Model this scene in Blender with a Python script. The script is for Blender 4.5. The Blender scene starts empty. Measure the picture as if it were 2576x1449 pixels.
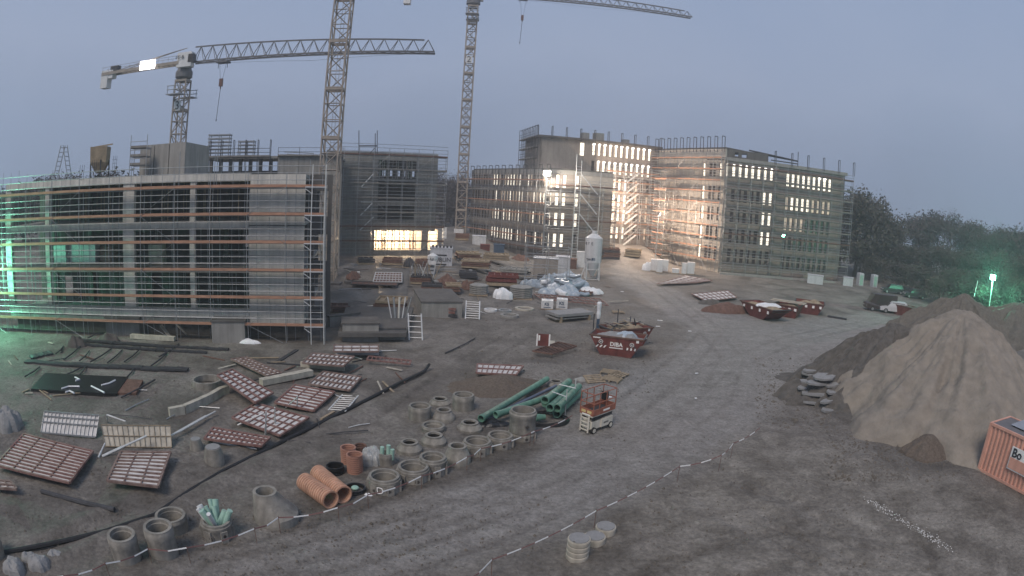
import bpy, math, random
import numpy as np
from math import sin, cos, pi, radians, hypot, atan2, sqrt
from mathutils import Vector, Matrix
random.seed(7); rng = np.random.default_rng(7)
SC = bpy.context.scene
COL = SC.collection
# ------------------------------------------------------------------ camera
CAMH = 11.2
K1, K3, PIT, ROL = .85, .043, radians(8.93), radians(-2.91)
cd = bpy.data.cameras.new('camera'); cam = bpy.data.objects.new('camera', cd); COL.objects.link(cam)
SC.camera = cam
cd.type = 'PANO'; cd.clip_start = .1; cd.clip_end = 3000
cd.sensor_fit = 'HORIZONTAL'; cd.sensor_width = 36
for holder in (cd, getattr(cd, 'cycles', None)):
    try:
        holder.panorama_type = 'FISHEYE_LENS_POLYNOMIAL'
        holder.fisheye_fov = radians(220)
        holder.fisheye_polynomial_k0 = 0.0
        holder.fisheye_polynomial_k1 = -K1/18
        holder.fisheye_polynomial_k2 = 0.0
        holder.fisheye_polynomial_k3 = -K3/18**3
        holder.fisheye_polynomial_k4 = 0.0
    except Exception as ex:
        pass
# camera axes, the same rotation as ray() below
def _rot(a, b, c_):
    c, s = cos(ROL), sin(ROL); a, c_ = c*a+s*c_, -s*a+c*c_
    c, s = cos(PIT), sin(PIT); b, c_ = c*b+s*c_, -s*b+c*c_
    return Vector((a, b, c_))
R_, F_, U_ = _rot(1, 0, 0), _rot(0, 1, 0), _rot(0, 0, 1)
M = Matrix(((R_.x, U_.x, -F_.x, 0), (R_.y, U_.y, -F_.y, 0), (R_.z, U_.z, -F_.z, CAMH), (0, 0, 0, 1)))
cam.matrix_world = M
def ray(u, v):
    x = (u-1288)/1288; y = (724.5-v)/1288
    r = hypot(x, y)+1e-9; th = K1*r+K3*r**3
    return _rot(sin(th)*x/r, cos(th), sin(th)*y/r)
def sst(a, b, x):
    t = min(1, max(0, (x-a)/(b-a))); return t*t*(3-2*t)
def terr(x, y):
    z = 2.0*sst(60, 76, y)*(1-sst(-8, 2, x))
    z += .7*sst(100, 125, y)*(1-sst(-8, 2, x))
    z += 2.9*sst(97, 114, y)*sst(11, 17, x)*(1-sst(24, 31, x))
    return z
def G(u, v, z=None, dz=0):
    d = ray(u, v); zz = 0 if z is None else z
    for _ in range(12 if z is None else 1):
        t = (zz-CAMH)/d.z; p = Vector((0, 0, CAMH))+d*t
        if z is None: zz = .5*zz+.5*(terr(p.x, p.y)+dz)
    return Vector((p.x, p.y, zz))
def TD(u, v, D):
    d = ray(u, v); k = D/hypot(d.x, d.y); return Vector((0, 0, CAMH))+d*k
def hz(u, v, D): return TD(u, v, D).z
def ZR(ox, oy, x, y, zf=2.6833): return ((ox+x/zf)*.67083, (oy+y/zf)*.67083)
class Fac:
    """a facade plane: local s along it, w behind it, z up"""
    def __init__(f, P, ang=None, Q=None):
        f.P = Vector(P[:2])
        a = radians(ang) if Q is None else atan2(Q[1]-P[1], Q[0]-P[0])
        f.a = a; f.e = Vector((cos(a), sin(a))); f.n = Vector((-sin(a), cos(a)))
    def pt(f, s, w, z): p = f.P+f.e*s+f.n*w; return Vector((p.x, p.y, z))
    def sz(f, u, v, w=0):
        d = ray(u, v); P = f.P+f.n*w; k = (P.dot(f.n))/(Vector((d.x, d.y)).dot(f.n))
        X = Vector((d.x, d.y))*k; return (X-f.P).dot(f.e), CAMH+k*d.z
# ------------------------------------------------------------------ world, sun, exposure
W = bpy.data.worlds.new('World'); SC.world = W; W.use_nodes = True
nt = W.node_tree; bg = nt.nodes['Background']
tc = nt.nodes.new('ShaderNodeTexCoord'); sp = nt.nodes.new('ShaderNodeSeparateXYZ'); cr = nt.nodes.new('ShaderNodeValToRGB')
nt.links.new(tc.outputs['Generated'], sp.inputs[0])
nz = nt.nodes.new('ShaderNodeTexNoise'); nz.inputs['Scale'].default_value = 2.6; nz.inputs['Detail'].default_value = 5; nz.inputs['Distortion'].default_value = .4
nt.links.new(tc.outputs['Generated'], nz.inputs['Vector'])
ma = nt.nodes.new('ShaderNodeMath'); ma.operation = 'MULTIPLY_ADD'; ma.inputs[1].default_value = .26
nt.links.new(nz.outputs[0], ma.inputs[0]); nt.links.new(sp.outputs[2], ma.inputs[2])
nt.links.new(ma.outputs[0], cr.inputs[0])
el = cr.color_ramp.elements
el[0].position = .05; el[0].color = (.170, .205, .27, 1)
el[1].position = .50; el[1].color = (.203, .257, .372, 1)
e = el.new(.22); e.color = (.198, .248, .35, 1)
e = el.new(.34); e.color = (.232, .280, .386, 1)
e = el.new(.9); e.color = (.18, .24, .365, 1)
nt.links.new(cr.outputs[0], bg.inputs[0]); bg.inputs[1].default_value = 1.0
sl = bpy.data.lights.new('sun', 'SUN'); so = bpy.data.objects.new('sun', sl); COL.objects.link(so)
sl.energy = 1.6; sl.angle = radians(24); sl.color = (1, .87, .75)
so.rotation_euler = (radians(40), 0, radians(-24))      # low soft light from behind the camera, from the left
SC.view_settings.view_transform = 'Standard'; SC.view_settings.look = 'None'; SC.view_settings.exposure = .58; SC.view_settings.gamma = 1
SC.render.engine = 'CYCLES'
SC.cycles.use_denoising = True
try: SC.cycles.denoiser = 'OPENIMAGEDENOISE'
except Exception: pass
SC.cycles.max_bounces = 5; SC.cycles.diffuse_bounces = 3; SC.cycles.glossy_bounces = 2; SC.cycles.transparent_max_bounces = 12
SC.cycles.sample_clamp_indirect = 3
# ------------------------------------------------------------------ materials
def mat(name, col, rough=.85, var=.18, scale=3, metal=0, bump=0, col2=None, emit=None, es=0, alpha=1, stretch=None, streak=0, spec=.3, bscale=None):
    m = bpy.data.materials.new(name); m.use_nodes = True; n = m.node_tree; b = n.nodes['Principled BSDF']; L = n.links
    b.inputs['Roughness'].default_value = rough; b.inputs['Metallic'].default_value = metal
    b.inputs['Specular IOR Level'].default_value = spec
    t = n.nodes.new('ShaderNodeTexCoord'); mp = n.nodes.new('ShaderNodeMapping'); L.new(t.outputs['Object'], mp.inputs[0])
    if stretch: mp.inputs['Scale'].default_value = stretch
    z = n.nodes.new('ShaderNodeTexNoise'); z.inputs['Scale'].default_value = scale; z.inputs['Detail'].default_value = 6; z.inputs['Roughness'].default_value = .65
    L.new(mp.outputs[0], z.inputs['Vector'])
    r = n.nodes.new('ShaderNodeValToRGB'); c2 = col2 or col
    r.color_ramp.elements[0].position = .3; r.color_ramp.elements[1].position = .7
    r.color_ramp.elements[0].color = tuple(c*(1-var) for c in col)+(1,)
    r.color_ramp.elements[1].color = tuple(min(1, c*(1+var)) for c in c2)+(1,)
    L.new(z.outputs[0], r.inputs[0]); out = r.outputs[0]
    if streak:
        mp2 = n.nodes.new('ShaderNodeMapping'); mp2.inputs['Scale'].default_value = (2.2, 2.2, .18); L.new(t.outputs['Object'], mp2.inputs[0])
        z2 = n.nodes.new('ShaderNodeTexNoise'); z2.inputs['Scale'].default_value = 1.5; z2.inputs['Detail'].default_value = 5; L.new(mp2.outputs[0], z2.inputs['Vector'])
        r2 = n.nodes.new('ShaderNodeValToRGB'); r2.color_ramp.elements[0].position = .35; r2.color_ramp.elements[1].position = .62
        r2.color_ramp.elements[0].color = (1-streak,)*3+(1,); r2.color_ramp.elements[1].color = (1, 1, 1, 1); L.new(z2.outputs[0], r2.inputs[0])
        mx = n.nodes.new('ShaderNodeMix'); mx.data_type = 'RGBA'; mx.blend_type = 'MULTIPLY'; mx.inputs[0].default_value = 1
        L.new(out, mx.inputs[6]); L.new(r2.outputs[0], mx.inputs[7]); out = mx.outputs[2]
    L.new(out, b.inputs['Base Color'])
    if bump:
        zb = n.nodes.new('ShaderNodeTexNoise'); zb.inputs['Scale'].default_value = bscale or scale*4; zb.inputs['Detail'].default_value = 6; L.new(mp.outputs[0], zb.inputs['Vector'])
        bp = n.nodes.new('ShaderNodeBump'); bp.inputs['Strength'].default_value = 1; bp.inputs['Distance'].default_value = bump
        L.new(zb.outputs[0], bp.inputs['Height']); L.new(bp.outputs[0], b.inputs['Normal'])
    if emit: b.inputs['Emission Color'].default_value = emit+(1,); b.inputs['Emission Strength'].default_value = es
    if alpha < 1: b.inputs['Alpha'].default_value = alpha
    return m
MT = dict(
 concrete=mat('concrete', (.27, .265, .25), var=.14, scale=.7, streak=.22, bump=.01),
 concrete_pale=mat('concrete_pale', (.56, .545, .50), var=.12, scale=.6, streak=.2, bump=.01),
 concrete_dim=mat('concrete_dim', (.11, .105, .10), var=.2, scale=.6, streak=.2),  # darker concrete; the shade inside the open building is put into this colour
 ring=mat('ring_concrete', (.235, .222, .198), var=.3, scale=2.2, bump=.02, streak=.25),
 facade=mat('facade_panel', (.27, .238, .21), var=.16, scale=.5, streak=.15, bump=.01),
 brick=mat('brown_board', (.22, .16, .125), var=.2, scale=1.2),
 plaster=mat('pale_board', (.38, .35, .31), var=.14, scale=.9),
 steel=mat('galvanised_steel', (.33, .34, .35), rough=.5, metal=.6, var=.2, scale=4),
 steel_pale=mat('pale_steel', (.55, .56, .56), rough=.5, metal=.3, var=.15, scale=4),
 steel_dark=mat('dark_steel', (.06, .06, .065), rough=.6, metal=.3, var=.3, scale=4),
 toe=mat('orange_toe_board', (.36, .20, .135), var=.3, scale=1.5, stretch=(1, 1, 6)),
 deck=mat('scaffold_deck', (.20, .19, .175), var=.3, scale=2),
 red=mat('red_formwork_steel', (.165, .062, .052), rough=.6, var=.3, scale=2.5, col2=(.20, .13, .115)),
 red_worn=mat('worn_red_formwork_steel', (.13, .065, .055), rough=.75, var=.3, scale=2.5, col2=(.21, .16, .14)),
 rust=mat('rusty_steel', (.13, .075, .058), rough=.85, var=.4, scale=4),
 ply=mat('grey_plywood', (.50, .49, .48), var=.25, scale=2),
 plypale=mat('pale_plywood', (.42, .39, .33), var=.2, scale=2, streak=.2),
 wood=mat('weathered_timber', (.27, .215, .15), var=.3, scale=2, stretch=(1, 1, 1)),
 crane=mat('crane_yellow', (.27, .235, .20), rough=.55, var=.25, scale=2),
 craneg=mat('crane_grey', (.13, .13, .135), rough=.6, var=.2, scale=2),
 white=mat('white_paint', (.58, .585, .59), rough=.5, var=.08, scale=2, streak=.12),
 cream=mat('cream_paint', (.62, .58, .50), rough=.5, var=.12, scale=3, streak=.2),
 lorange=mat('orange_paint', (.27, .10, .065), rough=.5, var=.25, scale=4),
 black=mat('black_plastic', (.012, .012, .013), rough=.35, var=.3, scale=4, spec=.5),
 hose=mat('black_hose', (.02, .02, .022), rough=.6, var=.3),
 opipe=mat('orange_pipe_plastic', (.50, .29, .20), rough=.6, var=.2, scale=3, streak=.2),
 opipe2=mat('orange_brown_plastic', (.32, .17, .125), rough=.55, var=.15, scale=3),
 gpipe=mat('green_pipe_plastic', (.11, .235, .178), rough=.55, var=.28, scale=3, streak=.15),
 gpale=mat('pale_green_plastic', (.27, .42, .35), rough=.5, var=.12, scale=2),
 bpipe=mat('blue_grey_pipe', (.10, .12, .17), rough=.6, var=.15),
 film=mat('blue_grey_film', (.30, .355, .41), rough=.3, var=.2, scale=2, bump=.03, spec=.6),
 wfilm=mat('white_sheeting', (.66, .68, .70), rough=.4, var=.12, scale=2, bump=.03, spec=.5),
 cfilm=mat('clear_film', (.6, .62, .62), rough=.12, var=.2, scale=6, bump=.04, alpha=.5, spec=.8),
 skip=mat('skip_red', (.15, .045, .038), rough=.65, var=.35, scale=2.2, streak=.25),
 paint=mat('white_lettering', (.75, .74, .72), rough=.6, var=.05),
 paintd=mat('dark_lettering', (.03, .032, .036), rough=.6, var=.05),
 cont=mat('salmon_container', (.62, .335, .255), rough=.55, var=.12, scale=1.5, streak=.15),
 controof=mat('grey_roof_sheet', (.27, .29, .33), rough=.5, var=.15, scale=2, metal=.2),
 controofd=mat('dark_roof_sheet', (.13, .125, .13), rough=.7, var=.15, scale=2),
 cwhite=mat('container_grey_white', (.46, .47, .50), rough=.6, var=.1, streak=.15),
 yellow=mat('yellow_label', (.55, .43, .2), var=.1),
 blue=mat('blue_plastic', (.05, .08, .125), rough=.5, var=.2),
 glass=mat('dark_opening', (.045, .04, .036), rough=.3, var=.3, scale=1),
 frame=mat('window_frame', (.10, .075, .06), rough=.7, var=.2),
 tyre=mat('tyre_rubber', (.02, .02, .02), rough=.9, var=.2),
 sand=mat('sand', (.215, .19, .16), var=.2, scale=1.2, bump=.06, rough=.98, bscale=5),
 soil=mat('dark_soil', (.10, .092, .083), var=.3, scale=2.5, bump=.08, rough=.98, bscale=7),
 soil2=mat('brown_soil', (.125, .11, .092), var=.3, scale=2.5, bump=.08, rough=.98, bscale=7),
 gravel=mat('brown_gravel', (.13, .105, .085), var=.35, scale=8, bump=.06, rough=.98),
 rubble=mat('rubble_slab', (.23, .23, .23), var=.15, scale=3, bump=.02),
 bark=mat('bark', (.055, .045, .038), var=.3, scale=5),
 leafd=mat('leaf_dark', (.080, .070, .064), var=.35, scale=.6),
 leafb=mat('leaf_brown', (.10, .086, .077), var=.35, scale=.6),
 leafg=mat('leaf_green', (.084, .080, .066), var=.35, scale=.6),
 carw=mat('car_white', (.5, .5, .52), rough=.3, var=.04, spec=.6),
 card=mat('car_dark', (.05, .035, .035), rough=.3, var=.1, spec=.6),
 carg=mat('car_green_grey', (.035, .04, .04), rough=.3, var=.1, spec=.6),
 lamp=mat('lamp_white', (.9, .9, .9), emit=(1, .93, .84), es=60),
 lampg=mat('lamp_green', (.7, 1, .85), emit=(.25, 1, .62), es=60),
 tube=mat('room_light', (.9, .9, .9), emit=(1, .95, .86), es=3.2),
 lit=mat('lit_room', (.8, .75, .65), emit=(1, .90, .74), es=1.0, var=.3, scale=.8),
 litd=mat('dim_lit_room', (.6, .5, .4), emit=(1, .80, .60), es=.26, var=.4, scale=.8),
 litpanel=mat('lit_banner', (.9, .9, .9), emit=(1, .98, 1), es=3),
 redtape=mat('red_tape', (.24, .13, .12), var=.1),
 wtape=mat('white_tape', (.85, .85, .83), var=.05),
)
# ------------------------------------------------------------------ mesh building
WL = {}
class MB:
    def __init__(s): s.v = []; s.f = []
    def quad(s, *p):
        i = len(s.v); s.v += [tuple(q) for q in p]; s.f.append(tuple(range(i, i+len(p)))); return s
    def box(s, c, size, rz=0, m=None):
        hx, hy, hz_ = [q/2 for q in size]; i = len(s.v); cc, ss = cos(rz), sin(rz)
        for dz in (-hz_, hz_):
            for dx, dy in ((-hx, -hy), (hx, -hy), (hx, hy), (-hx, hy)):
                p = Vector((dx*cc-dy*ss, dx*ss+dy*cc, dz))
                if m is not None: p = m @ Vector((dx, dy, dz))
                s.v.append((c[0]+p.x, c[1]+p.y, c[2]+p.z))
        s.f += [(i, i+3, i+2, i+1), (i+4, i+5, i+6, i+7)]+[(i+k, i+(k+1) % 4, i+4+(k+1) % 4, i+4+k) for k in range(4)]
        return s
    def beam(s, a, b, w, h=None, up=None):
        a = Vector(a); b = Vector(b); h = h or w; d = (b-a)
        if d.length < 1e-6: return s
        d.normalize(); u = Vector(up or (0, 0, 1)); x = d.cross(u)
        if x.length < 1e-3: x = d.cross(Vector((1, 0, 0)))
        x.normalize(); y = x.cross(d); x *= w/2; y *= h/2; i = len(s.v)
        for p in (a, b): s.v += [tuple(p-x-y), tuple(p+x-y), tuple(p+x+y), tuple(p-x+y)]
        s.f += [(i+3, i+2, i+1, i), (i+4, i+5, i+6, i+7)]+[(i+k, i+(k+1) % 4, i+4+(k+1) % 4, i+4+k) for k in range(4)]
        return s
    def tube(s, pts, r, n=6, cap=True):
        pts = [Vector(p) for p in pts]; rs = r if isinstance(r, (list, tuple)) else [r]*len(pts)
        i0 = len(s.v); px = None
        for k, p in enumerate(pts):
            d = (pts[min(k+1, len(pts)-1)]-pts[max(k-1, 0)]).normalized()
            x = d.cross(Vector((0, 0, 1))) if abs(d.z) < .95 else d.cross(Vector((0, 1, 0)))
            x.normalize()
            if px is not None and x.dot(px) < 0: x = -x
            px = x; y = d.cross(x)
            for j in range(n):
                a = 2*pi*j/n; s.v.append(tuple(p+(x*cos(a)+y*sin(a))*rs[k]))
        for k in range(len(pts)-1):
            for j in range(n):
                a, b = i0+k*n+j, i0+k*n+(j+1) % n; s.f.append((a, b, b+n, a+n))
        if cap: s.f += [tuple(range(i0, i0+n))[::-1], tuple(range(i0+(len(pts)-1)*n, i0+len(pts)*n))]
        return s
    def lathe(s, c, prof, n=32, axis=None, closed=False):
        """prof: list of (r, z)"""
        i0 = len(s.v); m = axis or Matrix.Identity(3); c = Vector(c)
        for r, z in prof:
            for j in range(n):
                a = 2*pi*j/n; s.v.append(tuple(c+m @ Vector((r*cos(a), r*sin(a), z))))
        K = len(prof)
        for k in range(K-1 if not closed else K):
            for j in range(n):
                a, b = i0+k*n+j, i0+k*n+(j+1) % n; k2 = ((k+1) % K)*n+i0
                s.f.append((a, b, k2+(j+1) % n, k2+j))
        return s
    def prism(s, poly, z0, z1):
        n = len(poly); i = len(s.v)
        s.v += [(p[0], p[1], z0) for p in poly]+[(p[0], p[1], z1) for p in poly]
        s.f += [tuple(range(i, i+n))[::-1], tuple(range(i+n, i+2*n))]+[(i+k, i+(k+1) % n, i+n+(k+1) % n, i+n+k) for k in range(n)]
        return s
    def build(s, name, material, parent=None, smooth=False):
        me = bpy.data.meshes.new(name); off = WL.get(parent.name, Vector()) if parent else Vector()
        vs = [(x-off.x, y-off.y, z-off.z) for x, y, z in s.v]
        me.from_pydata(vs, [], s.f); me.update()
        mts = material if isinstance(material, (list, tuple)) else [material]
        if getattr(s, 'mi', None): 
            for p_, k_ in zip(me.polygons, s.mi): p_.material_index = k_
        for q in mts: me.materials.append(MT[q] if isinstance(q, str) else q)
        if smooth:
            for p in me.polygons: p.use_smooth = True
            try: me.set_sharp_from_angle(angle=radians(40))
            except Exception: pass
        o = bpy.data.objects.new(name, me); COL.objects.link(o)
        if parent: o.parent = parent; WL[o.name] = off.copy()
        return o
def tag(o, label=None, cat=None, group=None, kind=None):
    if label: o['label'] = label
    if cat: o['category'] = cat
    if group: o['group'] = group
    if kind: o['kind'] = kind
    return o
def thing(name, label, cat, loc=(0, 0, 0), group=None):
    o = bpy.data.objects.new(name, None); COL.objects.link(o); o.location = loc; o.empty_display_size = .3
    WL[o.name] = Vector(loc); return tag(o, label, cat, group)
def inst(src, name, parent, loc, rot=(0, 0, 0), scale=(1, 1, 1)):
    """a repeat of a part that shares its mesh; loc in world"""
    o = src.copy(); o.name = name; COL.objects.link(o)
    off = WL.get(parent.name, Vector()) if parent else Vector()
    o.parent = parent; o.location = Vector(loc)-off; o.rotation_euler = rot; o.scale = scale; WL[o.name] = off.copy()
    return o
def copy_tree(o, parent=None):
    c = o.copy(); COL.objects.link(c); c.parent = parent
    for ch in o.children: copy_tree(ch, c)
    return c
def word(txt, size, origin, xdir, ydir, material, parent, name='lettering', depth=.015, align='CENTER', bold=0):
    """flat letters as a mesh; xdir / ydir span the surface"""
    cu = bpy.data.curves.new('t', 'FONT'); cu.body = txt; cu.size = size; cu.align_x = align; cu.align_y = 'CENTER'; cu.extrude = depth; cu.offset = bold
    cu.resolution_u = 3
    t = bpy.data.objects.new('t', cu); COL.objects.link(t)
    dg = bpy.context.evaluated_depsgraph_get(); me = bpy.data.meshes.new_from_object(t.evaluated_get(dg))
    bpy.data.objects.remove(t); x = Vector(xdir).normalized(); y = Vector(ydir).normalized(); n = x.cross(y)
    off = WL.get(parent.name, Vector()) if parent else Vector(); og = Vector(origin)-off
    for v in me.vertices: v.co = og+x*v.co.x+y*v.co.y+n*v.co.z
    me.materials.clear(); me.materials.append(MT[material]); me.name = name
    o = bpy.data.objects.new(name, me); COL.objects.link(o); o.parent = parent; WL[o.name] = off.copy(); return o
# value noise on numpy arrays
_P = rng.random((256, 256))
def vn(x, y, sc=1., seed=0):
    x = np.asarray(x, float)*sc+seed*17.3+1000; y = np.asarray(y, float)*sc+seed*9.7+1000
    xi = np.floor(x).astype(int); yi = np.floor(y).astype(int); fx = x-xi; fy = y-yi; fx = fx*fx*(3-2*fx); fy = fy*fy*(3-2*fy)
    g = lambda a, b: _P[a % 256, b % 256]
    return (g(xi, yi)*(1-fx)+g(xi+1, yi)*fx)*(1-fy)+(g(xi, yi+1)*(1-fx)+g(xi+1, yi+1)*fx)*fy-.5
def fbm(x, y, sc=1., o=4, seed=0):
    t = 0; a = 1.
    for k in range(o): t = t+a*vn(x, y, sc*2**k, seed+k); a *= .5
    return t
# ------------------------------------------------------------------ ground
def axis_pts(segs):
    out = []
    for a, b, st in segs: out += list(np.arange(a, b, st))
    out.append(segs[-1][1]); return np.array(out)
def geo(a, b, n, s): # geometric steps away from a
    return a+s*np.array([((b-a)*s)*(k/n)**2.2 for k in range(1, n+1)])
gx = np.concatenate([geo(-34, -230, 26, -1)[::-1], axis_pts([(-34, 46, .22)]), geo(46, 330, 34, 1)])
gy = np.concatenate([geo(4, -40, 10, -1)[::-1], axis_pts([(4, 62, .22), (62, 140, .7)]), geo(140, 430, 26, 1)])
X, Y = np.meshgrid(gx, gy)
def np_sst(a, b, x): t = np.clip((x-a)/(b-a), 0, 1); return t*t*(3-2*t)
def np_terr(x, y):
    z = 2.0*np_sst(60, 76, y)*(1-np_sst(-8, 2, x)); z = z+.7*np_sst(100, 125, y)*(1-np_sst(-8, 2, x))
    return z+2.9*np_sst(97, 114, y)*np_sst(11, 17, x)*(1-np_sst(24, 31, x))
def soft_poly(px, X, Y, soft):
    P = [G(u, v, 0) for u, v in px]; inside = np.zeros(X.shape, bool); dist = np.full(X.shape, 1e9)
    for k in range(len(P)):
        a, b = P[k], P[(k+1) % len(P)]
        c = ((a.y > Y) != (b.y > Y)) & (X < (b.x-a.x)*(Y-a.y)/(b.y-a.y+1e-12)+a.x); inside ^= c
        dx, dy = b.x-a.x, b.y-a.y; t = np.clip(((X-a.x)*dx+(Y-a.y)*dy)/(dx*dx+dy*dy+1e-9), 0, 1)
        dist = np.minimum(dist, np.hypot(X-a.x-t*dx, Y-a.y-t*dy))
    sd = np.where(inside, dist, -dist)+fbm(X, Y, .35, 4, 3)*soft*1.6
    return np_sst(-soft, soft, sd)
road = soft_poly([(300, 1449), (620, 1400), (860, 1325), (1010, 1265), (1180, 1205), (1360, 1130), (1440, 1085), (1450, 1010), (1500, 930), (1640, 910), (1730, 860), (1700, 800), (1600, 745), (1530, 690), (1560, 650),
                  (1630, 700), (1760, 760), (1900, 800), (2080, 800), (2200, 780), (2275, 815), (2170, 872), (2060, 905), (2000, 960), (1960, 1040), (1905, 1085), (1800, 1155), (1620, 1245), (1500, 1295), (1350, 1370), (1200, 1449)], X, Y, 1.1)
tracks = soft_poly([(1700, 1280), (1850, 1190), (2000, 1200), (2180, 1290), (2230, 1380), (2050, 1420), (1850, 1390)], X, Y, 1.2)
rightg = soft_poly([(1905, 1085), (2060, 1090), (2120, 1160), (2460, 1210), (2576, 1260), (2576, 1449), (1300, 1449), (1500, 1330)], X, Y, 1.2)
ca, sa = cos(.5), sin(.5)
Z = np_terr(X, Y)
near = np_sst(75, 55, Y)*1.
mud = (1-road)
Z = Z+near*(mud*.10*fbm(X, Y, .5, 5, 1)+.03*fbm(X, Y, .12, 2, 8)+road*.015*fbm(X, Y, 1.2, 3, 5))
Z = Z+near*mud*.05*np.abs(fbm(X, Y, 1.9, 3, 11))
# churned tyre ruts
Z = Z+tracks*(.20*fbm((X*ca+Y*sa)*2.4, (-X*sa+Y*ca)*.55, 1, 4, 21)-.02)
# wheel ruts
def polyd(px):
    P = [G(u, v, 0) for u, v in px]; best = np.full(X.shape, 1e9); sg = np.zeros(X.shape)
    for a, b in zip(P[:-1], P[1:]):
        dx, dy = b.x-a.x, b.y-a.y; L2 = dx*dx+dy*dy; t = np.clip(((X-a.x)*dx+(Y-a.y)*dy)/L2, 0, 1); d = np.hypot(X-a.x-t*dx, Y-a.y-t*dy); s_ = -(X-a.x)*dy+(Y-a.y)*dx
        m_ = d < best; best = np.where(m_, d, best); sg = np.where(m_, np.sign(s_), sg)
    return best*sg
ruts = np.zeros(X.shape)
for px, wd in (([(330, 1449), (700, 1385), (1050, 1270), (1400, 1140), (1600, 1010), (1750, 880), (1800, 830), (1700, 760), (1600, 690)], .24), ([(560, 1449), (900, 1370), (1300, 1240), (1600, 1090), (1800, 930), (2000, 850), (2230, 800)], .22),
               ([(800, 1449), (1200, 1330), (1560, 1180), (1800, 1000), (1840, 900), (1760, 800)], .22), ([(1500, 1440), (1800, 1330), (2100, 1260), (2420, 1260)], .2), ([(1700, 1449), (2000, 1370), (2300, 1400)], .2), ([(1000, 1060), (1200, 900), (1330, 830), (1500, 900)], .2), ([(1940, 1100), (2030, 1180), (2200, 1240)], .25)):
    d = polyd(px)+.25*fbm(X, Y, .12, 3, 50)
    for off in (-.95, .95): ruts = np.maximum(ruts, np.exp(-((d-off)/wd)**2)*(.55+.9*np.clip(fbm(X, Y, .25, 3, 61)+.3, 0, 1)))
Z = Z-near*.045*ruts+near*.03*np.exp(-((ruts-.45)/.2)**2)*(ruts > .1)
# shallow ridge beside the hose trench
Aa, Bb = G(60, 1395, 0), G(1090, 925, 0)
dx, dy = Bb.x-Aa.x, Bb.y-Aa.y; LL = hypot(dx, dy); tt = ((X-Aa.x)*dx+(Y-Aa.y)*dy)/LL; dd = (-(X-Aa.x)*dy+(Y-Aa.y)*dx)/LL
win = np_sst(-1, 1, tt)*np_sst(LL+2, LL-2, tt)
Z = Z+win*(.16*np.exp(-((dd+1.1+.3*fbm(X, Y, .3, 2, 4))/.45)**2)+.10*np.exp(-((dd-.7)/.4)**2)-.10*np.exp(-((dd)/.25)**2))
# muddy edge of the road below the rings
V = np.stack([X.ravel(), Y.ravel(), Z.ravel()], 1)
ny, nx = X.shape; idx = np.arange(nx*ny).reshape(ny, nx)
Fq = np.stack([idx[:-1, :-1].ravel(), idx[:-1, 1:].ravel(), idx[1:, 1:].ravel(), idx[1:, :-1].ravel()], 1)
me = bpy.data.meshes.new('ground'); me.vertices.add(len(V)); me.vertices.foreach_set('co', V.ravel())
me.loops.add(Fq.size); me.loops.foreach_set('vertex_index', Fq.ravel()); me.polygons.add(len(Fq))
me.polygons.foreach_set('loop_start', np.arange(0, Fq.size, 4)); me.polygons.foreach_set('loop_total', np.full(len(Fq), 4))
me.polygons.foreach_set('use_smooth', np.ones(len(Fq), bool)); me.update(calc_edges=True); me.validate()
at2 = me.attributes.new('ruts', 'FLOAT', 'POINT'); at2.data.foreach_set('value', np.clip(ruts, 0, 1).ravel().astype(np.float32))
at = me.attributes.new('zones', 'FLOAT_COLOR', 'POINT')
mudpatch = np.clip(.5+1.6*fbm(X, Y, .16, 4, 31), 0, 1)
at.data.foreach_set('color', np.stack([road, mudpatch, rightg, np.ones_like(road)], -1).reshape(-1, 4).ravel().astype(np.float32))
ground = bpy.data.objects.new('ground', me); COL.objects.link(ground); ground['kind'] = 'structure'
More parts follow.
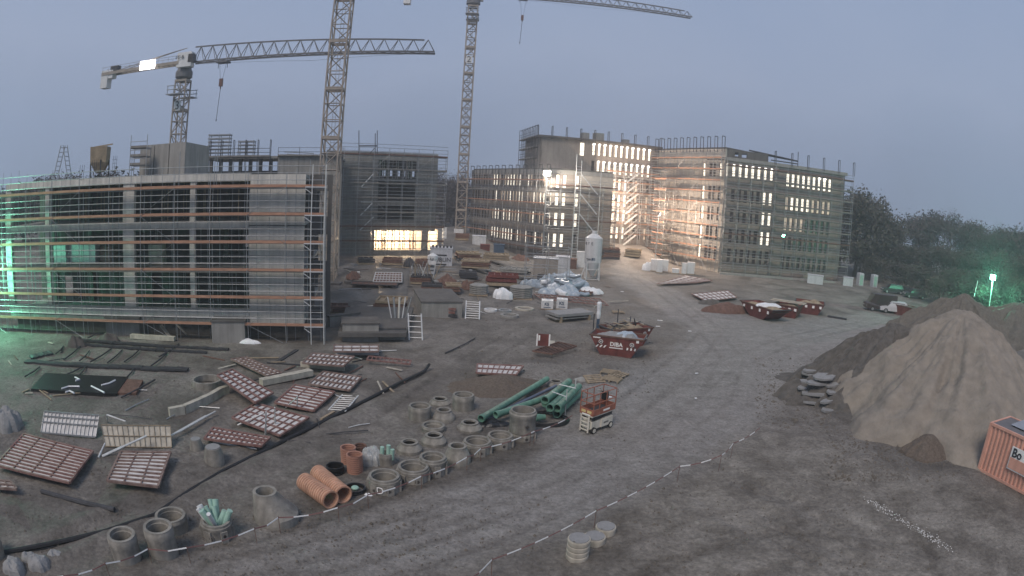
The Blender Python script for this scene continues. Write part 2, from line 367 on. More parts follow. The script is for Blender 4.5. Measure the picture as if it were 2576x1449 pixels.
def ground_mat():
    m = bpy.data.materials.new('trodden_earth'); m.use_nodes = True; n = m.node_tree; L = n.links; b = n.nodes['Principled BSDF']
    b.inputs['Specular IOR Level'].default_value = .25
    t = n.nodes.new('ShaderNodeTexCoord')
    a = n.nodes.new('ShaderNodeAttribute'); a.attribute_name = 'zones'; s = n.nodes.new('ShaderNodeSeparateColor'); L.new(a.outputs['Color'], s.inputs[0])
    def noise(sc, det=6, rough=.6, vec=None, dist=0):
        z = n.nodes.new('ShaderNodeTexNoise'); z.inputs['Scale'].default_value = sc; z.inputs['Detail'].default_value = det; z.inputs['Roughness'].default_value = rough; z.inputs['Distortion'].default_value = dist
        L.new(vec or t.outputs['Object'], z.inputs['Vector']); return z.outputs[0]
    def ramp(f, c0, c1, p0=.3, p1=.7):
        r = n.nodes.new('ShaderNodeValToRGB'); r.color_ramp.elements[0].position = p0; r.color_ramp.elements[1].position = p1
        r.color_ramp.elements[0].color = c0+(1,); r.color_ramp.elements[1].color = c1+(1,); L.new(f, r.inputs[0]); return r.outputs[0]
    def mix(f, A, B, mode='MIX'):
        x = n.nodes.new('ShaderNodeMix'); x.data_type = 'RGBA'; x.blend_type = mode
        if isinstance(f, float): x.inputs[0].default_value = f
        else: L.new(f, x.inputs[0])
        L.new(A, x.inputs[6]); L.new(B, x.inputs[7]); return x.outputs[2]
    big = noise(.22, 5, .62, dist=.6)
    mudc = mix(noise(.9, 7, .7), ramp(big, (.082, .072, .062), (.175, .160, .144), .36, .60), ramp(big, (.142, .128, .112), (.25, .234, .214), .38, .62))
    mp = n.nodes.new('ShaderNodeMapping'); mp.inputs['Rotation'].default_value = (0, 0, -.62); mp.inputs['Scale'].default_value = (.25, 1.6, 1); L.new(t.outputs['Object'], mp.inputs[0])
    trk = noise(.55, 5, .6, mp.outputs[0])
    roadc = mix(ramp(trk, (0, 0, 0), (1, 1, 1), .35, .65), ramp(noise(.35, 5), (.228, .216, .202), (.288, .276, .26)), ramp(noise(1.7, 5), (.185, .175, .163), (.265, .252, .236)))
    rightc = ramp(noise(.4, 6, .65, dist=.4), (.125, .112, .096), (.255, .236, .208), .34, .62)
    c = mix(s.outputs[0], mudc, roadc); c = mix(s.outputs[2], c, rightc)
    speck = ramp(noise(30, 2, .5), (1, 1, 1), (1.5, 1.5, 1.5), .68, .74)
    c = mix(1.0, c, speck, 'MULTIPLY')
    c = mix(1.0, c, ramp(noise(5.5, 6, .75), (.66, .66, .66), (1.28, 1.28, 1.28), .34, .66), 'MULTIPLY')
    c = mix(1.0, c, ramp(noise(1.3, 6, .7, dist=.8), (.82, .81, .80), (1.14, 1.14, 1.14), .36, .64), 'MULTIPLY')
    a2 = n.nodes.new('ShaderNodeAttribute'); a2.attribute_name = 'ruts'
    c = mix(1.0, c, ramp(a2.outputs['Fac'], (1, 1, 1), (.79, .78, .77), .15, .9), 'MULTIPLY')
    L.new(c, b.inputs['Base Color'])
    ro = n.nodes.new('ShaderNodeMapRange'); L.new(big, ro.inputs[0]); ro.inputs[1].default_value = .35; ro.inputs[2].default_value = .6; ro.inputs[3].default_value = .62; ro.inputs[4].default_value = .95
    L.new(ro.outputs[0], b.inputs['Roughness'])
    bp = n.nodes.new('ShaderNodeBump'); bp.inputs['Distance'].default_value = .16; bp.inputs['Strength'].default_value = .9
    bp2 = n.nodes.new('ShaderNodeBump'); bp2.inputs['Distance'].default_value = .04; bp2.inputs['Strength'].default_value = .8
    L.new(noise(3.5, 8, .7), bp.inputs['Height']); L.new(noise(22, 4, .7), bp2.inputs['Height']); L.new(bp.outputs[0], bp2.inputs['Normal']); L.new(bp2.outputs[0], b.inputs['Normal'])
    return m
me.materials.append(ground_mat())
# ------------------------------------------------------------------ heaps
def heap(name, label, c, rx, ry, rot, H, material, gully=.12, seed=1, cat='heap', sharp=1., n=110, skirt=.0, ridge=0., lump=.15, group=None):
    """a heap of loose stuff: straight flanks at the angle of repose, rounded crest, gullies"""
    na = n*2; verts = []; faces = []; cr_, sr_ = cos(rot), sin(rot)
    for i in range(n+1):
        t = i/n
        for j in range(na):
            a = 2*pi*j/na
            w = 1+gully*float(fbm(np.array(cos(a)*3.0), np.array(sin(a)*3.0), 1, 4, seed))*1.8
            ex = ridge*(1 if cos(a) > 0 else -1)*min(1, abs(cos(a))*3)
            lx = (cos(a)*t*w)*rx+ex*1.0*(1 if t > 0 else 0)*min(1, t*6); ly = sin(a)*t*w*ry
            h = H*(1-t)**sharp
            h = h-.10*H*max(0, 1-t/.30)**2
            verts.append([lx, ly, h, t])
    for i in range(n):
        for j in range(na):
            a, b = i*na+j, i*na+(j+1) % na; faces.append((a, b, b+na, a+na))
    A = np.array(verts); xx = c[0]+A[:, 0]*cr_-A[:, 1]*sr_; yy = c[1]+A[:, 0]*sr_+A[:, 1]*cr_
    z0 = np_terr(xx, yy)
    rad = np.arctan2(A[:, 1]/ry, A[:, 0]/rx)
    gl = fbm(np.cos(rad)*5+A[:, 3]*1.5, np.sin(rad)*5, 1, 3, seed+5)*np.sin(np.pi*np.clip(A[:, 3], 0, 1)**1.6)*H*gully
    zz = z0+A[:, 2]+gl+lump*fbm(xx, yy, .7, 5, seed+9)*np.clip(A[:, 2]*2, 0, 1)-.25*np_sst(.93, 1, A[:, 3])
    mb = MB(); mb.v = [tuple(p) for p in np.stack([xx, yy, zz], 1)]; mb.f = faces
    o = mb.build(name, material, None, smooth=True); return tag(o, label, cat, group)
heap('sand_pile', 'tall conical pile of pale brown sand with gullied flanks beside the salmon container', (30.2, 30.0), 11.6, 10.4, radians(35), 7.3, 'sand', gully=.12, seed=2, cat='sand pile', n=150, sharp=1.0, lump=.5)
heap('soil_bank', 'long dark grey soil bank running along the left foot of the big sand pile', tuple(((G(2320, 850, 4.8)+G(2110, 1040, .6))/2+Vector((4.6, 5.6, 0)))[:2]), 10.0, 5.0, atan2((G(2320, 850, 4.8)-G(2110, 1040, .6)).y, (G(2320, 850, 4.8)-G(2110, 1040, .6)).x), 5.4, 'soil', gully=.22, seed=5, cat='soil bank', n=110, lump=.6)
heap('soil_bank', 'low dark gravelly soil spread beside the grey rubble slabs', (22.8, 34.5), 5.5, 5.0, radians(55), .55, 'soil', gully=.3, seed=13, cat='soil bank', n=80, lump=.55)
heap('soil_mound', 'brown soil mound behind the sand pile with a pointed crest', (51, 51), 11, 8, radians(40), 5.6, 'soil2', gully=.25, seed=7, cat='soil mound', n=70, lump=.5)
heap('soil_mound', 'wide soil mound under the green floodlight near the right edge', (64, 52), 13, 8, radians(10), 4.9, 'soil2', gully=.25, seed=8, cat='soil mound', n=70, lump=.5)
heap('soil_mound', 'farthest right soil mound lit green, cut by the right edge of the photo', (72, 44), 14, 9, radians(10), 5.0, 'soil2', gully=.25, seed=9, cat='soil mound', n=70, lump=.5)
heap('gravel_heap', 'small heap of red brown gravel slumped against the foot of the sand pile', tuple(G(2335, 1135, 0)[:2]), 2.1, 1.5, radians(20), 1.15, 'gravel', seed=10, cat='gravel heap', n=40, lump=.35)
heap('gravel_heap', 'low brown sand heap behind the green pipes and concrete rings', tuple(G(1255, 975, 0)[:2]), 3.4, 2.0, radians(15), .8, 'gravel', seed=11, cat='gravel heap', n=40, lump=.15)
# broken slabs at the foot of the dark bank
rb = [(2040, 940, 1.7, 1.2), (2070, 948, 1.5, 1.1), (2055, 963, 1.8, .9), (2030, 960, 1.0, .6), (2088, 966, 1.2, .9), (2050, 990, 1.6, .8), (2095, 985, 1.3, .7), (2040, 1012, 1.4, .6), (2082, 1008, 1.1, .6), (2038, 931, 1.0, .8), (2086, 1030, 1.9, .7), (2020, 975, .9, .5)]
bpy.context.view_layer.update(); DG = bpy.context.evaluated_depsgraph_get()
for k, (u, v, a, b) in enumerate(rb):
    hit = SC.ray_cast(DG, Vector((0, 0, CAMH)), ray(u, v)); p = hit[1].copy() if hit[0] else G(u, v, 0); mb = MB(); n = 7
    poly = [(a*.55*cos(2*pi*j/n)*random.uniform(.8, 1.15), b*.55*sin(2*pi*j/n)*random.uniform(.8, 1.15)) for j in range(n)]
    m = Matrix.Rotation(random.uniform(-.6, .6), 3, 'Z') @ Matrix.Rotation(random.uniform(-.05, .2), 3, 'X') @ Matrix.Rotation(random.uniform(-.1, .1), 3, 'Y')
    mb.prism(poly, -.04, .08); z0 = p.z-.03
    mb.v = [tuple(Vector((p.x, p.y, z0))+m @ Vector(q)) for q in mb.v]
    w = ['upright in the dark soil', 'leaning on its neighbour', 'lying flat', 'half buried'][k % 4]
    o = mb.build('concrete_slab', 'rubble'); tag(o, 'broken grey concrete slab lying in the rubble patch left of the dark soil bank', 'concrete slab', 'broken slabs by the soil bank')
# ------------------------------------------------------------------ trees
def crown_mesh(name, seed, nl, leaf, bare=.0):
    """unit tree: trunk base at 0, height 1; returns (wood mesh, crown mesh)"""
    r = random.Random(seed); wood = MB(); tips = []
    def grow(p, d, L, rad, k):
        q = p+d*L; mid = p+d*L*.5+Vector((r.uniform(-.02, .02), r.uniform(-.02, .02), 0))
        wood.tube([p, mid, q], [rad, rad*.85, rad*.65], n=5, cap=False)
        if k <= 2: tips.append((q, L)); tips.append((mid, L))
        if k == 0: return
        for _ in range(3 if k > 1 else 4):
            a = r.uniform(0, 2*pi); sp_ = r.uniform(.35, .85); nd = (d+Vector((cos(a)*sp_, sin(a)*sp_, r.uniform(-.05, .4)))).normalized()
            grow(q, nd, L*r.uniform(.62, .82), rad*.55, k-1)
    grow(Vector((0, 0, 0)), Vector((0, 0, 1)), .27, .022, 4)
    cr = MB(); zt = max(q.z for q, L in tips); ct = [(Vector((r.gauss(0, .16), r.gauss(0, .16), r.uniform(.22, .95)*zt)), r.uniform(.10, .2)) for _ in range(34)]
    ct = [(Vector((c.x*(1.25-.8*abs(c.z/zt-.5)), c.y*(1.25-.8*abs(c.z/zt-.5)), c.z)), R) for c, R in ct]
    for _ in range(nl):
        if r.random() < bare: q, L = r.choice(tips); c = q+Vector((r.gauss(0, .05), r.gauss(0, .05), r.gauss(0, .05)))
        else:
            q, R = r.choice(ct); d_ = Vector((r.gauss(0, 1), r.gauss(0, 1), r.gauss(0, .8))).normalized(); c = q+d_*R*r.uniform(.5, 1.05)
        if c.z < .06: continue
        s = leaf*r.uniform(.5, 1.4); a = Vector((r.gauss(0, 1), r.gauss(0, 1), r.gauss(0, 1))).normalized(); b = a.cross(Vector((r.gauss(0, 1), r.gauss(0, 1), r.gauss(0, 1)))).normalized()
        cr.quad(c-a*s, c+b*s*.5, c+a*s, c-b*s*.5)
    zs = max(v[2] for v in cr.v)
    for m in (wood, cr): m.v = [(x/zs, y/zs, z/zs) for x, y, z in m.v]
    return wood, cr
TV = []
for k, (sd, nl, lf, wm) in enumerate([(3, 7500, .017, 'leafd'), (12, 6500, .015, 'leafb'), (25, 7500, .016, 'leafg'), (31, 3200, .011, 'leafb')]):
    w, c = crown_mesh('t', sd, nl, lf, 1.0 if k == 3 else .55); t = thing('tree', 'x', 'tree'); wo = w.build('trunk', 'bark', t); co = c.build('crown', wm, t); TV.append((t, wo, co))
USED = set()
def tree(k, u, v_top, D, label, wide=1., name='tree', group='trees of the wood beyond the site', zb=None):
    src = TV[k][0]
    top = TD(u, v_top, D); z0 = terr(top.x, top.y)-.3 if zb is None else zb; h = top.z-z0
    o = src if k not in USED else copy_tree(src); USED.add(k)
    o.name = name; o.location = (top.x, top.y, z0); s = h*wide; o.scale = (s, s, h); o.rotation_euler = (0, 0, random.uniform(0, 6.28))
    tag(o, label, 'tree', group); return o
tree(2, 2165, 462, 132, 'tall green tree beside the right end of the dark scaffolded building', 1.05)
tree(2, 2215, 520, 140, 'second tall green tree right of the scaffolded building, lower and rounder', 1.0)
tree(0, 2125, 480, 150, 'dark tree partly hidden behind the right end of the scaffolded building', 1.0)
wood = [(0, 2255, 560, 165, 1.2), (1, 2300, 535, 175, 1.2), (0, 2345, 518, 178, 1.15), (3, 2385, 520, 172, 1.1), (1, 2425, 540, 170, 1.2), (0, 2465, 560, 165, 1.2), (3, 2505, 556, 160, 1.2), (1, 2545, 560, 158, 1.2), (0, 2580, 566, 160, 1.3), (1, 2620, 570, 160, 1.3),
        (0, 2235, 600, 140, 1.3), (2, 2285, 612, 135, 1.3), (0, 2335, 605, 135, 1.3), (1, 2385, 612, 130, 1.3), (2, 2435, 618, 128, 1.3), (0, 2480, 622, 125, 1.3), (2, 2530, 620, 122, 1.4), (1, 2575, 625, 120, 1.4), (2, 2630, 640, 120, 1.4), (2, 2460, 672, 104, 1.3), (2, 2540, 672, 100, 1.3), (2, 2590, 690, 96, 1.3), (0, 2400, 668, 110, 1.3), (0, 2340, 668, 115, 1.3), (2, 2200, 640, 128, 1.5), (0, 2265, 655, 122, 1.5), (2, 2310, 660, 118, 1.5), (1, 2370, 690, 104, 1.5), (0, 2430, 690, 100, 1.5), (2, 2500, 705, 96, 1.5), (0, 2560, 712, 94, 1.6), (0, 2170, 600, 150, 1.3)]
desc = ['dark round crowned', 'brownish thin crowned', 'green tinged bushy', 'nearly bare twiggy']
where = ['on the skyline of the wood', 'in front of the wood']
for i, (k, u, v, D, w) in enumerate(wood):
    tree(k, u, v, D, '%s tree %s, %s' % (desc[k], where[0 if v < 590 else 1], ['left of its highest crown', 'right of its highest crown', 'near the green floodlight', 'at the right photo edge'][0 if u < 2350 else 1 if u < 2440 else 2 if u < 2530 else 3]), w)
for i, (k, u, v, D) in enumerate([(3, 1118, 418, 150), (0, 1135, 448, 165), (1, 1112, 455, 170), (0, 1160, 462, 175), (3, 1172, 425, 160), (0, 1098, 470, 150), (1, 1145, 480, 150), (0, 1120, 500, 145)]):
    tree(k, u, v, D, '%s tree in the gap between the buildings, %s' % (desc[k], ['tallest one', 'behind the middle crane', 'close to the scaffold edge', 'left of the long wing', 'right of the crane mast', 'touching the scaffold corner', 'low, at the crane mast', 'lowest of the gap'][i]), 1.2, group='trees between the buildings')
for i, (k, u, v, D) in enumerate([(0, 120, 432, 140), (0, 60, 450, 130), (1, 160, 425, 120), (0, 20, 462, 120), (0, 292, 412, 90), (0, 275, 418, 95)]):
    tree(k, u, v, D, ['dark round treetop beyond the roof edge at far left', 'low dark treetop right of the left photo edge', 'twiggy treetop above the left roof edge', 'dark treetop at the left photo edge', 'dark bushy treetop left of the concrete lift core', 'lower bushy treetop beside the hopper'][i], 1.3, group='treetops beyond the left roof')

# clods and stones lying loose over the churned parts
m = MB(); pool = [(0, 830, 1075, 1400, 1500, .05), (1500, 1100, 2576, 1449, 900, .045), (1900, 900, 2130, 1080, 700, .08), (2080, 1080, 2450, 1210, 900, .07), (1150, 830, 1650, 1000, 400, .07), (1000, 660, 1500, 830, 500, .08), (300, 1250, 1400, 1449, 700, .04)]
for u0, v0, u1, v1, n_, s_ in pool:
    for _ in range(n_):
        p = G(random.uniform(u0, u1), random.uniform(v0, v1)); q = s_*random.uniform(.4, 1.0)*(2.2 if random.random() < .06 else 1); i = len(m.v); k = 6
        for a in range(k): an = a*pi/3+random.uniform(-.3, .3); m.v.append((p.x+cos(an)*q, p.y+sin(an)*q*.8, p.z))
        m.v.append((p.x+random.uniform(-.3, .3)*q, p.y, p.z+.03+q*random.uniform(.4, .9)))
        for a in range(k): m.f.append((i+a, i+(a+1) % k, i+k))
tag(m.build('clods', 'soil2'), 'loose clods and small stones scattered over the churned earth', 'clods', None, 'stuff')
# ------------------------------------------------------------------ building helpers
def wall(fac, s0, s1, z0, z1, holes, w=0, th=.35, mb=None):
    """a wall slab on the facade plane with real rectangular openings"""
    mb = mb or MB(); S = sorted({s0, s1, *[min(max(q, s0), s1) for h in holes for q in h[:2]]}); Zs = sorted({z0, z1, *[min(max(q, z0), z1) for h in holes for q in h[2:]]})
    def hole(i, j):
        if i < 0 or j < 0 or i >= len(S)-1 or j >= len(Zs)-1: return None
        a, b = (S[i]+S[i+1])/2, (Zs[j]+Zs[j+1])/2
        return any(h[0] < a < h[1] and h[2] < b < h[3] for h in holes)
    for i in range(len(S)-1):
        for j in range(len(Zs)-1):
            if hole(i, j): continue
            a, b, c, d = S[i], S[i+1], Zs[j], Zs[j+1]; P = fac.pt
            mb.quad(P(a, w, c), P(b, w, c), P(b, w, d), P(a, w, d)); mb.quad(P(a, w+th, c), P(a, w+th, d), P(b, w+th, d), P(b, w+th, c))
            for di, dj, q in ((-1, 0, (P(a, w, c), P(a, w, d), P(a, w+th, d), P(a, w+th, c))), (1, 0, (P(b, w, c), P(b, w+th, c), P(b, w+th, d), P(b, w, d))),
                              (0, -1, (P(a, w, c), P(a, w+th, c), P(b, w+th, c), P(b, w, c))), (0, 1, (P(a, w, d), P(b, w, d), P(b, w+th, d), P(a, w+th, d)))):
                if hole(i+di, j+dj) is None or hole(i+di, j+dj): mb.quad(*q)
    return mb
def fbox(mb, fac, s0, s1, w0, w1, z0, z1):
    c = fac.pt((s0+s1)/2, (w0+w1)/2, (z0+z1)/2); return mb.box(c, (abs(s1-s0), abs(w1-w0), abs(z1-z0)), fac.a)
class Win:
    """a window kind: frame as part, pane (and lamp) as sub-part; repeats share the mesh"""
    def __init__(s, w, h, pane, lamp=False, transom=.32, depth=.16):
        s.w, s.h, s.args = w, h, (pane, lamp, transom, depth); s.first = None
    def put(s, parent, fac, sc, zc, wo=0):
        loc = fac.pt(sc, wo, zc)
        if s.first is None:
            pane, lamp, tr, dp = s.args; m = MB(); w, h = s.w, s.h; t = .07
            for x in (-w/2+t/2, w/2-t/2): m.box((x, dp, 0), (t, .1, h))
            for z in (-h/2+t/2, h/2-t/2, -h/2+h*tr): m.box((0, dp, z), (w-2*t, .1, t))
            f = m.build('window', 'frame'); p = MB().box((0, dp+.10, 0), (w-.02, .03, h-.02)).build('pane', pane, f); s.subs = [p]
            if lamp: s.subs.append(MB().lathe((0, dp-.12, h/2-.16), [(.01, -.18), (.22, -.12), (.27, 0), (.22, .12), (.01, .18)], n=10).build('room_lamp', 'tube', f))
            WL[f.name] = Vector(); s.first = f; o = f; o.parent = parent; o.location = loc-WL[parent.name]
            s.src = [f]
        else:
            o = s.first.copy(); COL.objects.link(o); o.parent = parent; o.location = loc-WL[parent.name]
            for q in s.subs: c = q.copy(); COL.objects.link(c); c.parent = o
        o.rotation_euler = (0, 0, fac.a); return o
def scaffold(name, label, fac, s0, s1, w, z0, z1, bay=2.57, lift=2.0, depth=.75, material='steel', r=.035, rails=2, brace=3, tops=0, group='facade scaffolds', toe='toe', first=None, decks=True, inner=True, netting=0, toeh=.16):
    """frame scaffold standing at offset w in front of the plane (w negative = outside)"""
    t = thing(name, label, 'scaffold', fac.pt((s0+s1)/2, w, z0), group)
    n = max(1, round(abs(s1-s0)/bay)); ss = [s0+(s1-s0)*k/n for k in range(n+1)]
    proto = None; levels = []; z = z1
    while z > z0+.8: levels.append(z); z -= lift
    for k, q in enumerate(ss):
        for d in ((0, depth) if inner else (0,)):
            top = z1+(1.05 if d == 0 else .15)+(1.0 if tops and d == 0 else 0)
            if proto is None or proto[0] != top:
                m = MB().tube([fac.pt(q, w+d, z0), fac.pt(q, w+d, top)], r, n=5); o = m.build('post', material, t); proto = (top, o, q, d)
            else:
                dv = fac.pt(q, w+d, 0)-fac.pt(proto[2], w+proto[3], 0)
                o = proto[1].copy(); COL.objects.link(o); o.parent = t; o.location = proto[1].location+dv; WL[o.name] = WL[t.name].copy()
    # tops: inverted U guard frames
    if tops:
        for q in ss:
            m = MB(); a, b = fac.pt(q, w, z1+2.05), fac.pt(q, w+depth, z1+2.05); m.tube([a, b], r*1.2, n=5); m.tube([fac.pt(q, w+depth, z1), b], r*1.2, n=5); m.build('guard_frame', material, t)
    for lv, z in enumerate(levels):
        if decks:
            m = MB(); fbox(m, fac, s0, s1, w+.03, w+depth-.03, z-.06, z); m.build('deck', 'deck', t)
            m = MB()
            a0 = s0
            while a0 < s1-.1:
                b0 = min(a0+bay*2, s1); fbox(m, fac, a0+.02, b0-.02, w-.03, w, z-.02, z+toeh+.02*random.random()); a0 = b0
            m.build('toe_board', toe if isinstance(toe, str) else random.choice(toe), t)
        m = MB()
        for k in range(rails): m.tube([fac.pt(s0, w, z+.5+.5*k), fac.pt(s1, w, z+.5+.5*k)], r*.8, n=4)
        m.tube([fac.pt(s0, w+depth, z-.1), fac.pt(s1, w+depth, z-.1)], r*.8, n=4)
        for q in ss: m.tube([fac.pt(q, w, z-.05), fac.pt(q, w+depth, z-.05)], r*.9, n=4)
        m.build('guard_rail', material, t)
    if netting:
        m = MB()
        z = z0+.3
        while z < z1+.9: m.tube([fac.pt(s0, w-.02, z), fac.pt(s1, w-.02, z)], .014, n=3); z += netting
        m.build('cable_net', 'steel_dark', t)
    if brace:
        for k in range(0, n, brace):
            zz = levels[::-1]; flip = 0; pts = [fac.pt(ss[k+1], w-.05, z0)]
            for z in zz: flip ^= 1; pts.append(fac.pt(ss[k] if flip else ss[k+1], w-.05, z))
            MB().tube(pts, r*.7, n=4).build('brace', material, t)
    return t
def ladder(name, label, a, b, width, rungs, material='steel_pale', side=None, group=None, r=.03):
    a = Vector(a); b = Vector(b); d = (b-a).normalized(); sd = Vector(side).normalized() if side else d.cross(Vector((0, 0, 1))).normalized()
    t = thing(name, label, 'ladder', a, group); m = MB()
    for q in (-1, 1): MB().beam(a+sd*width/2*q, b+sd*width/2*q, r*2.2, r*1.2).build('stile', material, t)
    for k in range(rungs):
        p = a.lerp(b, (k+.5)/rungs); MB().tube([p-sd*width/2, p+sd*width/2], r*.75, n=5).build('rung', material, t)
    return t
# ------------------------------------------------------------------ the near concrete frame building
NB = Fac((-18.93, 39.34), 14.5)
nb = thing('concrete_building', 'unfinished open concrete frame building at the left, behind orange boarded scaffolding', 'building', NB.pt(-10, 6, 0))
WI = 1.35; DEEP = 15
for z0, z1, nm in ((1.15, 1.5, 'floor_slab'), (4.95, 5.22, 'floor_slab'), (8.45, 8.72, 'floor_slab'), (11.93, 12.22, 'roof_slab')):
    m = MB(); fbox(m, NB, -23.9, 4.05, WI-.02, WI+DEEP, z0, z1); m.build(nm, 'concrete', nb)
for z0, z1 in ((8.3, 8.78), (11.75, 12.3)):
    m = MB(); fbox(m, NB, -23.9, -.2, WI-.14, WI+.22, z0, z1); m.build('edge_beam', 'concrete_pale', nb)
for a, b, c in ((-24, -23.3, 0), (-19.2, -18.75, 0), (-11.1, -10.05, 0), (-5.1, -4.68, 0)):
    for z0, z1 in ((1.5, 4.95), (5.22, 8.3), (8.72, 11.75)):
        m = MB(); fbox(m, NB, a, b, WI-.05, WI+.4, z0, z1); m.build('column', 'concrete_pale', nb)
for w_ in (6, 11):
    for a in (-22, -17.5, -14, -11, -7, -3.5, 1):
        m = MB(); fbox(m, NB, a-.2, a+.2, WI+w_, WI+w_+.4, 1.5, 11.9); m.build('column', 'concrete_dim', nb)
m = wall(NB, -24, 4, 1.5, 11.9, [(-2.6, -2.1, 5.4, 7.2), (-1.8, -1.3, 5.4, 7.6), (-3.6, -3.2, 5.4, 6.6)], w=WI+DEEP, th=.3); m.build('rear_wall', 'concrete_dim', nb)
m = MB()
for z0, z1 in ((1.2, 5.05), (5.1, 8.45), (8.5, 12.25)): fbox(m, NB, -.18, 4.06, WI-.2, WI+.1, z0+.02, z1-.02)
m.build('wall_panel', 'concrete_pale', nb)
for za in (11.15, 9.2, 7.15, 5.05, 3.1): m = MB(); fbox(m, NB, -.15, 4.03, WI-.206, WI-.195, za, za+.28); m.build('pour_band', 'concrete', nb)
m = MB(); fbox(m, NB, -23.6, -.2, WI-.1, WI+.15, 1.5, 2.25); m.build('parapet_wall', 'concrete_pale', nb)
m = MB(); fbox(m, NB, -23.6, 4.1, WI+.6, WI+1, -.4, 1.15); m.build('basement_wall', 'soil', nb)  # soil colour here paints the shade of the gap under the lowest slab
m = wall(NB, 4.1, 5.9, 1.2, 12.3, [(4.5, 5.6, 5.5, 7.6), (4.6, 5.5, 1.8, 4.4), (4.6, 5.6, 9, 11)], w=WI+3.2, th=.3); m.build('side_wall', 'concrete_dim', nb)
# shoring props between the slabs
pk = None
for fl, (z0, z1) in enumerate(((1.5, 4.95), (5.22, 8.45), (8.72, 11.93))):
    pr0 = None
    for k in range(34 if fl != 1 else 16):
        q = NB.pt(random.uniform(-23.2, -.5), WI+random.uniform(.8, 5), z0)
        if pr0 is None: pr0 = MB().tube([q, (q.x, q.y, z1)], .035, n=4).build('shoring_prop', 'steel' if fl != 2 else 'wood', nb); q0 = q
        else: o = pr0.copy(); COL.objects.link(o); o.parent = nb; o.location = q-q0
m = wall(NB, -24, -.2, 1.5, 11.9, [(-21, -20, 1.5, 3.6), (-13, -12, 5.3, 7.4), (-3.9, -1.0, 5.3, 7.8)], w=WI+6.5, th=.2); m.build('added_partition', 'concrete_dim', nb)  # inner wall added close behind the openings so that they stay dark
for s_ in np.arange(-23, 0, 1.1): m = MB(); fbox(m, NB, s_, s_+.12, WI+.3, WI+6.4, 11.72, 11.92); m.build('roof_joist', 'wood', nb)
# lift core on the roof
m = MB(); c0 = TD(352, 400, 53); c1 = TD(465, 400, 49.5); c2 = TD(525, 400, 55)
ztop = hz(465, 357, 49.5)
c3 = c0+(c2-c1)
m.prism([(p.x, p.y) for p in (c0, c1, c2, c3)], 12.2, ztop); m.build('lift_core', 'concrete', nb)
for k in (.33, .66):
    p = c0.lerp(c1, k); MB().box((p.x, p.y-.01, (12.2+ztop)/2), (.05, .06, ztop-12.4), atan2(c1.y-c0.y, c1.x-c0.x)).build('core_groove', 'concrete_dim', nb)
# goods standing on the middle floor
def crate_stack(name, label, fac, s, w, z, size, material, group=None, parent=None, n=3):
    t = thing(name, label, 'building material', fac.pt(s, w, z), group)
    MB().box(fac.pt(s, w, z+.07), (size[0]+.1, size[1]+.1, .12), fac.a).build('pallet', 'wood', t)
    h = size[2]/n
    for k in range(n): MB().box(fac.pt(s+random.uniform(-.03, .03), w, z+.14+h*(k+.5)), (size[0], size[1], h-.03), fac.a).build('layer', material, t)
    return t
crate_stack('block_pallet', 'pale block stack on the open middle floor, right of the wide concrete column', NB, -8.9, 4, 5.22, (1.3, 1.1, 1.5), 'plypale')
for k, (s_, nn) in enumerate([(-19.2, 'left end'), (-17.6, 'second'), (-15.9, 'third'), (-14.2, 'right end')]):
    crate_stack('panel_stack', 'pale panel stack on the open middle floor at left, %s of its row' % nn, NB, s_, 4.5+.4*(k % 2), 5.22, (1.4, 1, 1.5-.2*(k == 3)), 'white' if k != 3 else 'brick', 'panel stacks on the middle floor')
# lower blocks that stand out in front of the base
def cblock(name, label, px0, px1, h, dep=2.2, material='concrete', cat='concrete wall', cap=True):
    a, b = G(*px0, 0), G(*px1, 0); f = Fac(a, Q=b); L = (b-a).length
    t = thing(name, label, cat, a); m = MB(); fbox(m, f, 0, L, 0, dep, -.3, h-.12 if cap else h); m.build('wall', material, t)
    if cap: m = MB(); fbox(m, f, -.08, L+.08, -.06, dep, h-.12, h); m.build('cap', 'concrete_dim', t)
    return t, f, L
cblock('concrete_block', 'pale square concrete block projecting from the base of the open building', (535, 862), (617, 862), 1.65)
cblock('concrete_block', 'stained concrete block with vertical drip marks, right of the scaffold foot', (862, 860), (953, 860), 1.45)
cblock('concrete_wall', 'low concrete retaining wall between the stained block and the standing ladder', (955, 857), (1018, 856), 1.0, dep=.35)
cblock('concrete_block', 'square concrete base half hidden by planks at the left foot of the scaffold', (268, 843), (352, 846), 1.5)
t, f, L = cblock('concrete_platform', 'raised concrete platform with streaked face carrying red formwork, left of the wide ladder', (1060, 800), (1162, 800), 1.5, dep=7)
cblock('concrete_wall', 'low brown concrete wall beside the scaffold foot at the site edge', (830, 825), (905, 815), 1.0, dep=.5)
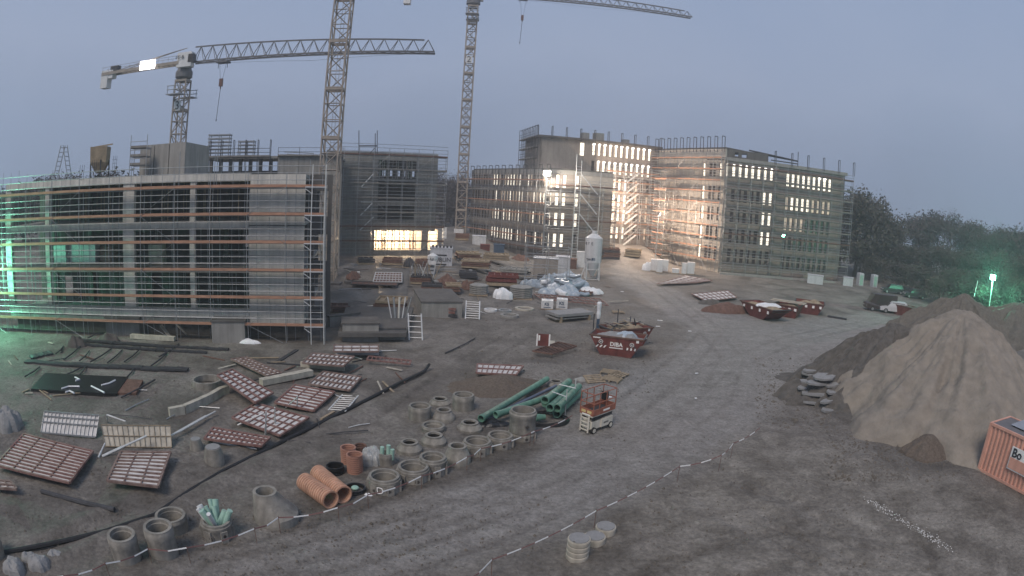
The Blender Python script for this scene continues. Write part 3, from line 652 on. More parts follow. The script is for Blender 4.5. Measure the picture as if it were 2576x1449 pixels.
# scaffolding of the near building
def near_scaffold():
    t = scaffold('scaffolding', 'near facade scaffold with orange toe boards on the open concrete building', NB, -26.5, 5.7, 0, -.1, 11.3, bay=2.93, lift=2.0, depth=.85, r=.030, rails=3, brace=3, netting=0, toeh=.17)
    m = MB()
    for s_ in np.arange(-26, 5.6, .98):
        if random.random() < .8: m.tube([NB.pt(s_, .87, 0), NB.pt(s_, .87, 12.5+random.random())], .023, n=4)
    m.build('tie_tube', 'steel', t)
    m = MB()
    for z in np.arange(2.3, 11.2, 2): m.tube([NB.pt(-26, .86, z), NB.pt(5.6, .86, z)], .02, n=4); m.tube([NB.pt(-26, .0, z-.45), NB.pt(5.6, 0, z-.45)], .016, n=4)
    m.build('ledger', 'steel', t)
    for z in (1.3, 3.3, 5.3, 7.3, 9.3, 11.3):       # white end brackets at the right return
        m = MB(); m.beam(NB.pt(4.2, -.3, z), NB.pt(5.7, -.3, z), .07, .07); m.beam(NB.pt(4.2, -.3, z-.12), NB.pt(4.75, -.3, z-.5), .05, .05); m.build('bracket', 'steel_pale', t)
    m = MB()
    for s_ in (4.7, 5.65): m.tube([NB.pt(s_, -.3, -.2), NB.pt(s_, -.3, 12.9)], .04, n=5)
    m.build('corner_post', 'steel_pale', t)
    for s_ in (-10, -2.9, -2.7, -5.8, 5.6): MB().tube([NB.pt(s_, .4, 11.3), NB.pt(s_, .4, 14.0)], .03, n=4).build('tall_post', 'steel', t)
near_scaffold()
# planks and debris at its foot
def plank(label, a, b, w=.25, h=.05, material='wood', name='plank', cat='plank', group=None):
    m = MB().beam(a, b, w, h); o = m.build(name, material); return tag(o, label, cat, group)
plank('pale plank leaning diagonally at the foot of the near scaffold, left of the pale block', G(405, 818, .9), G(428, 848, .1), .3, .08, 'plypale')
plank('second leaning board, right of the first at the scaffold foot', G(440, 812, 1.0), G(470, 842, .1), .2, .08, 'plypale')
plank('long thick pale beam lying on the earth before the dark basement gap', G(330, 845, .2), G(440, 852, .2), .45, .3, 'plypale', 'timber_beam', 'beam')
# roof clutter on the near building
def aframe(label, s, z, h):
    t = thing('step_ladder', label, 'ladder', NB.pt(s, 4, z))
    for q, nm in ((-1, 'leg_frame'), (1, 'leg_frame')):
        m = MB(); a0, a1 = NB.pt(s+q*.9, 4, z), NB.pt(s+q*.12, 4, z+h)
        for w_ in (-.3, .3): m.beam(a0+Vector((0, w_, 0)), a1+Vector((0, w_, 0)), .06, .06)
        for k in range(8): p = a0.lerp(a1, (k+.5)/8); m.tube([p-Vector((0, .3, 0)), p+Vector((0, .3, 0))], .03, n=4)
        m.build(nm, 'steel', t)
aframe('tall A shaped step ladder standing on the left roof', -18.9, 12.25, 3.1)
t = thing('concrete_skip', 'brown concrete bucket on a frame standing on the left roof', 'hopper', NB.pt(-15.8, 5, 12.2))
c = TD(251, 420, 51); m = MB(); m.lathe((c.x, c.y, 13.5), [(.5, -.7), (1.05, .1), (1.12, 1.35), (1.05, 1.35), (.98, .15), (.4, -.6)], n=4, axis=Matrix.Rotation(1.25, 3, 'Z')); m.build('bucket', 'wood', t)
[MB().beam((c.x+a, c.y+b, 12.2), (c.x+a, c.y+b, 13.8), .08, .08).build('leg', 'steel_dark', t) for a in (-.6, .6) for b in (-.6, .6)]
m = MB().beam((c.x-.8, c.y, 14.9), (c.x+1.4, c.y, 15.0), .1, .1); m.build('lip', 'wood', t)
for k, (u, v, D, h) in enumerate([(236, 412, 50, 1.9), (378, 388, 60, 3.2), (288, 400, 60, 2.9), (205, 425, 50, 1.6)]):
    p = TD(u, v, D); m = MB()
    for a in np.linspace(-.25, .25, 3): m.tube([(p.x+a, p.y, 12.2), (p.x+a+.1, p.y, p.z+.3)], .02, n=4)
    for z in np.arange(12.5, p.z, .35): m.tube([(p.x-.27, p.y, z), (p.x+.3, p.y, z)], .015, n=4)
    tag(m.build('rebar_cage', 'steel_dark'), 'thin rebar cage standing on the roof, %s' % ['just left of the hopper', 'left of the lift core top', 'leaning between hopper and lift core', 'nearest the step ladder'][k], 'rebar cage', 'rebar cages on the left roof')
# access stair scaffold left of the core
STF = Fac(TD(332, 400, 51), 14.5)
scaffold('stair_tower', 'narrow stair scaffold against the left side of the roof lift core', STF, -.2, 1.4, 0, 12.2, hz(332, 372, 51), bay=1.6, lift=.7, depth=1.0, toe='deck', rails=1, brace=0)
# rear storey of the same building, higher and further back
CB = Fac((77*sin(radians(-30)), 77*cos(radians(-30))), 14.5)
cb = thing('concrete_building', 'taller concrete storey with raw grey walls rising behind the open frame building', 'building', CB.pt(8, 2, 5))
s_a = CB.sz(530, 400)[0]; s_b = CB.sz(700, 400)[0]; s_c = CB.sz(862, 400)[0]
m = MB(); fbox(m, CB, s_a-1, s_c, 0, 9, 14.9, 15.2); m.build('roof_slab', 'concrete', cb)
m = wall(CB, s_b, s_c, -.5, 14.9, [(s_b+2.5, s_b+4.5, 6, 8.5), (s_b+2.5, s_b+4.5, 9.8, 12)], th=.35); m.build('wall', 'concrete', cb)
m = MB(); fbox(m, CB, s_a-1, s_b, 1, 1.3, 9, 13.4); m.build('wall', 'concrete_dim', cb)
for k, s_ in enumerate(np.linspace(s_a, s_b-1, 7)):
    m = MB(); fbox(m, CB, s_-.22, s_+.22, .2, .65, 13.2, 14.9); m.build('column', 'concrete_dim', cb)
for s0_, s1_, h in ((s_a-.5, s_a+2.5, 2.9), (s_a+3.6, s_a+5.8, 2.0)):    # column formwork standing on it
    m = MB()
    for z in np.arange(15.2, 15.2+h, .45): fbox(m, CB, s0_, s1_, -.1, 1.3, z, z+.14)
    [m.tube([CB.pt(q, w_, 15.2), CB.pt(q, w_, 15.2+h)], .06, n=4) for q in (s0_+.1, (s0_+s1_)/2, s1_-.1) for w_ in (0, 1.1)]; m.build('column_formwork', 'steel', cb)
scaffold('roof_guard', 'row of hooked guard posts along the rear roof edge, left of the first crane mast', CB, s_a, s_b-1, -.9, 13.0, 15.1, bay=1.7, lift=2, tops=1, brace=0, group='roof edge guards', toe='deck', r=.04, material='steel_dark')
scaffold('roof_guard', 'thin guard railing on the rear roof around the first crane mast', CB, s_b, s_c, -.4, 13.0, 15.2, bay=2.6, lift=2, tops=0, brace=0, group='roof edge guards', toe='deck', r=.03, material='steel_dark')
for k, (u0, u1) in enumerate(((715, 790), (722, 786))):
    a = TD(u0, 382+6*k, 75.5); b = TD(u1, 386+6*k-8*(1-k)*0, 75.5); plank('formwork girder lying on the rear roof, %s' % ['upper one', 'lower one'][k], a, b, .12, .12, 'steel', 'girder', 'girder')
# ------------------------------------------------------------------ the tower block with the lit ground floor
BB = Fac((-25.6, 80.0), Q=(-11.3, 86.2)); bz = lambda x, y, ox=900, oy=400: BB.sz(*ZR(ox, oy, x, y))
bb = thing('concrete_building', 'concrete block with tall dark openings above one brightly lit warm room', 'building', BB.pt(7, 6, 1.5))
s0 = bz(985, 700)[0]-1.5; s1 = bz(1965, 1000)[0]+.1
zt = 16.5; holes = [(1392, 1850, 545, 725), (1390, 1845, 757, 948), (1385, 1832, 995, 1148), (1352, 1826, 1244, 1443), (1890, 1960, 1250, 1443)]
hh = []
for a, b, c, d in holes:
    A = bz(a, (c+d)/2); B_ = bz(b, (c+d)/2); hh.append((A[0], B_[0], bz((a+b)/2, d)[1], bz((a+b)/2, c)[1]))
m = wall(BB, s0, s1, .6, zt, hh, th=.4); m.build('wall', 'concrete', bb)
lz0, lz1 = hh[3][2], hh[3][3]
for z in (.9, lz1+.35, hh[2][3]+.35, hh[1][3]+.2, zt-.35):
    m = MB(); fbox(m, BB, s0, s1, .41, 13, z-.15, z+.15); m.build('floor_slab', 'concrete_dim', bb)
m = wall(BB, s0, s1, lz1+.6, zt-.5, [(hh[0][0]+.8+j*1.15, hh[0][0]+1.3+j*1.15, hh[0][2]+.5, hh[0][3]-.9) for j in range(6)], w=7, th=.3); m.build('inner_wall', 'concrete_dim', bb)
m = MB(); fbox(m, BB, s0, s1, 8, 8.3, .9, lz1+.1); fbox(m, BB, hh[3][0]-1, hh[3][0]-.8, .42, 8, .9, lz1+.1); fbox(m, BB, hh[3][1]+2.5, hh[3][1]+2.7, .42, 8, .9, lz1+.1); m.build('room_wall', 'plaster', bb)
m = MB()
for k in range(26):
    q = BB.pt(random.uniform(hh[3][0], hh[3][1]), random.uniform(.6, 3), 0); MB().tube([(q.x, q.y, 1), (q.x, q.y, lz1+.2)], .05, n=4).build('shoring_prop', 'rust', bb)
m = MB()
for k in range(18):
    q = BB.pt(random.uniform(hh[0][0], hh[0][1]), random.uniform(1, 8), 0); MB().tube([(q.x, q.y, hh[0][2]), (q.x, q.y, zt-.5)], .06, n=4).build('roof_prop', 'steel', bb)
m = MB(); fbox(m, BB, s1-3.2, s1, -.0-.02, -.005, lz1+.1, zt-1); m.build('render_coat', 'concrete', bb)
def plight(name, label, p, power, col, r=.25, kind='POINT'):
    l = bpy.data.lights.new(name, kind); l.energy = power; l.color = col; l.shadow_soft_size = r
    o = bpy.data.objects.new(name, l); COL.objects.link(o); o.location = p; return o
for k in range(3):
    p = BB.pt(hh[3][0]+(k+.5)*(hh[3][1]-hh[3][0])/3, 4.2, lz1-.6); plight('room_light', '', p, 2200, (1, .74, .48), .3)
m = MB()
for k in range(3):
    p = BB.pt(hh[3][0]+(k+.5)*(hh[3][1]-hh[3][0])/3, 3.6, lz1-.02); MB().box(p, (1.2, .2, .08), BB.a).build('ceiling_lamp', 'tube', bb)
scaffold('scaffolding', 'thin grey scaffold in front of the block with the lit room', BB, s0, s1+1.0, -1.4, .8, 16.4-.4, bay=2.2, lift=2.0, r=.04, brace=3, rails=3, toe=('deck', 'deck', 'rust'))
# stair flights in the scaffold: pale diagonals
stf = thing('stair_flights', 'pale aluminium stair flights zigzagging up the scaffold of the block with the lit room', 'stairs', BB.pt(3, -1.2, 2)); zig = [(1330, 675, 1210, 805), (1320, 965, 1200, 1090), (1330, 1105, 1190, 1240)]
for a, b, c, d in zig:
    A = bz(a, b); C = bz(c, d); MB().beam(BB.pt(A[0], -1.2, A[1]), BB.pt(C[0], -1.2, C[1]), .3, .12).build('flight', 'steel_pale', stf)
for x0, x1, y in ((1210, 1310, 810), (1205, 1310, 957), (1195, 1300, 1240)):
    A = bz(x0, y); C = bz(x1, y); MB().beam(BB.pt(A[0], -1.25, A[1]), BB.pt(C[0], -1.25, C[1]), .25, .1).build('landing', 'steel_pale', stf)
# tall standards above its roof
m = MB(); D_ = 84
for u0, v0, v1 in ((903, 328, 392), (949, 328, 392), (944, 335, 392)): m.tube([TD(u0, v1, D_), TD(u0, v0, D_)], .06, n=5)
m.tube([TD(902, 367, D_), TD(948, 367, D_)], .09, n=5); m.tube([TD(925, 392, D_), TD(945, 370, D_)], .05, n=4)
tag(m.build('scaffold_gallows', 'steel_dark'), 'tall open frame of dark tubes standing on the roof right of the first crane mast', 'frame')
# ------------------------------------------------------------------ the building complex on the right
def long_wall(t, fac, L, z0, z1, wins, material='facade', dep=12, th=.4):
    wall(fac, 0, L, z0, z1, [(s-w/2, s+w/2, z-h/2, z+h/2) for s, z, w, h in wins], th=th).build('wall', material, t)
# wing with the receding row of windows
W1S = Fac((-9.6, 125.9), Q=(5.5, 103.9)); L1S = hypot(15.1, 22.0); W1F = Fac((5.5, 103.9), Q=(16.8, 104.9)); L1F = hypot(11.3, 1.0)
w1 = thing('brown_building', 'wing with a long receding row of narrow windows, right of the middle crane', 'building', W1F.pt(3, 6, 0))
kd = {k: Win(.62, 2.2, *a) for k, a in dict(lit=('lit',), dim=('litd',), dark=('glass',)).items()}
kbig = {k: Win(1.15, 2.4, *a) for k, a in dict(lit=('lit',), dark=('glass',)).items()}
rows1 = [13.9, 10.75, 7.25, 3.6]; side = []; s_ = 1.2
while s_ < L1S-1.0: side.append(s_); s_ += .98 if int(s_*10) % 5 else 1.7
long_wall(w1, W1S, L1S, -.6, 15.2, [(s, z, .62, 2.2) for s in side for z in rows1])
for z in rows1:
    for s in side:
        r_ = random.random(); kd['dim' if (s > 8 and r_ < .35) else 'lit' if (s > 8 and r_ < .8) else 'dark'].put(w1, W1S, s, z)
fs = [W1F.sz(*ZR(1700, 420, x, 1070))[0] for x in (957, 1030, 1100, 1228)]
fw = [(s, z, .66, 2.4) for s in fs for z in rows1]
long_wall(w1, W1F, L1F, -.6, 15.2, fw)
kf = {k: Win(.66, 2.4, *a) for k, a in dict(lit=('lit',), dark=('glass',)).items()}
for s in fs:
    for z in rows1: kf['dark' if (s == fs[3] and z == rows1[3]) else 'lit'].put(w1, W1F, s, z)
m = MB(); c = W1F.pt(0, 0, 0); m.prism([tuple(W1S.pt(0, 0, 0)[:2]), tuple(W1F.pt(0, -.03, 0)[:2]), tuple(W1F.pt(L1F+.02, 0, 0)[:2]), tuple(W1F.pt(L1F, 14, 0)[:2]), tuple(W1S.pt(0, 12, 0)[:2])], 15.2, 15.9); m.build('roof_slab', 'concrete', w1)
m = MB(); m.prism([tuple(W1S.pt(.3, .3, 0)[:2]), tuple(W1F.pt(.3, .3, 0)[:2]), tuple(W1F.pt(L1F-.3, .3, 0)[:2]), tuple(W1F.pt(L1F-.3, 14, 0)[:2]), tuple(W1S.pt(.3, 12, 0)[:2])], 15.9, 16.15); m.build('parapet', 'concrete_dim', w1)
m = wall(Fac(W1F.pt(L1F, 0, 0), W1F.a*57.2958+90), 0, 12, -.6, 15.2, []); m.build('end_wall', 'facade', w1)
m = MB(); fbox(m, W1F, 5.4, L1F, -.06, -.005, 12.2, 15.1); m.build('cladding_board', 'plaster', w1)
m = MB(); fbox(m, W1S, 0, L1S, -.07, -.005, 1.0, 1.8); m.build('plinth', 'concrete_dim', w1)
scaffold('scaffolding', 'thin brown scaffold along the receding window wall of the wing', W1S, -1.5, L1S+.8, -1.3, 0, 13.9, bay=2.6, lift=2.0, r=.035, brace=0, rails=2, tops=0, toe=('toe', 'rust', 'deck'), material='steel', inner=True)
scaffold('roof_guard', 'hooked guard posts along the wing roof, left of the bright floodlight', W1S, -1, L1S+.5, -1.0, 14.4, 14.6, bay=2.4, lift=2, tops=1, brace=0, group='roof edge guards', toe='deck', r=.06, material='steel_dark')
scaffold('scaffolding', 'scaffold in front of the wing gable with big bright windows', W1F, -.6, L1F+.6, -1.3, 0, 13.2, bay=2.4, lift=2.0, r=.042, brace=3, rails=2, toe=('deck', 'rust'), inner=True)
# ladder tower at the wing corner
LT = Fac(W1F.pt(4.1, -2.8, 0), W1F.a*57.2958)
t = thing('stair_tower', 'tall pale ladder tower with stair flights in front of the wing gable', 'scaffold', LT.pt(0, 0, 0))
m = MB()
for a in (0, .9): m.tube([LT.pt(a, 0, 0), LT.pt(a-.0, 0, 18.6 if a == 0 else 17.6)], .06, n=5)
for z in np.arange(.5, 17, .5): m.tube([LT.pt(0, 0, z), LT.pt(.9, 0, z)], .035, n=4)
m.build('mast', 'steel_pale', t)
m = MB()
for z in (5.2, 8.6, 12.0): m.beam(LT.pt(1.0, .4, z+3.3), LT.pt(4.0, .4, z), .35, .14)
m.build('stair_flight', 'steel_pale', t)
MB().tube([LT.pt(4.4, .3, 0), LT.pt(4.4, .3, 16.2)], .06, n=5).build('post', 'steel_pale', t)
# main block behind
MM = Fac((3.9, 111.9), Q=(27.9, 117.8)); LM = hypot(24.0, 5.9); ZM = 22.3
mm = thing('brown_building', 'tall main block behind the wing, with rows of round topped bright lamps in its windows', 'building', MM.pt(10, 8, 2))
rowsM = [20.75, 17.4, 14.3, 11.2, 8.3, 4.9]
mx = [MM.sz(*ZR(1700, 420, 1412+i*56.3, 430))[0] for i in range(11)]; mx2 = [MM.sz(*ZR(1700, 420, 1400+i*56.3, 580))[0] for i in range(11)]
km = {'lamp': Win(.62, 2.35, 'lit', True), 'lit': Win(.62, 2.35, 'lit'), 'dim': Win(.62, 2.35, 'litd'), 'dark': Win(.62, 2.35, 'glass')}
ww = []
for i, z in enumerate(rowsM):
    xs = mx if i == 0 else mx2
    for j, s in enumerate(xs):
        if i > 1 and j < 4: continue
        ww.append((s, z, .62, 2.35, 'lamp' if i < 2 and not (i == 1 and j == 0) else 'lit' if j in (4, 5, 6) and i > 1 else 'dim' if i > 1 and random.random() < .5 else 'dark'))
dw = MM.sz(*ZR(1700, 420, 1297, 400)); ww.append((dw[0], 20.6, 1.0, 2.6, 'door'))
long_wall(mm, MM, LM+.4, -.5, ZM, [q[:4] for q in ww], material='facade')
kdoor = Win(1.0, 2.6, 'lit')
for s, z, a, b, k in ww: (kdoor if k == 'door' else km[k]).put(mm, MM, s, z)
ML = Fac(MM.pt(0, 11, 0), Q=(3.9, 111.9)); m = wall(ML, 0, 11, 10, ZM, []); m.build('wall', 'facade', mm)
m = MB(); m.prism([tuple(MM.pt(-.5, -.5, 0)[:2]), tuple(MM.pt(LM+.6, -.5, 0)[:2]), tuple(MM.pt(LM+.4, 11, 0)[:2]), tuple(MM.pt(-.5, 11, 0)[:2])], ZM, ZM+.35); m.build('roof_slab', 'concrete_dim', mm)
for x_, w_, h_ in ((1382, 55, 1.5), (1520, 80, 1.7), (1800, 50, 1.0)):
    s = MM.sz(*ZR(1700, 420, x_, 260))[0]; m = MB(); fbox(m, MM, s-w_/85, s+w_/85, 2.5, 4.0, ZM+.35, ZM+.35+h_); m.build('roof_unit', 'concrete', mm)
scaffold('roof_guard', 'guard posts and rails along the front roof edge of the main block', MM, -.8, LM, -1.0, ZM-.3, ZM+.05, bay=2.9, lift=2, tops=1, brace=0, group='roof edge guards', toe='deck', r=.06, material='steel_dark')
scaffold('roof_guard', 'hooked guard scaffold at the left end of the main block roof', ML, -.5, 11, -1.2, 15.6, ZM, bay=1.8, lift=2, tops=1, brace=0, group='roof edge guards', toe='deck', r=.06, material='steel_dark')
scaffold('scaffolding', 'orange brown scaffold in the lit courtyard against the main block', MM, LM-11.8, LM-.2, -1.5, 2.6, 16.8, bay=2.0, lift=2.0, r=.05, brace=2, rails=2, toe='toe', material='steel_pale')
# stair scaffold in the courtyard corner
ST = Fac(MM.pt(LM-8.4, -3.4, 0), MM.a*57.2958)
t = thing('stair_tower', 'zigzag stair scaffold standing in the lit courtyard', 'scaffold', ST.pt(0, 0, 2.5)); z = 2.8; m2 = MB(); m1 = MB(); k = 0
for a in (0, 2.9):
    for b in (0, 1.1): m1.tube([ST.pt(a, b, 2.3), ST.pt(a, b, 17.5)], .045, n=5)
m1.build('post', 'steel', t)
while z < 15.5:
    m2.beam(ST.pt(.2, .3, z), ST.pt(2.7, .3, z+2), .7, .12); m2.tube([ST.pt(.2, -.1, z+1), ST.pt(2.7, -.1, z+3)], .04, n=4); z += 2
m2.build('stair_flight', 'steel_pale', t)
# right wing: lit inner side and dark outer side
W3L = Fac((27.9, 117.6), Q=(36.2, 100.7)); L3L = hypot(8.3, 16.9); W3R = Fac((36.2, 100.7), Q=(60.5, 98.2)); L3R = hypot(24.3, 2.5)
w3 = thing('brown_building', 'right wing with a lit inner side and a long dark facade ending at the trees', 'building', W3R.pt(6, 6, 0))
rz = lambda f, x, y: f.sz(*ZR(2400, 480, x, y))
rows3 = [18.25, 14.0, 10.3, 6.8, 3.3]
wl = []
for x_ in (628, 795, 845):
    s = rz(W3L, x_, 700)[0]
    for i, z in enumerate(rows3): wl.append((s, z, .7, 2.5, 'lit' if x_ == 628 or i == 0 else 'dark'))
for x_ in (700, 735): wl += [(rz(W3L, x_, 700)[0], z, .7, 2.5, 'dark') for z in rows3]
long_wall(w3, W3L, L3L, -.8, 22.0, [q[:4] for q in wl], material='plaster')
k3 = {'lamp': Win(.66, 2.4, 'lit', True), 'lit': Win(.66, 2.4, 'lit'), 'dark': Win(.66, 2.4, 'glass'), 'dim': Win(.66, 2.4, 'litd')}; k3l = {'lit': Win(.7, 2.5, 'lit'), 'dark': Win(.7, 2.5, 'glass')}
for s, z, a, b, k in wl: k3l[k].put(w3, W3L, s, z)
wr = []
g1 = [rz(W3R, 945+i*63.5, 450)[0] for i in range(7)]; g2 = [rz(W3R, 1490+i*53, 520)[0] for i in range(9)]
for i, z in enumerate(rows3):
    for j, s in enumerate(g1): wr.append((s, z-.1, .66, 2.4, 'lamp' if i == 0 else 'lit' if j >= 5 and i < 4 else 'dark'))
    for j, s in enumerate(g2): wr.append((s, z-.55, .66, 2.4, ('lamp' if j in (6, 7) else 'lit') if i == 0 else 'lit' if i == 1 and 1 <= j <= 4 else 'dim' if i in (1, 2) and (j < 4 or i == 1) else 'dark'))
long_wall(w3, W3R, L3R, -1.2, 19.9, [q[:4] for q in wr], material='facade')
for s, z, a, b, k in wr: k3[k].put(w3, W3R, s, z)
sm = rz(W3R, 1370, 500)[0]
m = MB(); fbox(m, W3R, 0, L3R+.4, -.45, .2, 19.9, 20.5); m.build('cornice', 'concrete', w3)
m = MB(); m.prism([tuple(W3R.pt(-.2, .2, 0)[:2]), tuple(W3R.pt(L3R+.4, .2, 0)[:2]), tuple(W3R.pt(L3R+.4, 14, 0)[:2]), tuple(W3L.pt(0, .2, 0)[:2])], 19.9, 20.45); m.build('roof_slab', 'concrete_dim', w3)
m = MB(); fbox(m, W3R, sm-.3, sm+.3, -.3, 0, -1, 19.9); m.build('downpipe_strip', 'facade', w3)
ep = rz(W3R, 1300, 300)[0]
m = MB(); fbox(m, W3R, .05, .35, .85, 8, 20.5, 22.0)
wall(W3R, .05, ep, 20.5, 22.0, [(1.9, 2.6, 20.9, 21.6), (3.2, 4.2, 20.8, 21.5)], w=.5, mb=m); m.build('attic_wall', 'concrete_dim', w3)
m = MB(); fbox(m, W3L, 0, L3L, .2, 8, 21.9, 22.3); m.build('attic_roof', 'concrete_dim', w3)
m = MB(); m.tube([W3R.pt(ep-3.4, 2, 22.4), W3R.pt(ep+5.6, -.6, 21.3)], .14, n=4); m.tube([W3R.pt(ep-1, 5, 22.3), W3R.pt(ep+5.6, -.6, 21.3)], .14, n=4); m.tube([W3R.pt(ep+5.6, -.6, 20.4), W3R.pt(ep+5.6, -.6, 23)], .08, n=4); m.tube([W3R.pt(ep+.3, -.2, 20.9), W3R.pt(ep+5.6, -.6, 20.8)], .1, n=4)
m.build('loading_platform', 'steel_dark', w3)
wall(Fac(W3R.pt(L3R, 0, 0), W3R.a*57.2958+90), 0, 12, -1, 19.9, []).build('end_wall', 'facade', w3)
scaffold('scaffolding', 'bright orange lit scaffold covering the inner side of the right wing', W3L, -.5, L3L+.5, -1.5, 0, 20.2, bay=2.0, lift=2.0, r=.05, brace=2, rails=3, toe='toe', depth=.9)
scaffold('roof_guard', 'hooked guard posts along the roof above the lit scaffold', W3L, 0, L3L, -1.0, 21.4, 22.1, bay=1.9, lift=2, tops=1, brace=0, group='roof edge guards', toe='deck', r=.06, material='steel_dark')
scaffold('scaffolding', 'dim scaffold in front of the dark facade of the right wing', W3R, .1, L3R+1.4, -1.3, -.5, 19.0, bay=2.3, lift=2.0, r=.045, brace=3, rails=2, toe=('deck', 'rust', 'deck'))
scaffold('roof_guard', 'guard posts and rails at the roof edge of the dark facade, towards the trees', W3R, ep+1, L3R+1.6, -1.2, 20.0, 20.5, bay=3.4, lift=2, tops=1, brace=0, group='roof edge guards', toe='deck', r=.06, material='steel_dark')
# outer protruding scaffold bay
PB = Fac(W3L.pt(5.4, -5.2, 0), W3L.a*57.2958)
scaffold('scaffolding', 'free standing scaffold bay in front of the lit inner side of the right wing', PB, 0, 3.4, 0, .3, 15.8, bay=1.7, lift=2.0, r=.04, brace=0, rails=3, toe='toe', depth=2)
# ------------------------------------------------------------------ tower cranes
def lattice_mast(t, c, z0, z1, w, r, rot=0, sec=5.8, name='mast', material='crane'):
    h = w/2; cs = [Vector((c[0], c[1], 0))+Matrix.Rotation(rot, 3, 'Z') @ Vector(q) for q in ((-h, -h, 0), (h, -h, 0), (h, h, 0), (-h, h, 0))]
    z = z0; k = 0
    while z < z1-.1:
        zt = min(z+sec, z1); m = MB(); U = lambda i, zz: (cs[i].x, cs[i].y, zz)
        for i in range(4): m.beam(U(i, z), U(i, zt), r*2.4, r*2.4)
        n = max(1, round((zt-z)/(w*.95))); st = (zt-z)/n
        for j in range(n):
            for i in range(4):
                a, b = (i, (i+1) % 4) if (j+i) % 2 else ((i+1) % 4, i); m.tube([U(a, z+j*st), U(b, z+(j+1)*st)], r, n=4)
                m.tube([U(i, z+j*st), U((i+1) % 4, z+j*st)], r*.9, n=4)
        for i in range(4): m.beam(U(i, zt-.18), U((i+1) % 4, zt-.18), r*3, r*4)
        # inner ladder
        a = Vector((c[0], c[1], 0))
        for q in (-.2, .2): m.tube([(a.x+q, a.y+h*.3, z), (a.x+q, a.y+h*.3, zt)], r*.45, n=3)
        for j in range(int((zt-z)/.6)): m.tube([(a.x-.2, a.y+h*.3, z+j*.6), (a.x+.2, a.y+h*.3, z+j*.6)], r*.35, n=3)
        m.build('mast_section', material, t); z = zt; k += 1
def crane(label, base, zj, w, r, jdir, jlen, tail, cabside=1, number=None, nz=None, detail=True, jh=1.5, trolley=None, hookz=None, ropez=None):
    c = Vector((base[0], base[1], 0)); t = thing('tower_crane', label, 'tower crane', base, 'tower cranes')
    lattice_mast(t, c, base[2], zj-2.6, w, r, rot=atan2(jdir[1], jdir[0])*0+.12)
    MB().box((c.x, c.y, base[2]+.2), (w*2.2, w*2.2, 1.2)).build('foundation', 'concrete_dim', t)
    j = Vector((jdir[0], jdir[1], 0)).normalized(); s = Vector((-j.y, j.x, 0)); up = Vector((0, 0, 1)); A = Vector((c.x, c.y, zj))
    MB().lathe((c.x, c.y, zj-2.5), [(w*.55, 0), (w*.75, .3), (w*.75, 1.1), (w*.6, 1.6), (w*.6, 2.1)], n=16).build('slewing_ring', 'craneg', t)
    ang = atan2(j.y, j.x)
    for q in (-1, 1):
        m = MB()
        m.box(c+s*(w*1.15*q)+Vector((0, 0, zj-5.2)), (w*1.4, w*.9, .12), ang)
        for a in (-.6, 0, .6): m.tube([c+s*(w*1.5*q)+j*(a*w)+up*(zj-5.2), c+s*(w*1.5*q)+j*(a*w)+up*(zj-3.9)], r*.8, n=4)
        for z in (-4.5, -3.9): m.tube([c+s*(w*1.5*q)-j*(.7*w)+up*(zj+z), c+s*(w*1.5*q)+j*(.7*w)+up*(zj+z)], r*.8, n=4)
        m.build('climbing_platform', 'steel', t)
    # jib
    m = MB(); hw = .65; top = lambda x: A+j*x+up*(jh*1.25+.25 if x > 2 else jh)
    x0 = 1.6; n = int((jlen-x0)/2.0)
    for q in (-1, 1): m.beam(A+j*x0+s*hw*q, A+j*jlen+s*hw*q, r*2.6, r*2.6)
    m.beam(A+j*x0+up*jh*1.3, A+j*(jlen-1.6)+up*(jh*.95), r*2.4, r*2.4)
    for k in range(n):
        xa = x0+(jlen-x0)*k/n; xb = x0+(jlen-x0)*(k+1)/n; xm = (xa+xb)/2; hh_ = jh*(1.3-.35*k/n)
        for q in (-1, 1):
            m.tube([A+j*xa+s*hw*q, A+j*xm+up*hh_], r*.75, n=4); m.tube([A+j*xb+s*hw*q, A+j*xm+up*hh_], r*.75, n=4)
        m.tube([A+j*xa-s*hw, A+j*xb+s*hw], r*.6, n=4)
    m.build('jib', 'craneg', t)
    m = MB(); m.tube([A+j*4-up*.35, A+j*(jlen*.55)-up*1.0, A+j*jlen-up*.05], .02, n=3); m.build('trolley_rope', 'steel_dark', t)
    # counter jib
    m = MB()
    for q in (-1, 1): m.beam(A-j*.5+s*.7*q+up*.2, A-j*tail+s*.7*q, .25, .5)
    for k in range(int(tail)): m.beam(A-j*(k+.5)-s*.7+up*.1, A-j*(k+.5)+s*.7+up*.1, .1, .1)
    for q in (-1, 1):
        m.tube([A-j*1+s*.8*q+up*1.3, A-j*tail+s*.8*q+up*1.1], .03, n=4)
        for k in range(0, int(tail), 2): m.tube([A-j*(k+1)+s*.8*q, A-j*(k+1)+s*.8*q+up*1.2], .03, n=4)
        m.tube([A+up*2.6, A-j*(tail*.8)+s*.5*q+up*.3], .07, n=4)
    m.build('counter_jib', 'crane', t)
    m = MB(); m.box(A-j*(tail-.7)-up*.9, (1.5, 1.5, 3.0), ang); m.box(A-j*(tail-2.0)-up*.15, (1.0, 1.4, 1.4), ang); m.build('counterweight', 'white', t)
    MB().box(A-j*(tail-2.6)+up*.7, (1.6, 1.2, 1.1), ang).build('hoist', 'steel_dark', t)
    # tower head and cab
    MB().box(A+up*.6, (2.6, 1.5, 2.4), ang).build('tower_head', 'white', t)
    sd = s*cabside; cc = A+j*.9+sd*1.3+up*.25
    m = MB().box(cc, (2.3, 1.2, 2.2), ang); cab = m.build('cab', 'white', t)
    m = MB().box(cc+j*1.0+sd*.05+up*.2, (.9, 1.24, 1.3), ang).build('cab_window', 'glass', cab); WL[cab.name] = WL[t.name].copy()
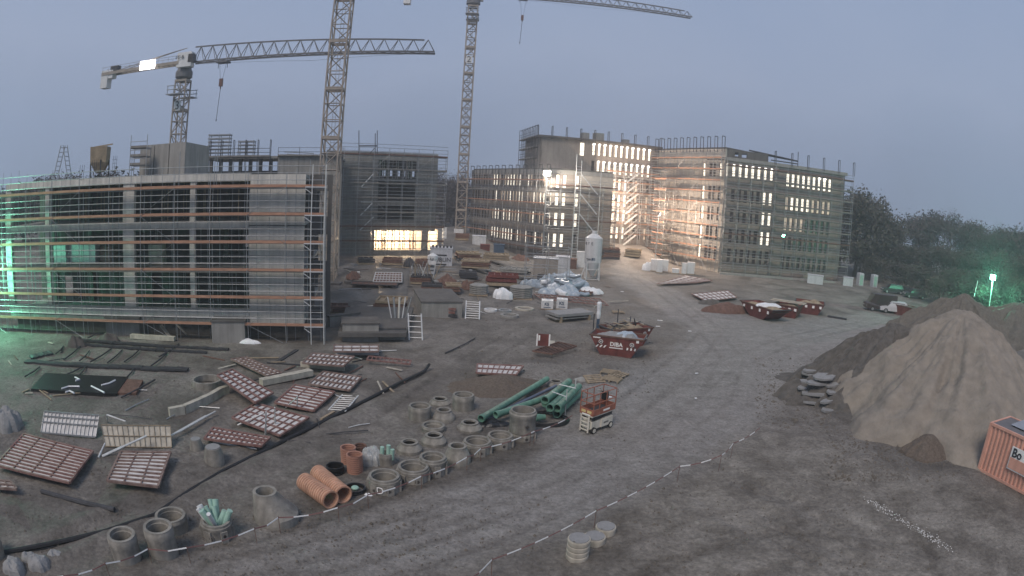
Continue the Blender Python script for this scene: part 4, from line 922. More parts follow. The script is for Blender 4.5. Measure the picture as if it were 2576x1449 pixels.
    if number:
        p = c-Vector((0, w/2+.14, 0)); p.z = nz; pn = MB().box(p, (w*.62, .06, w*.8)).build('number_sign', 'white', t)
        word(number, w*.95, p-Vector((0, .05, 0)), (1, 0, 0), (0, 0, 1), 'paintd', pn, 'digit', .01)
    if trolley:
        T_ = A+j*trolley; m = MB().box(T_-up*.35, (2.0, 1.6, .25), ang)
        for q in (-.8, .8): m.beam(T_+j*q-up*.4, T_+j*q-up*1.3, .07, .07)
        m.build('trolley', 'craneg', t)
        m = MB(); m.tube([T_+j*.6-up*.4, Vector((T_.x, T_.y, hookz))+j*.2], .025, n=3); m.tube([T_-j*.6-up*.4, Vector((T_.x, T_.y, hookz))-j*.2], .025, n=3); m.build('hoist_rope', 'steel_dark', t)
        m = MB().box((T_.x, T_.y, hookz-.5), (.55, .4, 1.2), ang); m.tube([(T_.x, T_.y, hookz-1), (T_.x, T_.y, hookz-1.5)], .1, n=5); m.build('hook_block', 'rust', t)
        m = MB().tube([(T_.x, T_.y, hookz-1.5), (T_.x-.25, T_.y, ropez)], .045, n=4); m.tube([(T_.x-.25, T_.y, ropez), (T_.x-.3, T_.y, ropez-.3)], .09, n=4); m.build('chain', 'steel_dark', t)
    return t, A, j, s
# crane in the left background, whole jib seen from the side
c3 = TD(452, 300, 95); t3, A3, j3, s3 = crane('left background tower crane with its whole jib and a lit banner on the counter jib', (c3.x, c3.y, 12), 30.9, 1.95, .085, (38, 2.6), 39.5, 17.2, -1, '3', hz(446, 268, 95), trolley=7.0, hookz=hz(532, 200, 92), ropez=hz(523, 300, 92), jh=2.0)
m = MB().box(A3-j3*7.0-s3*1.0+Vector((0, 0, .4)), (3.1, .12, 1.5), atan2(j3.y, j3.x)); bn = m.build('banner', 'litpanel', t3)
word('EC-B', .75, A3-j3*.1-s3*2.05+Vector((0, 0, .7)), j3, (0, 0, 1), 'paintd', t3, 'lettering', .02)
# tall near crane mast that leaves the frame at the top
c1 = TD(838, 300, 70); crane('nearest tower crane, a thick yellow lattice mast running out of the top of the photo', (c1.x, c1.y, -.2), 56, 2.0, .068, (-.75, -.66), 42, 15, 1)
# middle crane
c2 = TD(1178, 200, 125); t2_, A2, j2, s2 = crane('middle tower crane with a long jib reaching right along the top edge of the photo', (c2.x, c2.y, 1.8), 54.6, 2.0, .095, (47.5, 2.6), 48.5, 15, 1, '2', hz(1168, 152, 125), trolley=10.6, hookz=hz(1262, 30, 123), ropez=hz(1260, 98, 123))
MB().box(Vector((c2.x-.2, c2.y-1.35, hz(1152, 588, 123))), (2.0, .08, 1.9)).build('notice_board', 'white', t2_)
# ------------------------------------------------------------------ lamps of the place
def floodlight(label, p, aim, power, col, mt, size=.8, pole=None, spot=None, extra=None):
    t = thing('floodlight', label, 'floodlight', p, 'floodlights'); d = (Vector(aim)-Vector(p)).normalized()
    q = d.to_track_quat('-Z', 'Y').to_matrix()
    MB().box(p, (size*1.3, size, .25), m=q).build('housing', 'steel_dark', t)
    m = MB(); m.box(Vector(p)+d*.16, (size*1.15, size*.85, .05), m=q); m.build('lens', mt, t)
    if pole is not None: MB().tube([(p[0], p[1], pole), (p[0], p[1], p[2]-.15)], .07, n=6).build('pole', 'steel_pale', t)
    o = plight('flood_beam', '', Vector(p)+d*.7, power, col, .3); o.parent = t; o.location = d*.7; return t
fp = TD(1376, 435, 101.6); floodlight('blinding white floodlight at the upper corner of the wing gable', (fp.x, fp.y, fp.z), (8, 60, 0), 4000, (1, .88, .74), 'lamp', .95, None)
gp = TD(2498, 697, 90); floodlight('green floodlight glowing before the dark wood', (gp.x, gp.y, gp.z), (20, 20, 2), 5500, (.20, 1, .58), 'lampg', .7, 0)
floodlight('green floodlight standing just outside the left edge of the photo', (-44, 31, 5.5), (-25, 38, 2), 2300, (.22, 1, .60), 'lampg', .8, 0)
cp = W3L.pt(6.0, -15, 17.6); 
ct = floodlight('warm floodlight on a mast in the courtyard behind the wing gable', (W1F.pt(L1F+.7, 3.2, 0).x, W1F.pt(L1F+.7, 3.2, 0).y, 11.5), (30, 112, 8), 4200, (1, .76, .58), 'lamp', .5)
floodlight('warm floodlight on a mast at the mouth of the courtyard', (25.0, 103.5, 9.5), (33, 108, 8), 4200, (1, .76, .58), 'lamp', .5, 1.5)
tl = TD(1970, 592, 97.5); floodlight('tiny teal lamp on the dark facade scaffold', (tl.x, tl.y, tl.z), (45, 60, 0), 30, (.2, 1, .75), 'lampg', .35)
# ------------------------------------------------------------------ concrete manhole rings
def pxr(u, v, wpx):      # metres spanned by wpx pixels around a point
    a, b = ray(u-wpx/2, v), ray(u+wpx/2, v); return a.angle(b)
def ring(label, z5, kind='ring', oy=0, name='manhole_ring', group='concrete manhole rings', material='ring', hole=None, extra=None, wall_t=.13, org=(1500, 1350)):
    """z5: (top centre x, y, outer top width, front foot x, y) in a 2.6833x zoom of the photo with the given origin"""
    tx, ty, w, fx, fy = z5; bx, by = fx, fy-.22*w*(1.15 if kind == 'cone' else 1)
    ut, vt = ZR(*org, tx, ty); ub, vb = ZR(*org, bx, by); p = G(ub, vb, 0)
    D = hypot(p.x, p.y); D3 = hypot(D, CAMH*.8); R = .5*2*math.tan(pxr(ut, vt, w/2.6833*.67083)/2)*hypot(D, CAMH-1)
    h = max(.35, min(2.4, hz(ut, vt, D))); z0 = -.04; c = (p.x, p.y, z0); t = thing(name, label, 'concrete ring', (p.x, p.y, 0), group)
    m = MB(); ri = R-wall_t
    if kind == 'ring':
        m.lathe(c, [(R*.97, 0), (R*.97, h*.62), (R*1.0, h*.68), (R, h-.10), (R*.96, h-.07), (R*.955, h), (ri, h), (ri, h-.12), (ri-.03, h-.14), (ri-.03, .02)], n=40)
    elif kind == 'cone':
        rb = R*1.45; m.lathe(c, [(rb, 0), (rb, h*.38), (rb*.97, h*.42), (R*1.06, h*.80), (R, h*.84), (R, h), (R*.72, h), (R*.72, h*.8), (rb*.85, h*.4), (rb*.85, .02)], n=40)
    elif kind == 'base':     # straight wall with moulded ribs
        m.lathe(c, [(R*.98, 0), (R*.98, h*.66), (R*1.02, h*.70), (R*1.02, h*.86), (R*.96, h*.88), (R*.955, h), (ri, h), (ri, h-.12), (ri-.03, h-.14), (ri-.03, .02)], n=40)
        a0 = atan2(-p.y, -p.x)
        for k in range(6):
            a = a0+.35+k*pi/3; m.box((p.x+cos(a)*R*1.0, p.y+sin(a)*R*1.0, h*.33), (.10, R*.45, h*.64), a)
    o = m.build('body', material, t, smooth=True)
    m = MB().lathe((p.x, p.y, .0), [(R*.9, .03), (.01, .03)], n=24).build('floor', 'soil', t)
    a0 = atan2(-p.y, -p.x)
    for da, zf in (hole or []):
        a = a0+da; q = Vector((p.x+cos(a)*R*1.0, p.y+sin(a)*R*1.0, h*zf)); ax = Vector((cos(a), sin(a), 0)); m = MB()
        m.tube([q-ax*.05, q+ax*.045], R*.17, n=14); m.build('pipe_socket', 'concrete_dim', t); m = MB(); m.tube([q+ax*.03, q+ax*.055], R*.115, n=14); m.build('socket_hole', 'glass', t)
    return t, Vector((p.x, p.y, h)), R
H2 = [(.25, .32), (-.62, .32)]
ring('small necked concrete cone ring standing second from the left in the rear group', (400, 392, 150, 402, 478), 'cone')
ring('tall wide straight ring at the left of the rear group', (205, 450, 238, 200, 640))
ring('small necked cone in front of the other necked cone, between the two tall rear rings', (420, 490, 155, 440, 640), 'cone')
ring('tall rear ring with dark streaks, nearest the brown sand heap', (640, 338, 225, 635, 545))
ring('thin rimmed dark wide ring in the middle of the rings, behind the row', (335, 655, 245, 335, 765))
ring('necked cone just left of the long green pipe end', (695, 615, 178, 700, 745), 'cone')
ring('necked cone below the thin rimmed wide ring', (325, 742, 180, 340, 880), 'cone')
ring('necked cone farthest left among the second row', (108, 812, 180, 95, 960), 'cone')
ring('large necked cone between two wide rings of the front row', (522, 850, 190, 575, 1065), 'cone')
ring('wide ring of the front row, third from the left, with a socket', (310, 960, 282, 330, 1190), 'base', hole=H2)
ring('wide ring of the front row, second from the left', (1700, 650, 325, 1745, 870), 'base', hole=H2, org=(900, 1500))
td, pd, rd = ring('front row ring marked with a chalk letter D, leftmost of the row', (1435, 745, 330, 1455, 968), 'base', hole=H2, org=(900, 1500))
ring('wide ring of the front row, fourth, left of the smooth rimmed one', (745, 798, 290, 775, 985), 'base', hole=H2)
ring('pale ring of the front row directly left of the stacked pair', (985, 742, 268, 1005, 915), 'base', hole=[(.3, .35)])
# the stacked pair: lower then upper
tl_, pl_, rl_ = ring('lower ring of the stacked pair at the right end of the front row', (1205, 705, 275, 1225, 835), 'base', hole=[(.35, .4)])
def ring_on(label, p, R, h, z, hole=None):
    t = thing('manhole_ring', label, 'concrete ring', (p.x, p.y, z), 'concrete manhole rings'); ri = R-.13
    MB().lathe((p.x, p.y, z), [(R*.97, 0), (R*.97, h*.7), (R*1.02, h*.74), (R*1.02, h*.88), (R*.93, h*.92), (R*.92, h), (ri, h), (ri, .0), (R*.97, 0)], n=40).build('body', 'ring', t, smooth=True)
    a = atan2(-p.y, -p.x)+.35; q = Vector((p.x+cos(a)*R, p.y+sin(a)*R, z+h*.4)); ax = Vector((cos(a), sin(a), 0))
    MB().tube([q-ax*.05, q+ax*.045], R*.17, n=14).build('pipe_socket', 'concrete_dim', t); MB().tube([q+ax*.03, q+ax*.055], R*.115, n=14).build('socket_hole', 'glass', t)
    return t
ring_on('upper ring of the stacked pair, with a dark socket and white rim', pl_, rl_, 1.05, pl_.z)
ring('small necked ring standing alone behind the green pipes', (1570, 205, 130, 1565, 290), 'cone')
tc_, pc_, rc_ = ring('dark ring holding two short green pipe stubs, right of the clear film', (1490, 518, 175, 1470, 680), 'ring', org=(900, 1500))
for k, (dx, h) in enumerate(((-.15, .35), (.12, .5), (.28, .25))):
    m = MB().tube([pc_+Vector((dx, -.1, -.3)), pc_+Vector((dx+.03, -.1, h*.7))], .09, n=12); tag(m.build('pipe_offcut', 'gpale'), ['short pale green pipe stub in the dark ring, left one', 'taller pale green pipe stub in the dark ring, middle one', 'lowest pale green stub in the dark ring, right one'][k], 'pipe offcut', 'green stubs in the dark ring')
# chalk letter on the ring
a = atan2(-pd.y, -pd.x)-.28; q = Vector((pd.x+cos(a)*rd*1.03, pd.y+sin(a)*rd*1.03, pd.z*.36)); word('D', .42, q, (-sin(a), cos(a), 0), (0, 0, 1), 'paint', td, 'chalk_letter', .01)
# lower left group
O2 = (0, 1620)
ring('tall plain ring, leftmost of the lower left group, crossed low by the tape', (1190, 1018, 305, 1290, 1345), 'ring', org=O2)
t2r, p2r, r2r = ring('tall two part ring in the middle of the lower left group', (1590, 932, 310, 1655, 1290), 'ring', org=O2)
ring('ring with a pale disc inside, rearmost of the lower left group', (1705, 820, 330, 1740, 1035), 'ring', org=O2)
tg, pg, rg = ring('ring crammed with pale green pipe offcuts', (2185, 868, 320, 2200, 1108), 'base', hole=[(.35, .4), (-.5, .3)], org=O2)
for k in range(11):
    a = random.uniform(0, 6.28); d = random.uniform(0, rg*.55); b = pg+Vector((cos(a)*d, sin(a)*d, -.35)); e = b+Vector((cos(a)*.35, sin(a)*.35, random.uniform(.55, .85)))
    m = MB().tube([b, e], random.choice((.08, .10, .12)), n=12); tag(m.build('pipe_offcut', 'gpale' if k % 5 else 'white'), 'pale pipe offcut sticking out of the crammed concrete ring', 'pipe offcut', 'offcuts in the crammed ring')
ring('dark ring cut by the left edge of the photo', (-60, 1065, 230, -50, 1290), 'ring', org=O2)
# leaning eccentric cone in the foreground
p = G(268, 0, 0); ub, vb = ZR(900, 1500, 370, 1190); p = G(ub, vb, 0)
t = thing('manhole_cone', 'eccentric concrete cone with a small dark mouth, left of the lying orange pipes', 'concrete ring', p); m = MB()
R = .82; hh_ = 1.05; N = 40
for k, (r, z, off) in enumerate([(R, -.05, 0), (R, .30, 0), (.46, hh_-.12, -.36), (.44, hh_, -.37), (.33, hh_, -.37), (.31, .3, -.3), (.6, 0, 0)]):
    for j in range(N): a = 2*pi*j/N; m.v.append((p.x+off*.95+r*cos(a), p.y+off*-.1+r*sin(a), z))
for k in range(6):
    for j in range(N): a, b = k*N+j, k*N+(j+1) % N; m.f.append((a, b, b+N, a+N))
m.build('body', 'ring', t, smooth=True)
# capped pieces by the formwork and the stack in the foreground
def cover(label, x, y, w, org, h0, rings=1, cone=False, top='rubble', notch=True):
    u, v = ZR(*org, x, y); p = G(u, v, h0); D = hypot(p.x, p.y); R = math.tan(pxr(u, v, w/2.6833*.67083)/2)*hypot(D, CAMH-h0)
    t = thing('manhole_cover', label, 'concrete ring', (p.x, p.y, 0)); m = MB(); prof = [(R*(1.35 if cone else 1.06), -.05)]
    if cone: prof += [(R*1.35, h0*.5), (R*1.1, h0-.08), (R*1.08, h0)]
    else:
        for k in range(rings): z = h0*k/rings; prof += [(R*1.08, z+.02), (R*1.10, z+.04), (R*1.10, h0*(k+1)/rings-.03), (R*1.04, h0*(k+1)/rings-.015)]
        prof += [(R*1.08, h0)]
    prof += [(R*.95, h0), (R*.95, h0-.05), (.01, h0-.05)]
    m.lathe((p.x, p.y, 0), prof, n=40); m.build('ring', 'plypale' if not cone else 'ring', t, smooth=True)
    poly = []
    for j in range(48):
        a = 2*pi*j/48; r = R*.97*(1 if not notch or min(abs((a-.9) % (2*pi)), abs((a-4.0) % (2*pi))) > .14 else .80); poly.append((p.x+r*cos(a), p.y+r*sin(a)))
    MB().prism(poly, h0-.01, h0+.035).build('lid', top, t); return t
O8 = (1900, 1740)
def z8(x, y): return x*2.6833/3.45, y*2.6833/3.45
cover('stack of four pale round spacer rings under a grey lid, front left of the three', *z8(940, 962), 275*.7777, O8, .78, 4)
cover('single spacer ring with a grey notched lid, in the middle of the three', *z8(1145, 932), 255*.7777, O8, .3, 1)
cover('single spacer ring with a grey notched lid, farthest right of the three', *z8(1285, 805), 245*.7777, O8, .3, 1)
cover('round grey manhole lid on a cone set in the earth, below the red formwork strip', 2140, 152, 150, O2, .75, cone=True, notch=False)
cover('smaller dark rimmed manhole lid, left of the other lid', 1965, 72, 100, O2, .5, cone=True, notch=False)
# ------------------------------------------------------------------ orange corrugated pipes and black chambers
def cpipe(label, a, b, r, material, pitch=.13, solid=False, name='corrugated_pipe', wall_=.05):
    a = Vector(a); b = Vector(b); d = (b-a); L = d.length; q = d.to_track_quat('Z', 'Y').to_matrix(); prof = []; n = int(L/pitch)
    for k in range(n):
        z = k*pitch; prof += [(r, z), (r, z+pitch*.45), (r-wall_*.9, z+pitch*.6), (r-wall_*.9, z+pitch*.85)]
    prof += [(r, n*pitch), (r-wall_, n*pitch)]
    for k in range(n, 0, -1): prof += [(r-wall_*1.3, (k-.3)*pitch), (r-wall_, (k-.8)*pitch)]
    prof += [(r-wall_, 0), (r, 0)]
    o = MB().lathe(a, prof, n=36, axis=q).build(name, material, None, smooth=False); return tag(o, label, 'pipe')
def Z4(x, y): return ZR(900, 1500, x, y)
pr = .36; a = G(*Z4(925, 1075), 0); b = G(*Z4(668, 815), 0)
for (fx, fy, bx, by, lb) in ((925, 1105, 655, 885, 'long orange corrugated pipe lying on the earth, left one of the two'), (1060, 1058, 790, 800, 'long orange corrugated pipe lying on the earth, right one beside the black chamber')):
    f = G(*Z4(fx, fy-12), 0); g_ = G(*Z4(bx, by+15), 0); d = (f-g_).normalized(); cpipe(lb, g_+Vector((0, 0, pr)), f+Vector((0, 0, pr)), pr, 'opipe')
def stand(label, x, y, w, fx, fy, material, name='corrugated_pipe', pitch=.09):
    u, v = Z4(fx, fy-.24*w); p = G(u, v, 0); ut, vt = Z4(x, y); D = hypot(p.x, p.y); r = math.tan(pxr(ut, vt, w/2.6833*.67083)/2)*hypot(D, CAMH-1); h = hz(ut, vt, D)
    return cpipe(label, (p.x, p.y, 0), (p.x, p.y, h), r, material, pitch, name=name), p, r, h
stand('upright orange corrugated pipe with fine rings, nearest of the three', 1150, 540, 168, 1160, 760, 'opipe2')
stand('upright orange corrugated pipe behind and left of the nearest one', 1085, 460, 160, 1095, 665, 'opipe2')
stand('upright dark brown pipe, farthest of the three upright pipes', 1210, 448, 130, 1215, 600, 'rust')
o, p, r, h = stand('black plastic ring sitting on a pale plastic drum, behind the lying orange pipes', 960, 630, 185, 960, 770, 'black', 'plastic_chamber', .16)
tag(o, None, 'chamber')
o, p, r, h = stand('black plastic chamber lying open before the upright orange pipe, pale scraps inside', 1150, 840, 215, 1160, 975, 'black', 'plastic_chamber', .2); tag(o, None, 'chamber')
tag(MB().lathe((p.x, p.y, h*.5), [(.01, .06), (.13, .04), (.16, 0), (.1, -.1)], n=10).build('plastic_dome', 'gpale'), 'pale green plastic cap lying in the black open chamber', 'cap')
def drape(name, label, cat, c, rx, ry, h, material, seed=1, n=26, rot=0, pw=.8, amp=.5):
    """a crumpled heap of sheeting or a bag"""
    m = MB(); 
    for i in range(n+1):
        t_ = i/n
        for j in range(n*2):
            a = 2*pi*j/(n*2); w = 1+.35*float(fbm(np.array(cos(a)*2), np.array(sin(a)*2), 1, 3, seed)); x = rx*t_*w*cos(a); y = ry*t_*w*sin(a)
            z = h*.85*(1-t_**3.2)**pw*(1+amp*float(fbm(np.array(x*1.5/rx+3+seed), np.array(y*1.5/ry), 1.2, 4, seed+3)))
            m.v.append((c[0]+x*cos(rot)-y*sin(rot), c[1]+x*sin(rot)+y*cos(rot), c[2]+z-.03))
    for i in range(n):
        for j in range(n*2): a, b = i*n*2+j, i*n*2+(j+1) % (n*2); m.f.append((a, b, b+n*2, a+n*2))
    return tag(m.build(name, material, None, smooth=False), label, cat)
p = G(*Z4(1325, 650), 0); drape('film_bundle', 'crumpled clear plastic film standing between orange pipes and rings', 'plastic film', p, .42, .32, .8, 'cfilm', 4, pw=.2)
p = G(*Z4(1295, 965), 0); drape('plastic_scrap', 'small white plastic scrap on the tape beside the black chamber', 'plastic scrap', p, .2, .1, .15, 'wfilm', 5, n=10)
# ------------------------------------------------------------------ green pipes
def Z5(x, y): return ZR(1500, 1350, x, y)
def gpipe(label, x0, y0, z0, x1, y1, z1, r=.15, material='gpipe', hollow=True, cat='pipe', name='green_pipe', group=None):
    a = G(*Z5(x0, y0), z0); b = G(*Z5(x1, y1), z1); d = (b-a); q = d.to_track_quat('Z', 'Y').to_matrix(); L = d.length
    prof = [(r*1.12, 0), (r*1.12, .16), (r, .2), (r, L), (r*.86, L), (r*.86, L-.3)] if False else [(r*.86, .5), (r*.9, 0), (r*1.14, 0), (r*1.14, .22), (r, .26), (r, L), (r*.01, L)]
    o = MB().lathe(a, prof, n=20, axis=q).build(name, material, None, smooth=True); MB
    return tag(o, label, cat, group)
gpipe('longest green pipe lying alone along the brown sand heap', 815, 590, .35, 1480, 190, .5, .17)
gpipe('long green pipe below the longest one, its open end by the concrete cone', 962, 552, .45, 1500, 370, .6, .17)
gpipe('blue grey pipe lying between the two long green pipes', 870, 590, .2, 1570, 260, .3, .09, 'bpipe')
gpipe('second thin blue grey pipe between the long green pipes', 900, 585, .15, 1600, 300, .3, .07, 'bpipe')
for k, (x0, y0, z0, x1, y1, z1, lb) in enumerate([(1458, 405, 1.0, 1700, 215, 1.0, 'top left green pipe of the racked bundle'), (1508, 482, .75, 1740, 270, .75, 'middle green pipe of the racked bundle'), (1580, 485, .75, 1800, 265, .75, 'top right green pipe of the racked bundle'),
        (1462, 440, .5, 1700, 250, .5, 'lower left green pipe of the racked bundle'), (1575, 545, .3, 1810, 330, .3, 'lowest green pipe of the racked bundle'), (1510, 505, .3, 1750, 300, .3, 'inner green pipe at the bottom of the racked bundle')]):
    gpipe(lb, x0, y0, z0, x1, y1, z1, .19, group='racked green pipes')
gpipe('short green pipe end between stacked rings and coiled hose', 1365, 580, .3, 1430, 575, .3, .16)
t = thing('pipe_rack', 'thin pale metal frame holding the green pipe bundle', 'rack', G(*Z5(1680, 520), 0))
for x, y in ((1660, 560), (1750, 440)): MB().tube([G(*Z5(x, y), 0), G(*Z5(x, y), 0)+Vector((0, 0, 1.45))], .03, n=5).build('upright', 'steel_pale', t)
MB().tube([G(*Z5(1530, 318), 1.3), G(*Z5(1680, 372), 1.3)], .03, n=5).build('cross_bar', 'steel_pale', t); MB().tube([G(*Z5(1600, 245), 1.3), G(*Z5(1770, 285), 1.3)], .03, n=5).build('cross_bar', 'steel_pale', t)
# coil of black hose
t = thing('hose_coil', 'coil of black hose lying beside the stacked concrete rings', 'hose', G(*Z5(1450, 620), 0)); c = G(*Z5(1455, 610), 0); m = MB()
for k in range(6):
    pts = [(c.x+(1.25-.05*k+.04*sin(3*a+k))*cos(a), c.y+(1.0-.04*k)*sin(a), .06+.05*(k % 3)+.02*sin(a*4+k)) for a in np.linspace(0, 2*pi, 40)]; m.tube(pts, .03, n=5)
m.build('hose', 'hose', t)
drape('tarpaulin', 'dark crumpled tarpaulin between the necked cone and the stacked rings', 'tarpaulin', G(*Z5(930, 640), 0), .9, .5, .25, 'black', 9, n=20)
# hose laid across the site
hp = [(-30, 1403), (0, 1396), (150, 1368), (270, 1340), (390, 1300), (480, 1238), (560, 1190), (660, 1140), (760, 1090), (850, 1045), (930, 1005), (1000, 968), (1050, 945), (1068, 936)]
pts = [G(u, v, 0)+Vector((0, 0, .07)) for u, v in hp]; m = MB().tube(pts, .10, n=8); pp = pts[-1]; m.tube([pp, pp+Vector((.2, .7, .25))], .09, n=8)
tag(m.build('hose', 'hose', smooth=True), 'thick black hose running diagonally across the earth past the manhole rings', 'hose')
m = MB().tube([q+Vector((.16, .12, 0)) for q in pts[:5]], .06, n=6); tag(m.build('hose', 'hose'), 'thinner black hose beside the thick one at the lower left', 'hose')
m = MB().tube([G(105, 1236, .1), G(200, 1262, .1), G(288, 1282, .1)], .11, n=8); tag(m.build('post', 'steel_dark'), 'long dark pole lying on the earth below the big red formwork panel', 'pole')
m = MB().tube([G(1120, 888, .1), G(1170, 865, .1), G(1195, 850, .1)], .05, n=5); tag(m.build('pole', 'steel_dark'), 'dark pole on the ground right of the long hose end', 'pole')
# ------------------------------------------------------------------ warning tape on thin stakes
def tape(label, px, h=.75, seg=.62):
    P = [G(u, v, h) for u, v in px]; t = thing('barrier_tape', label, 'barrier tape', (P[0].x, P[0].y, 0)); tp = MB(); tp.mi = []; k = 0
    for a, b in zip(P[:-1], P[1:]):
        L = (b-a).length; n = max(1, round(L/seg)); 
        for i in range(n):
            p, q = a.lerp(b, i/n), a.lerp(b, (i+1)/n); sg = lambda f: Vector((0, 0, -.10*4*f*(1-f)))
            p = p+sg(i/n); q = q+sg((i+1)/n); tp.beam(p, q, .006, .048); tp.mi += [k % 2]*6; k += 1
        m = MB().tube([(a.x, a.y, -.1), (a.x, a.y, h+.08)], .012, n=5); m.build('stake', 'rust', t)
    tp.build('tape', ['redtape', 'wtape'], t); return t
tape('red and white barrier tape strung along the right side of the trodden road', [(1172, 1462), (1238, 1408), (1500, 1285), (1710, 1173), (1815, 1145), (1845, 1115), (1912, 1076)])
tape('red and white barrier tape strung in front of the concrete rings', [(-10, 1455), (160, 1449), (265, 1418), (372, 1381), (470, 1378), (640, 1330), (700, 1302), (850, 1277), (925, 1245), (1060, 1198), (1175, 1150), (1210, 1128), (1335, 1089), (1345, 1085), (1440, 1045)], .62)
# ------------------------------------------------------------------ formwork panels
def panel(label, px, nx=6, ny=2, z=.12, steel='red', sheet='ply', extra=True, name='formwork', group='formwork panels lying on the earth', thick=.12, zs=None, holes=True):
    thick = .08
    if steel == 'red' and random.random() < .45: steel = 'red_worn'
    zs = zs or [z+random.uniform(0, .16) for _ in px]
    P = [G(u, v, None, dz=(zs[i] if zs else z)+.1) for i, (u, v) in enumerate(px)]; t = thing(name, label, 'formwork panel', P[0], group)
    bl = lambda a, b: (P[0]*(1-a)+P[1]*a)*(1-b)+(P[3]*(1-a)+P[2]*a)*b
    up = Vector((0, 0, 1)); m = MB()
    for k in range(2):
        m.beam(bl(0, k), bl(1, k), .1, thick+.02); m.beam(bl(k, 0), bl(k, 1), .1, thick+.02)
    m.build('frame', steel, t); m = MB()
    for i in range(1, nx): m.beam(bl(i/nx, .01), bl(i/nx, .99), .06, thick)
    m.build('cross_rib', steel, t); m = MB()
    for j in range(1, ny): m.beam(bl(.01, j/ny)+up*.01, bl(.99, j/ny)+up*.01, .12 if ny < 4 else .07, thick+.02)
    m.build('wale', steel, t)
    if sheet:
        d = up*(-.02); a, b, c, e = [bl(*q)+d for q in ((.01, .01), (.99, .01), (.99, .99), (.01, .99))]; m = MB().quad(a, b, c, e); m.quad(*[q-up*.02 for q in (e, c, b, a)])
        for p_, q_ in ((a, b), (b, c), (c, e), (e, a)): m.quad(p_, p_-up*.02, q_-up*.02, q_)
        m.build('plywood_sheet', sheet, t)
    return t, bl
def s2(*p): return [(x, y) for x, y in p]
Q = lambda ox, oy, *pts: [ZR(ox, oy, x, y) for x, y in pts]
panel('largest red formwork panel, at the lower left, with pale plywood strips', Q(0, 1620, (-40, 330), (700, 510), (935, 195), (240, 20)), 4, 11)
panel('red formwork panel with a grey cross bar, right of the largest one', Q(0, 1620, (1080, 490), (1590, 550), (1715, 205), (1215, 200)), 3, 9, z=.2)
panel('small red formwork corner cut by the left edge of the photo', Q(0, 1620, (-80, 560), (170, 575), (110, 500), (-80, 480)), 3, 2)
panel('long red formwork strip with two bright tubes in front', Q(800, 1250, (-90, 1060), (480, 1135), (570, 1050), (0, 950)), 11, 3)
panel('red formwork panel with a leaning prop, above the long strip', Q(800, 1250, (190, 850), (670, 1030), (960, 850), (430, 705)), 9, 4)
panel('red formwork panel with pale props lying across it, below the tilted one', Q(800, 1250, (620, 700), (1010, 780), (1220, 590), (820, 520)), 3, 7)
panel('red formwork panel with bright bluish plywood, upper right of the group', Q(800, 1250, (960, 510), (1370, 575), (1490, 440), (1110, 385)), 9, 3)
panel('short red formwork panel standing on a pale beam', Q(800, 1250, (900, 300), (1310, 330), (1420, 235), (1000, 200)), 9, 3, z=.5)
panel('narrow red formwork strip at the upper left of the group', Q(800, 1250, (180, 260), (540, 430), (690, 400), (330, 240)), 10, 3)
panel('large tilted red formwork panel with a pale edge beside the round concrete wall', Q(800, 1250, (40, 425), (420, 700), (600, 600), (190, 365)), 9, 3, zs=(1.0, .5, .3, .8))
panel('thin red formwork girder lying alone at the right of the group', Q(800, 1250, (1545, 265), (1975, 310), (1990, 275), (1570, 230)), 10, 1, sheet=None)
panel('stacked red formwork frame in front of the stained concrete block', Q(800, 1250, (1210, 185), (1660, 185), (1660, 120), (1215, 120)), 5, 2, z=.4)
panel('red grid frame beside a small red sign, left of the two skips', ZR and Q(1700, 860, (800, 1225), (990, 1255), (1240, 1175), (1060, 1135)), 6, 2, sheet=None, steel='rust')
panel('rusty red frame with upright tubes, above the brown sand heap', Q(1500, 1350, (770, 130), (1170, 150), (1240, 60), (780, 40)), 8, 2, z=.15)
panel('long low red formwork frame with bright bars behind the wrapped brick pallets', Q(1700, 860, (880, 700), (1560, 765), (1480, 700), (810, 650)), 12, 2, sheet=None)
panel('red formwork stack lying before the scaffold of the right wing, long one', Q(2360, 900, (240, 580), (760, 630), (1000, 590), (560, 500)) if False else [ZR(2360, 900, x, y, 3.22) for x, y in ((330, 530), (800, 520), (1000, 490), (680, 425))], 4, 7)
panel('wide dark red formwork panel lying on the open ground left of the dark skips', [ZR(2360, 900, x, y, 3.22) for x, y in ((750, 650), (930, 740), (1300, 695), (1190, 610))], 3, 8)
panel('bright lit formwork grid reflecting the lit room', [ZR(1260, 860, x, y, 4.026) for x, y in ((560, 790), (995, 795), (995, 655), (600, 650))], 9, 4, z=.25, steel='steel_pale', sheet='rust')
# grey white panels leaning
def leanpanel(label, px, nx, z0, z1, steel, sheet, name='formwork', rows=(0, .5, 1), bw=.05):
    D = [G(px[0][0], px[0][1], z0), G(px[1][0], px[1][1], z0)]; a, b = D; c = TD(*px[2], hypot(b.x, b.y)+.8); d = TD(*px[3], hypot(a.x, a.y)+.8); P = [a, b, c, d]
    t = thing(name, label, 'formwork panel', a); bl = lambda s, v: (P[0]*(1-s)+P[1]*s)*(1-v)+(P[3]*(1-s)+P[2]*s)*v; n = (b-a).cross(d-a).normalized()
    if n.y > 0: n = -n
    m = MB().quad(a, b, c, d); m.quad(*[q-n*.04 for q in (d, c, b, a)]); m.build('plywood_sheet', sheet, t)
    m = MB()
    for v in rows: m.beam(bl(0, v)+n*.05, bl(1, v)+n*.05, bw, bw)
    for k in range(nx+1): m.beam(bl(k/nx, 0)+n*.04, bl(k/nx, 1)+n*.04, bw*.5, .04)
    m.build('frame', steel, t); return t, bl
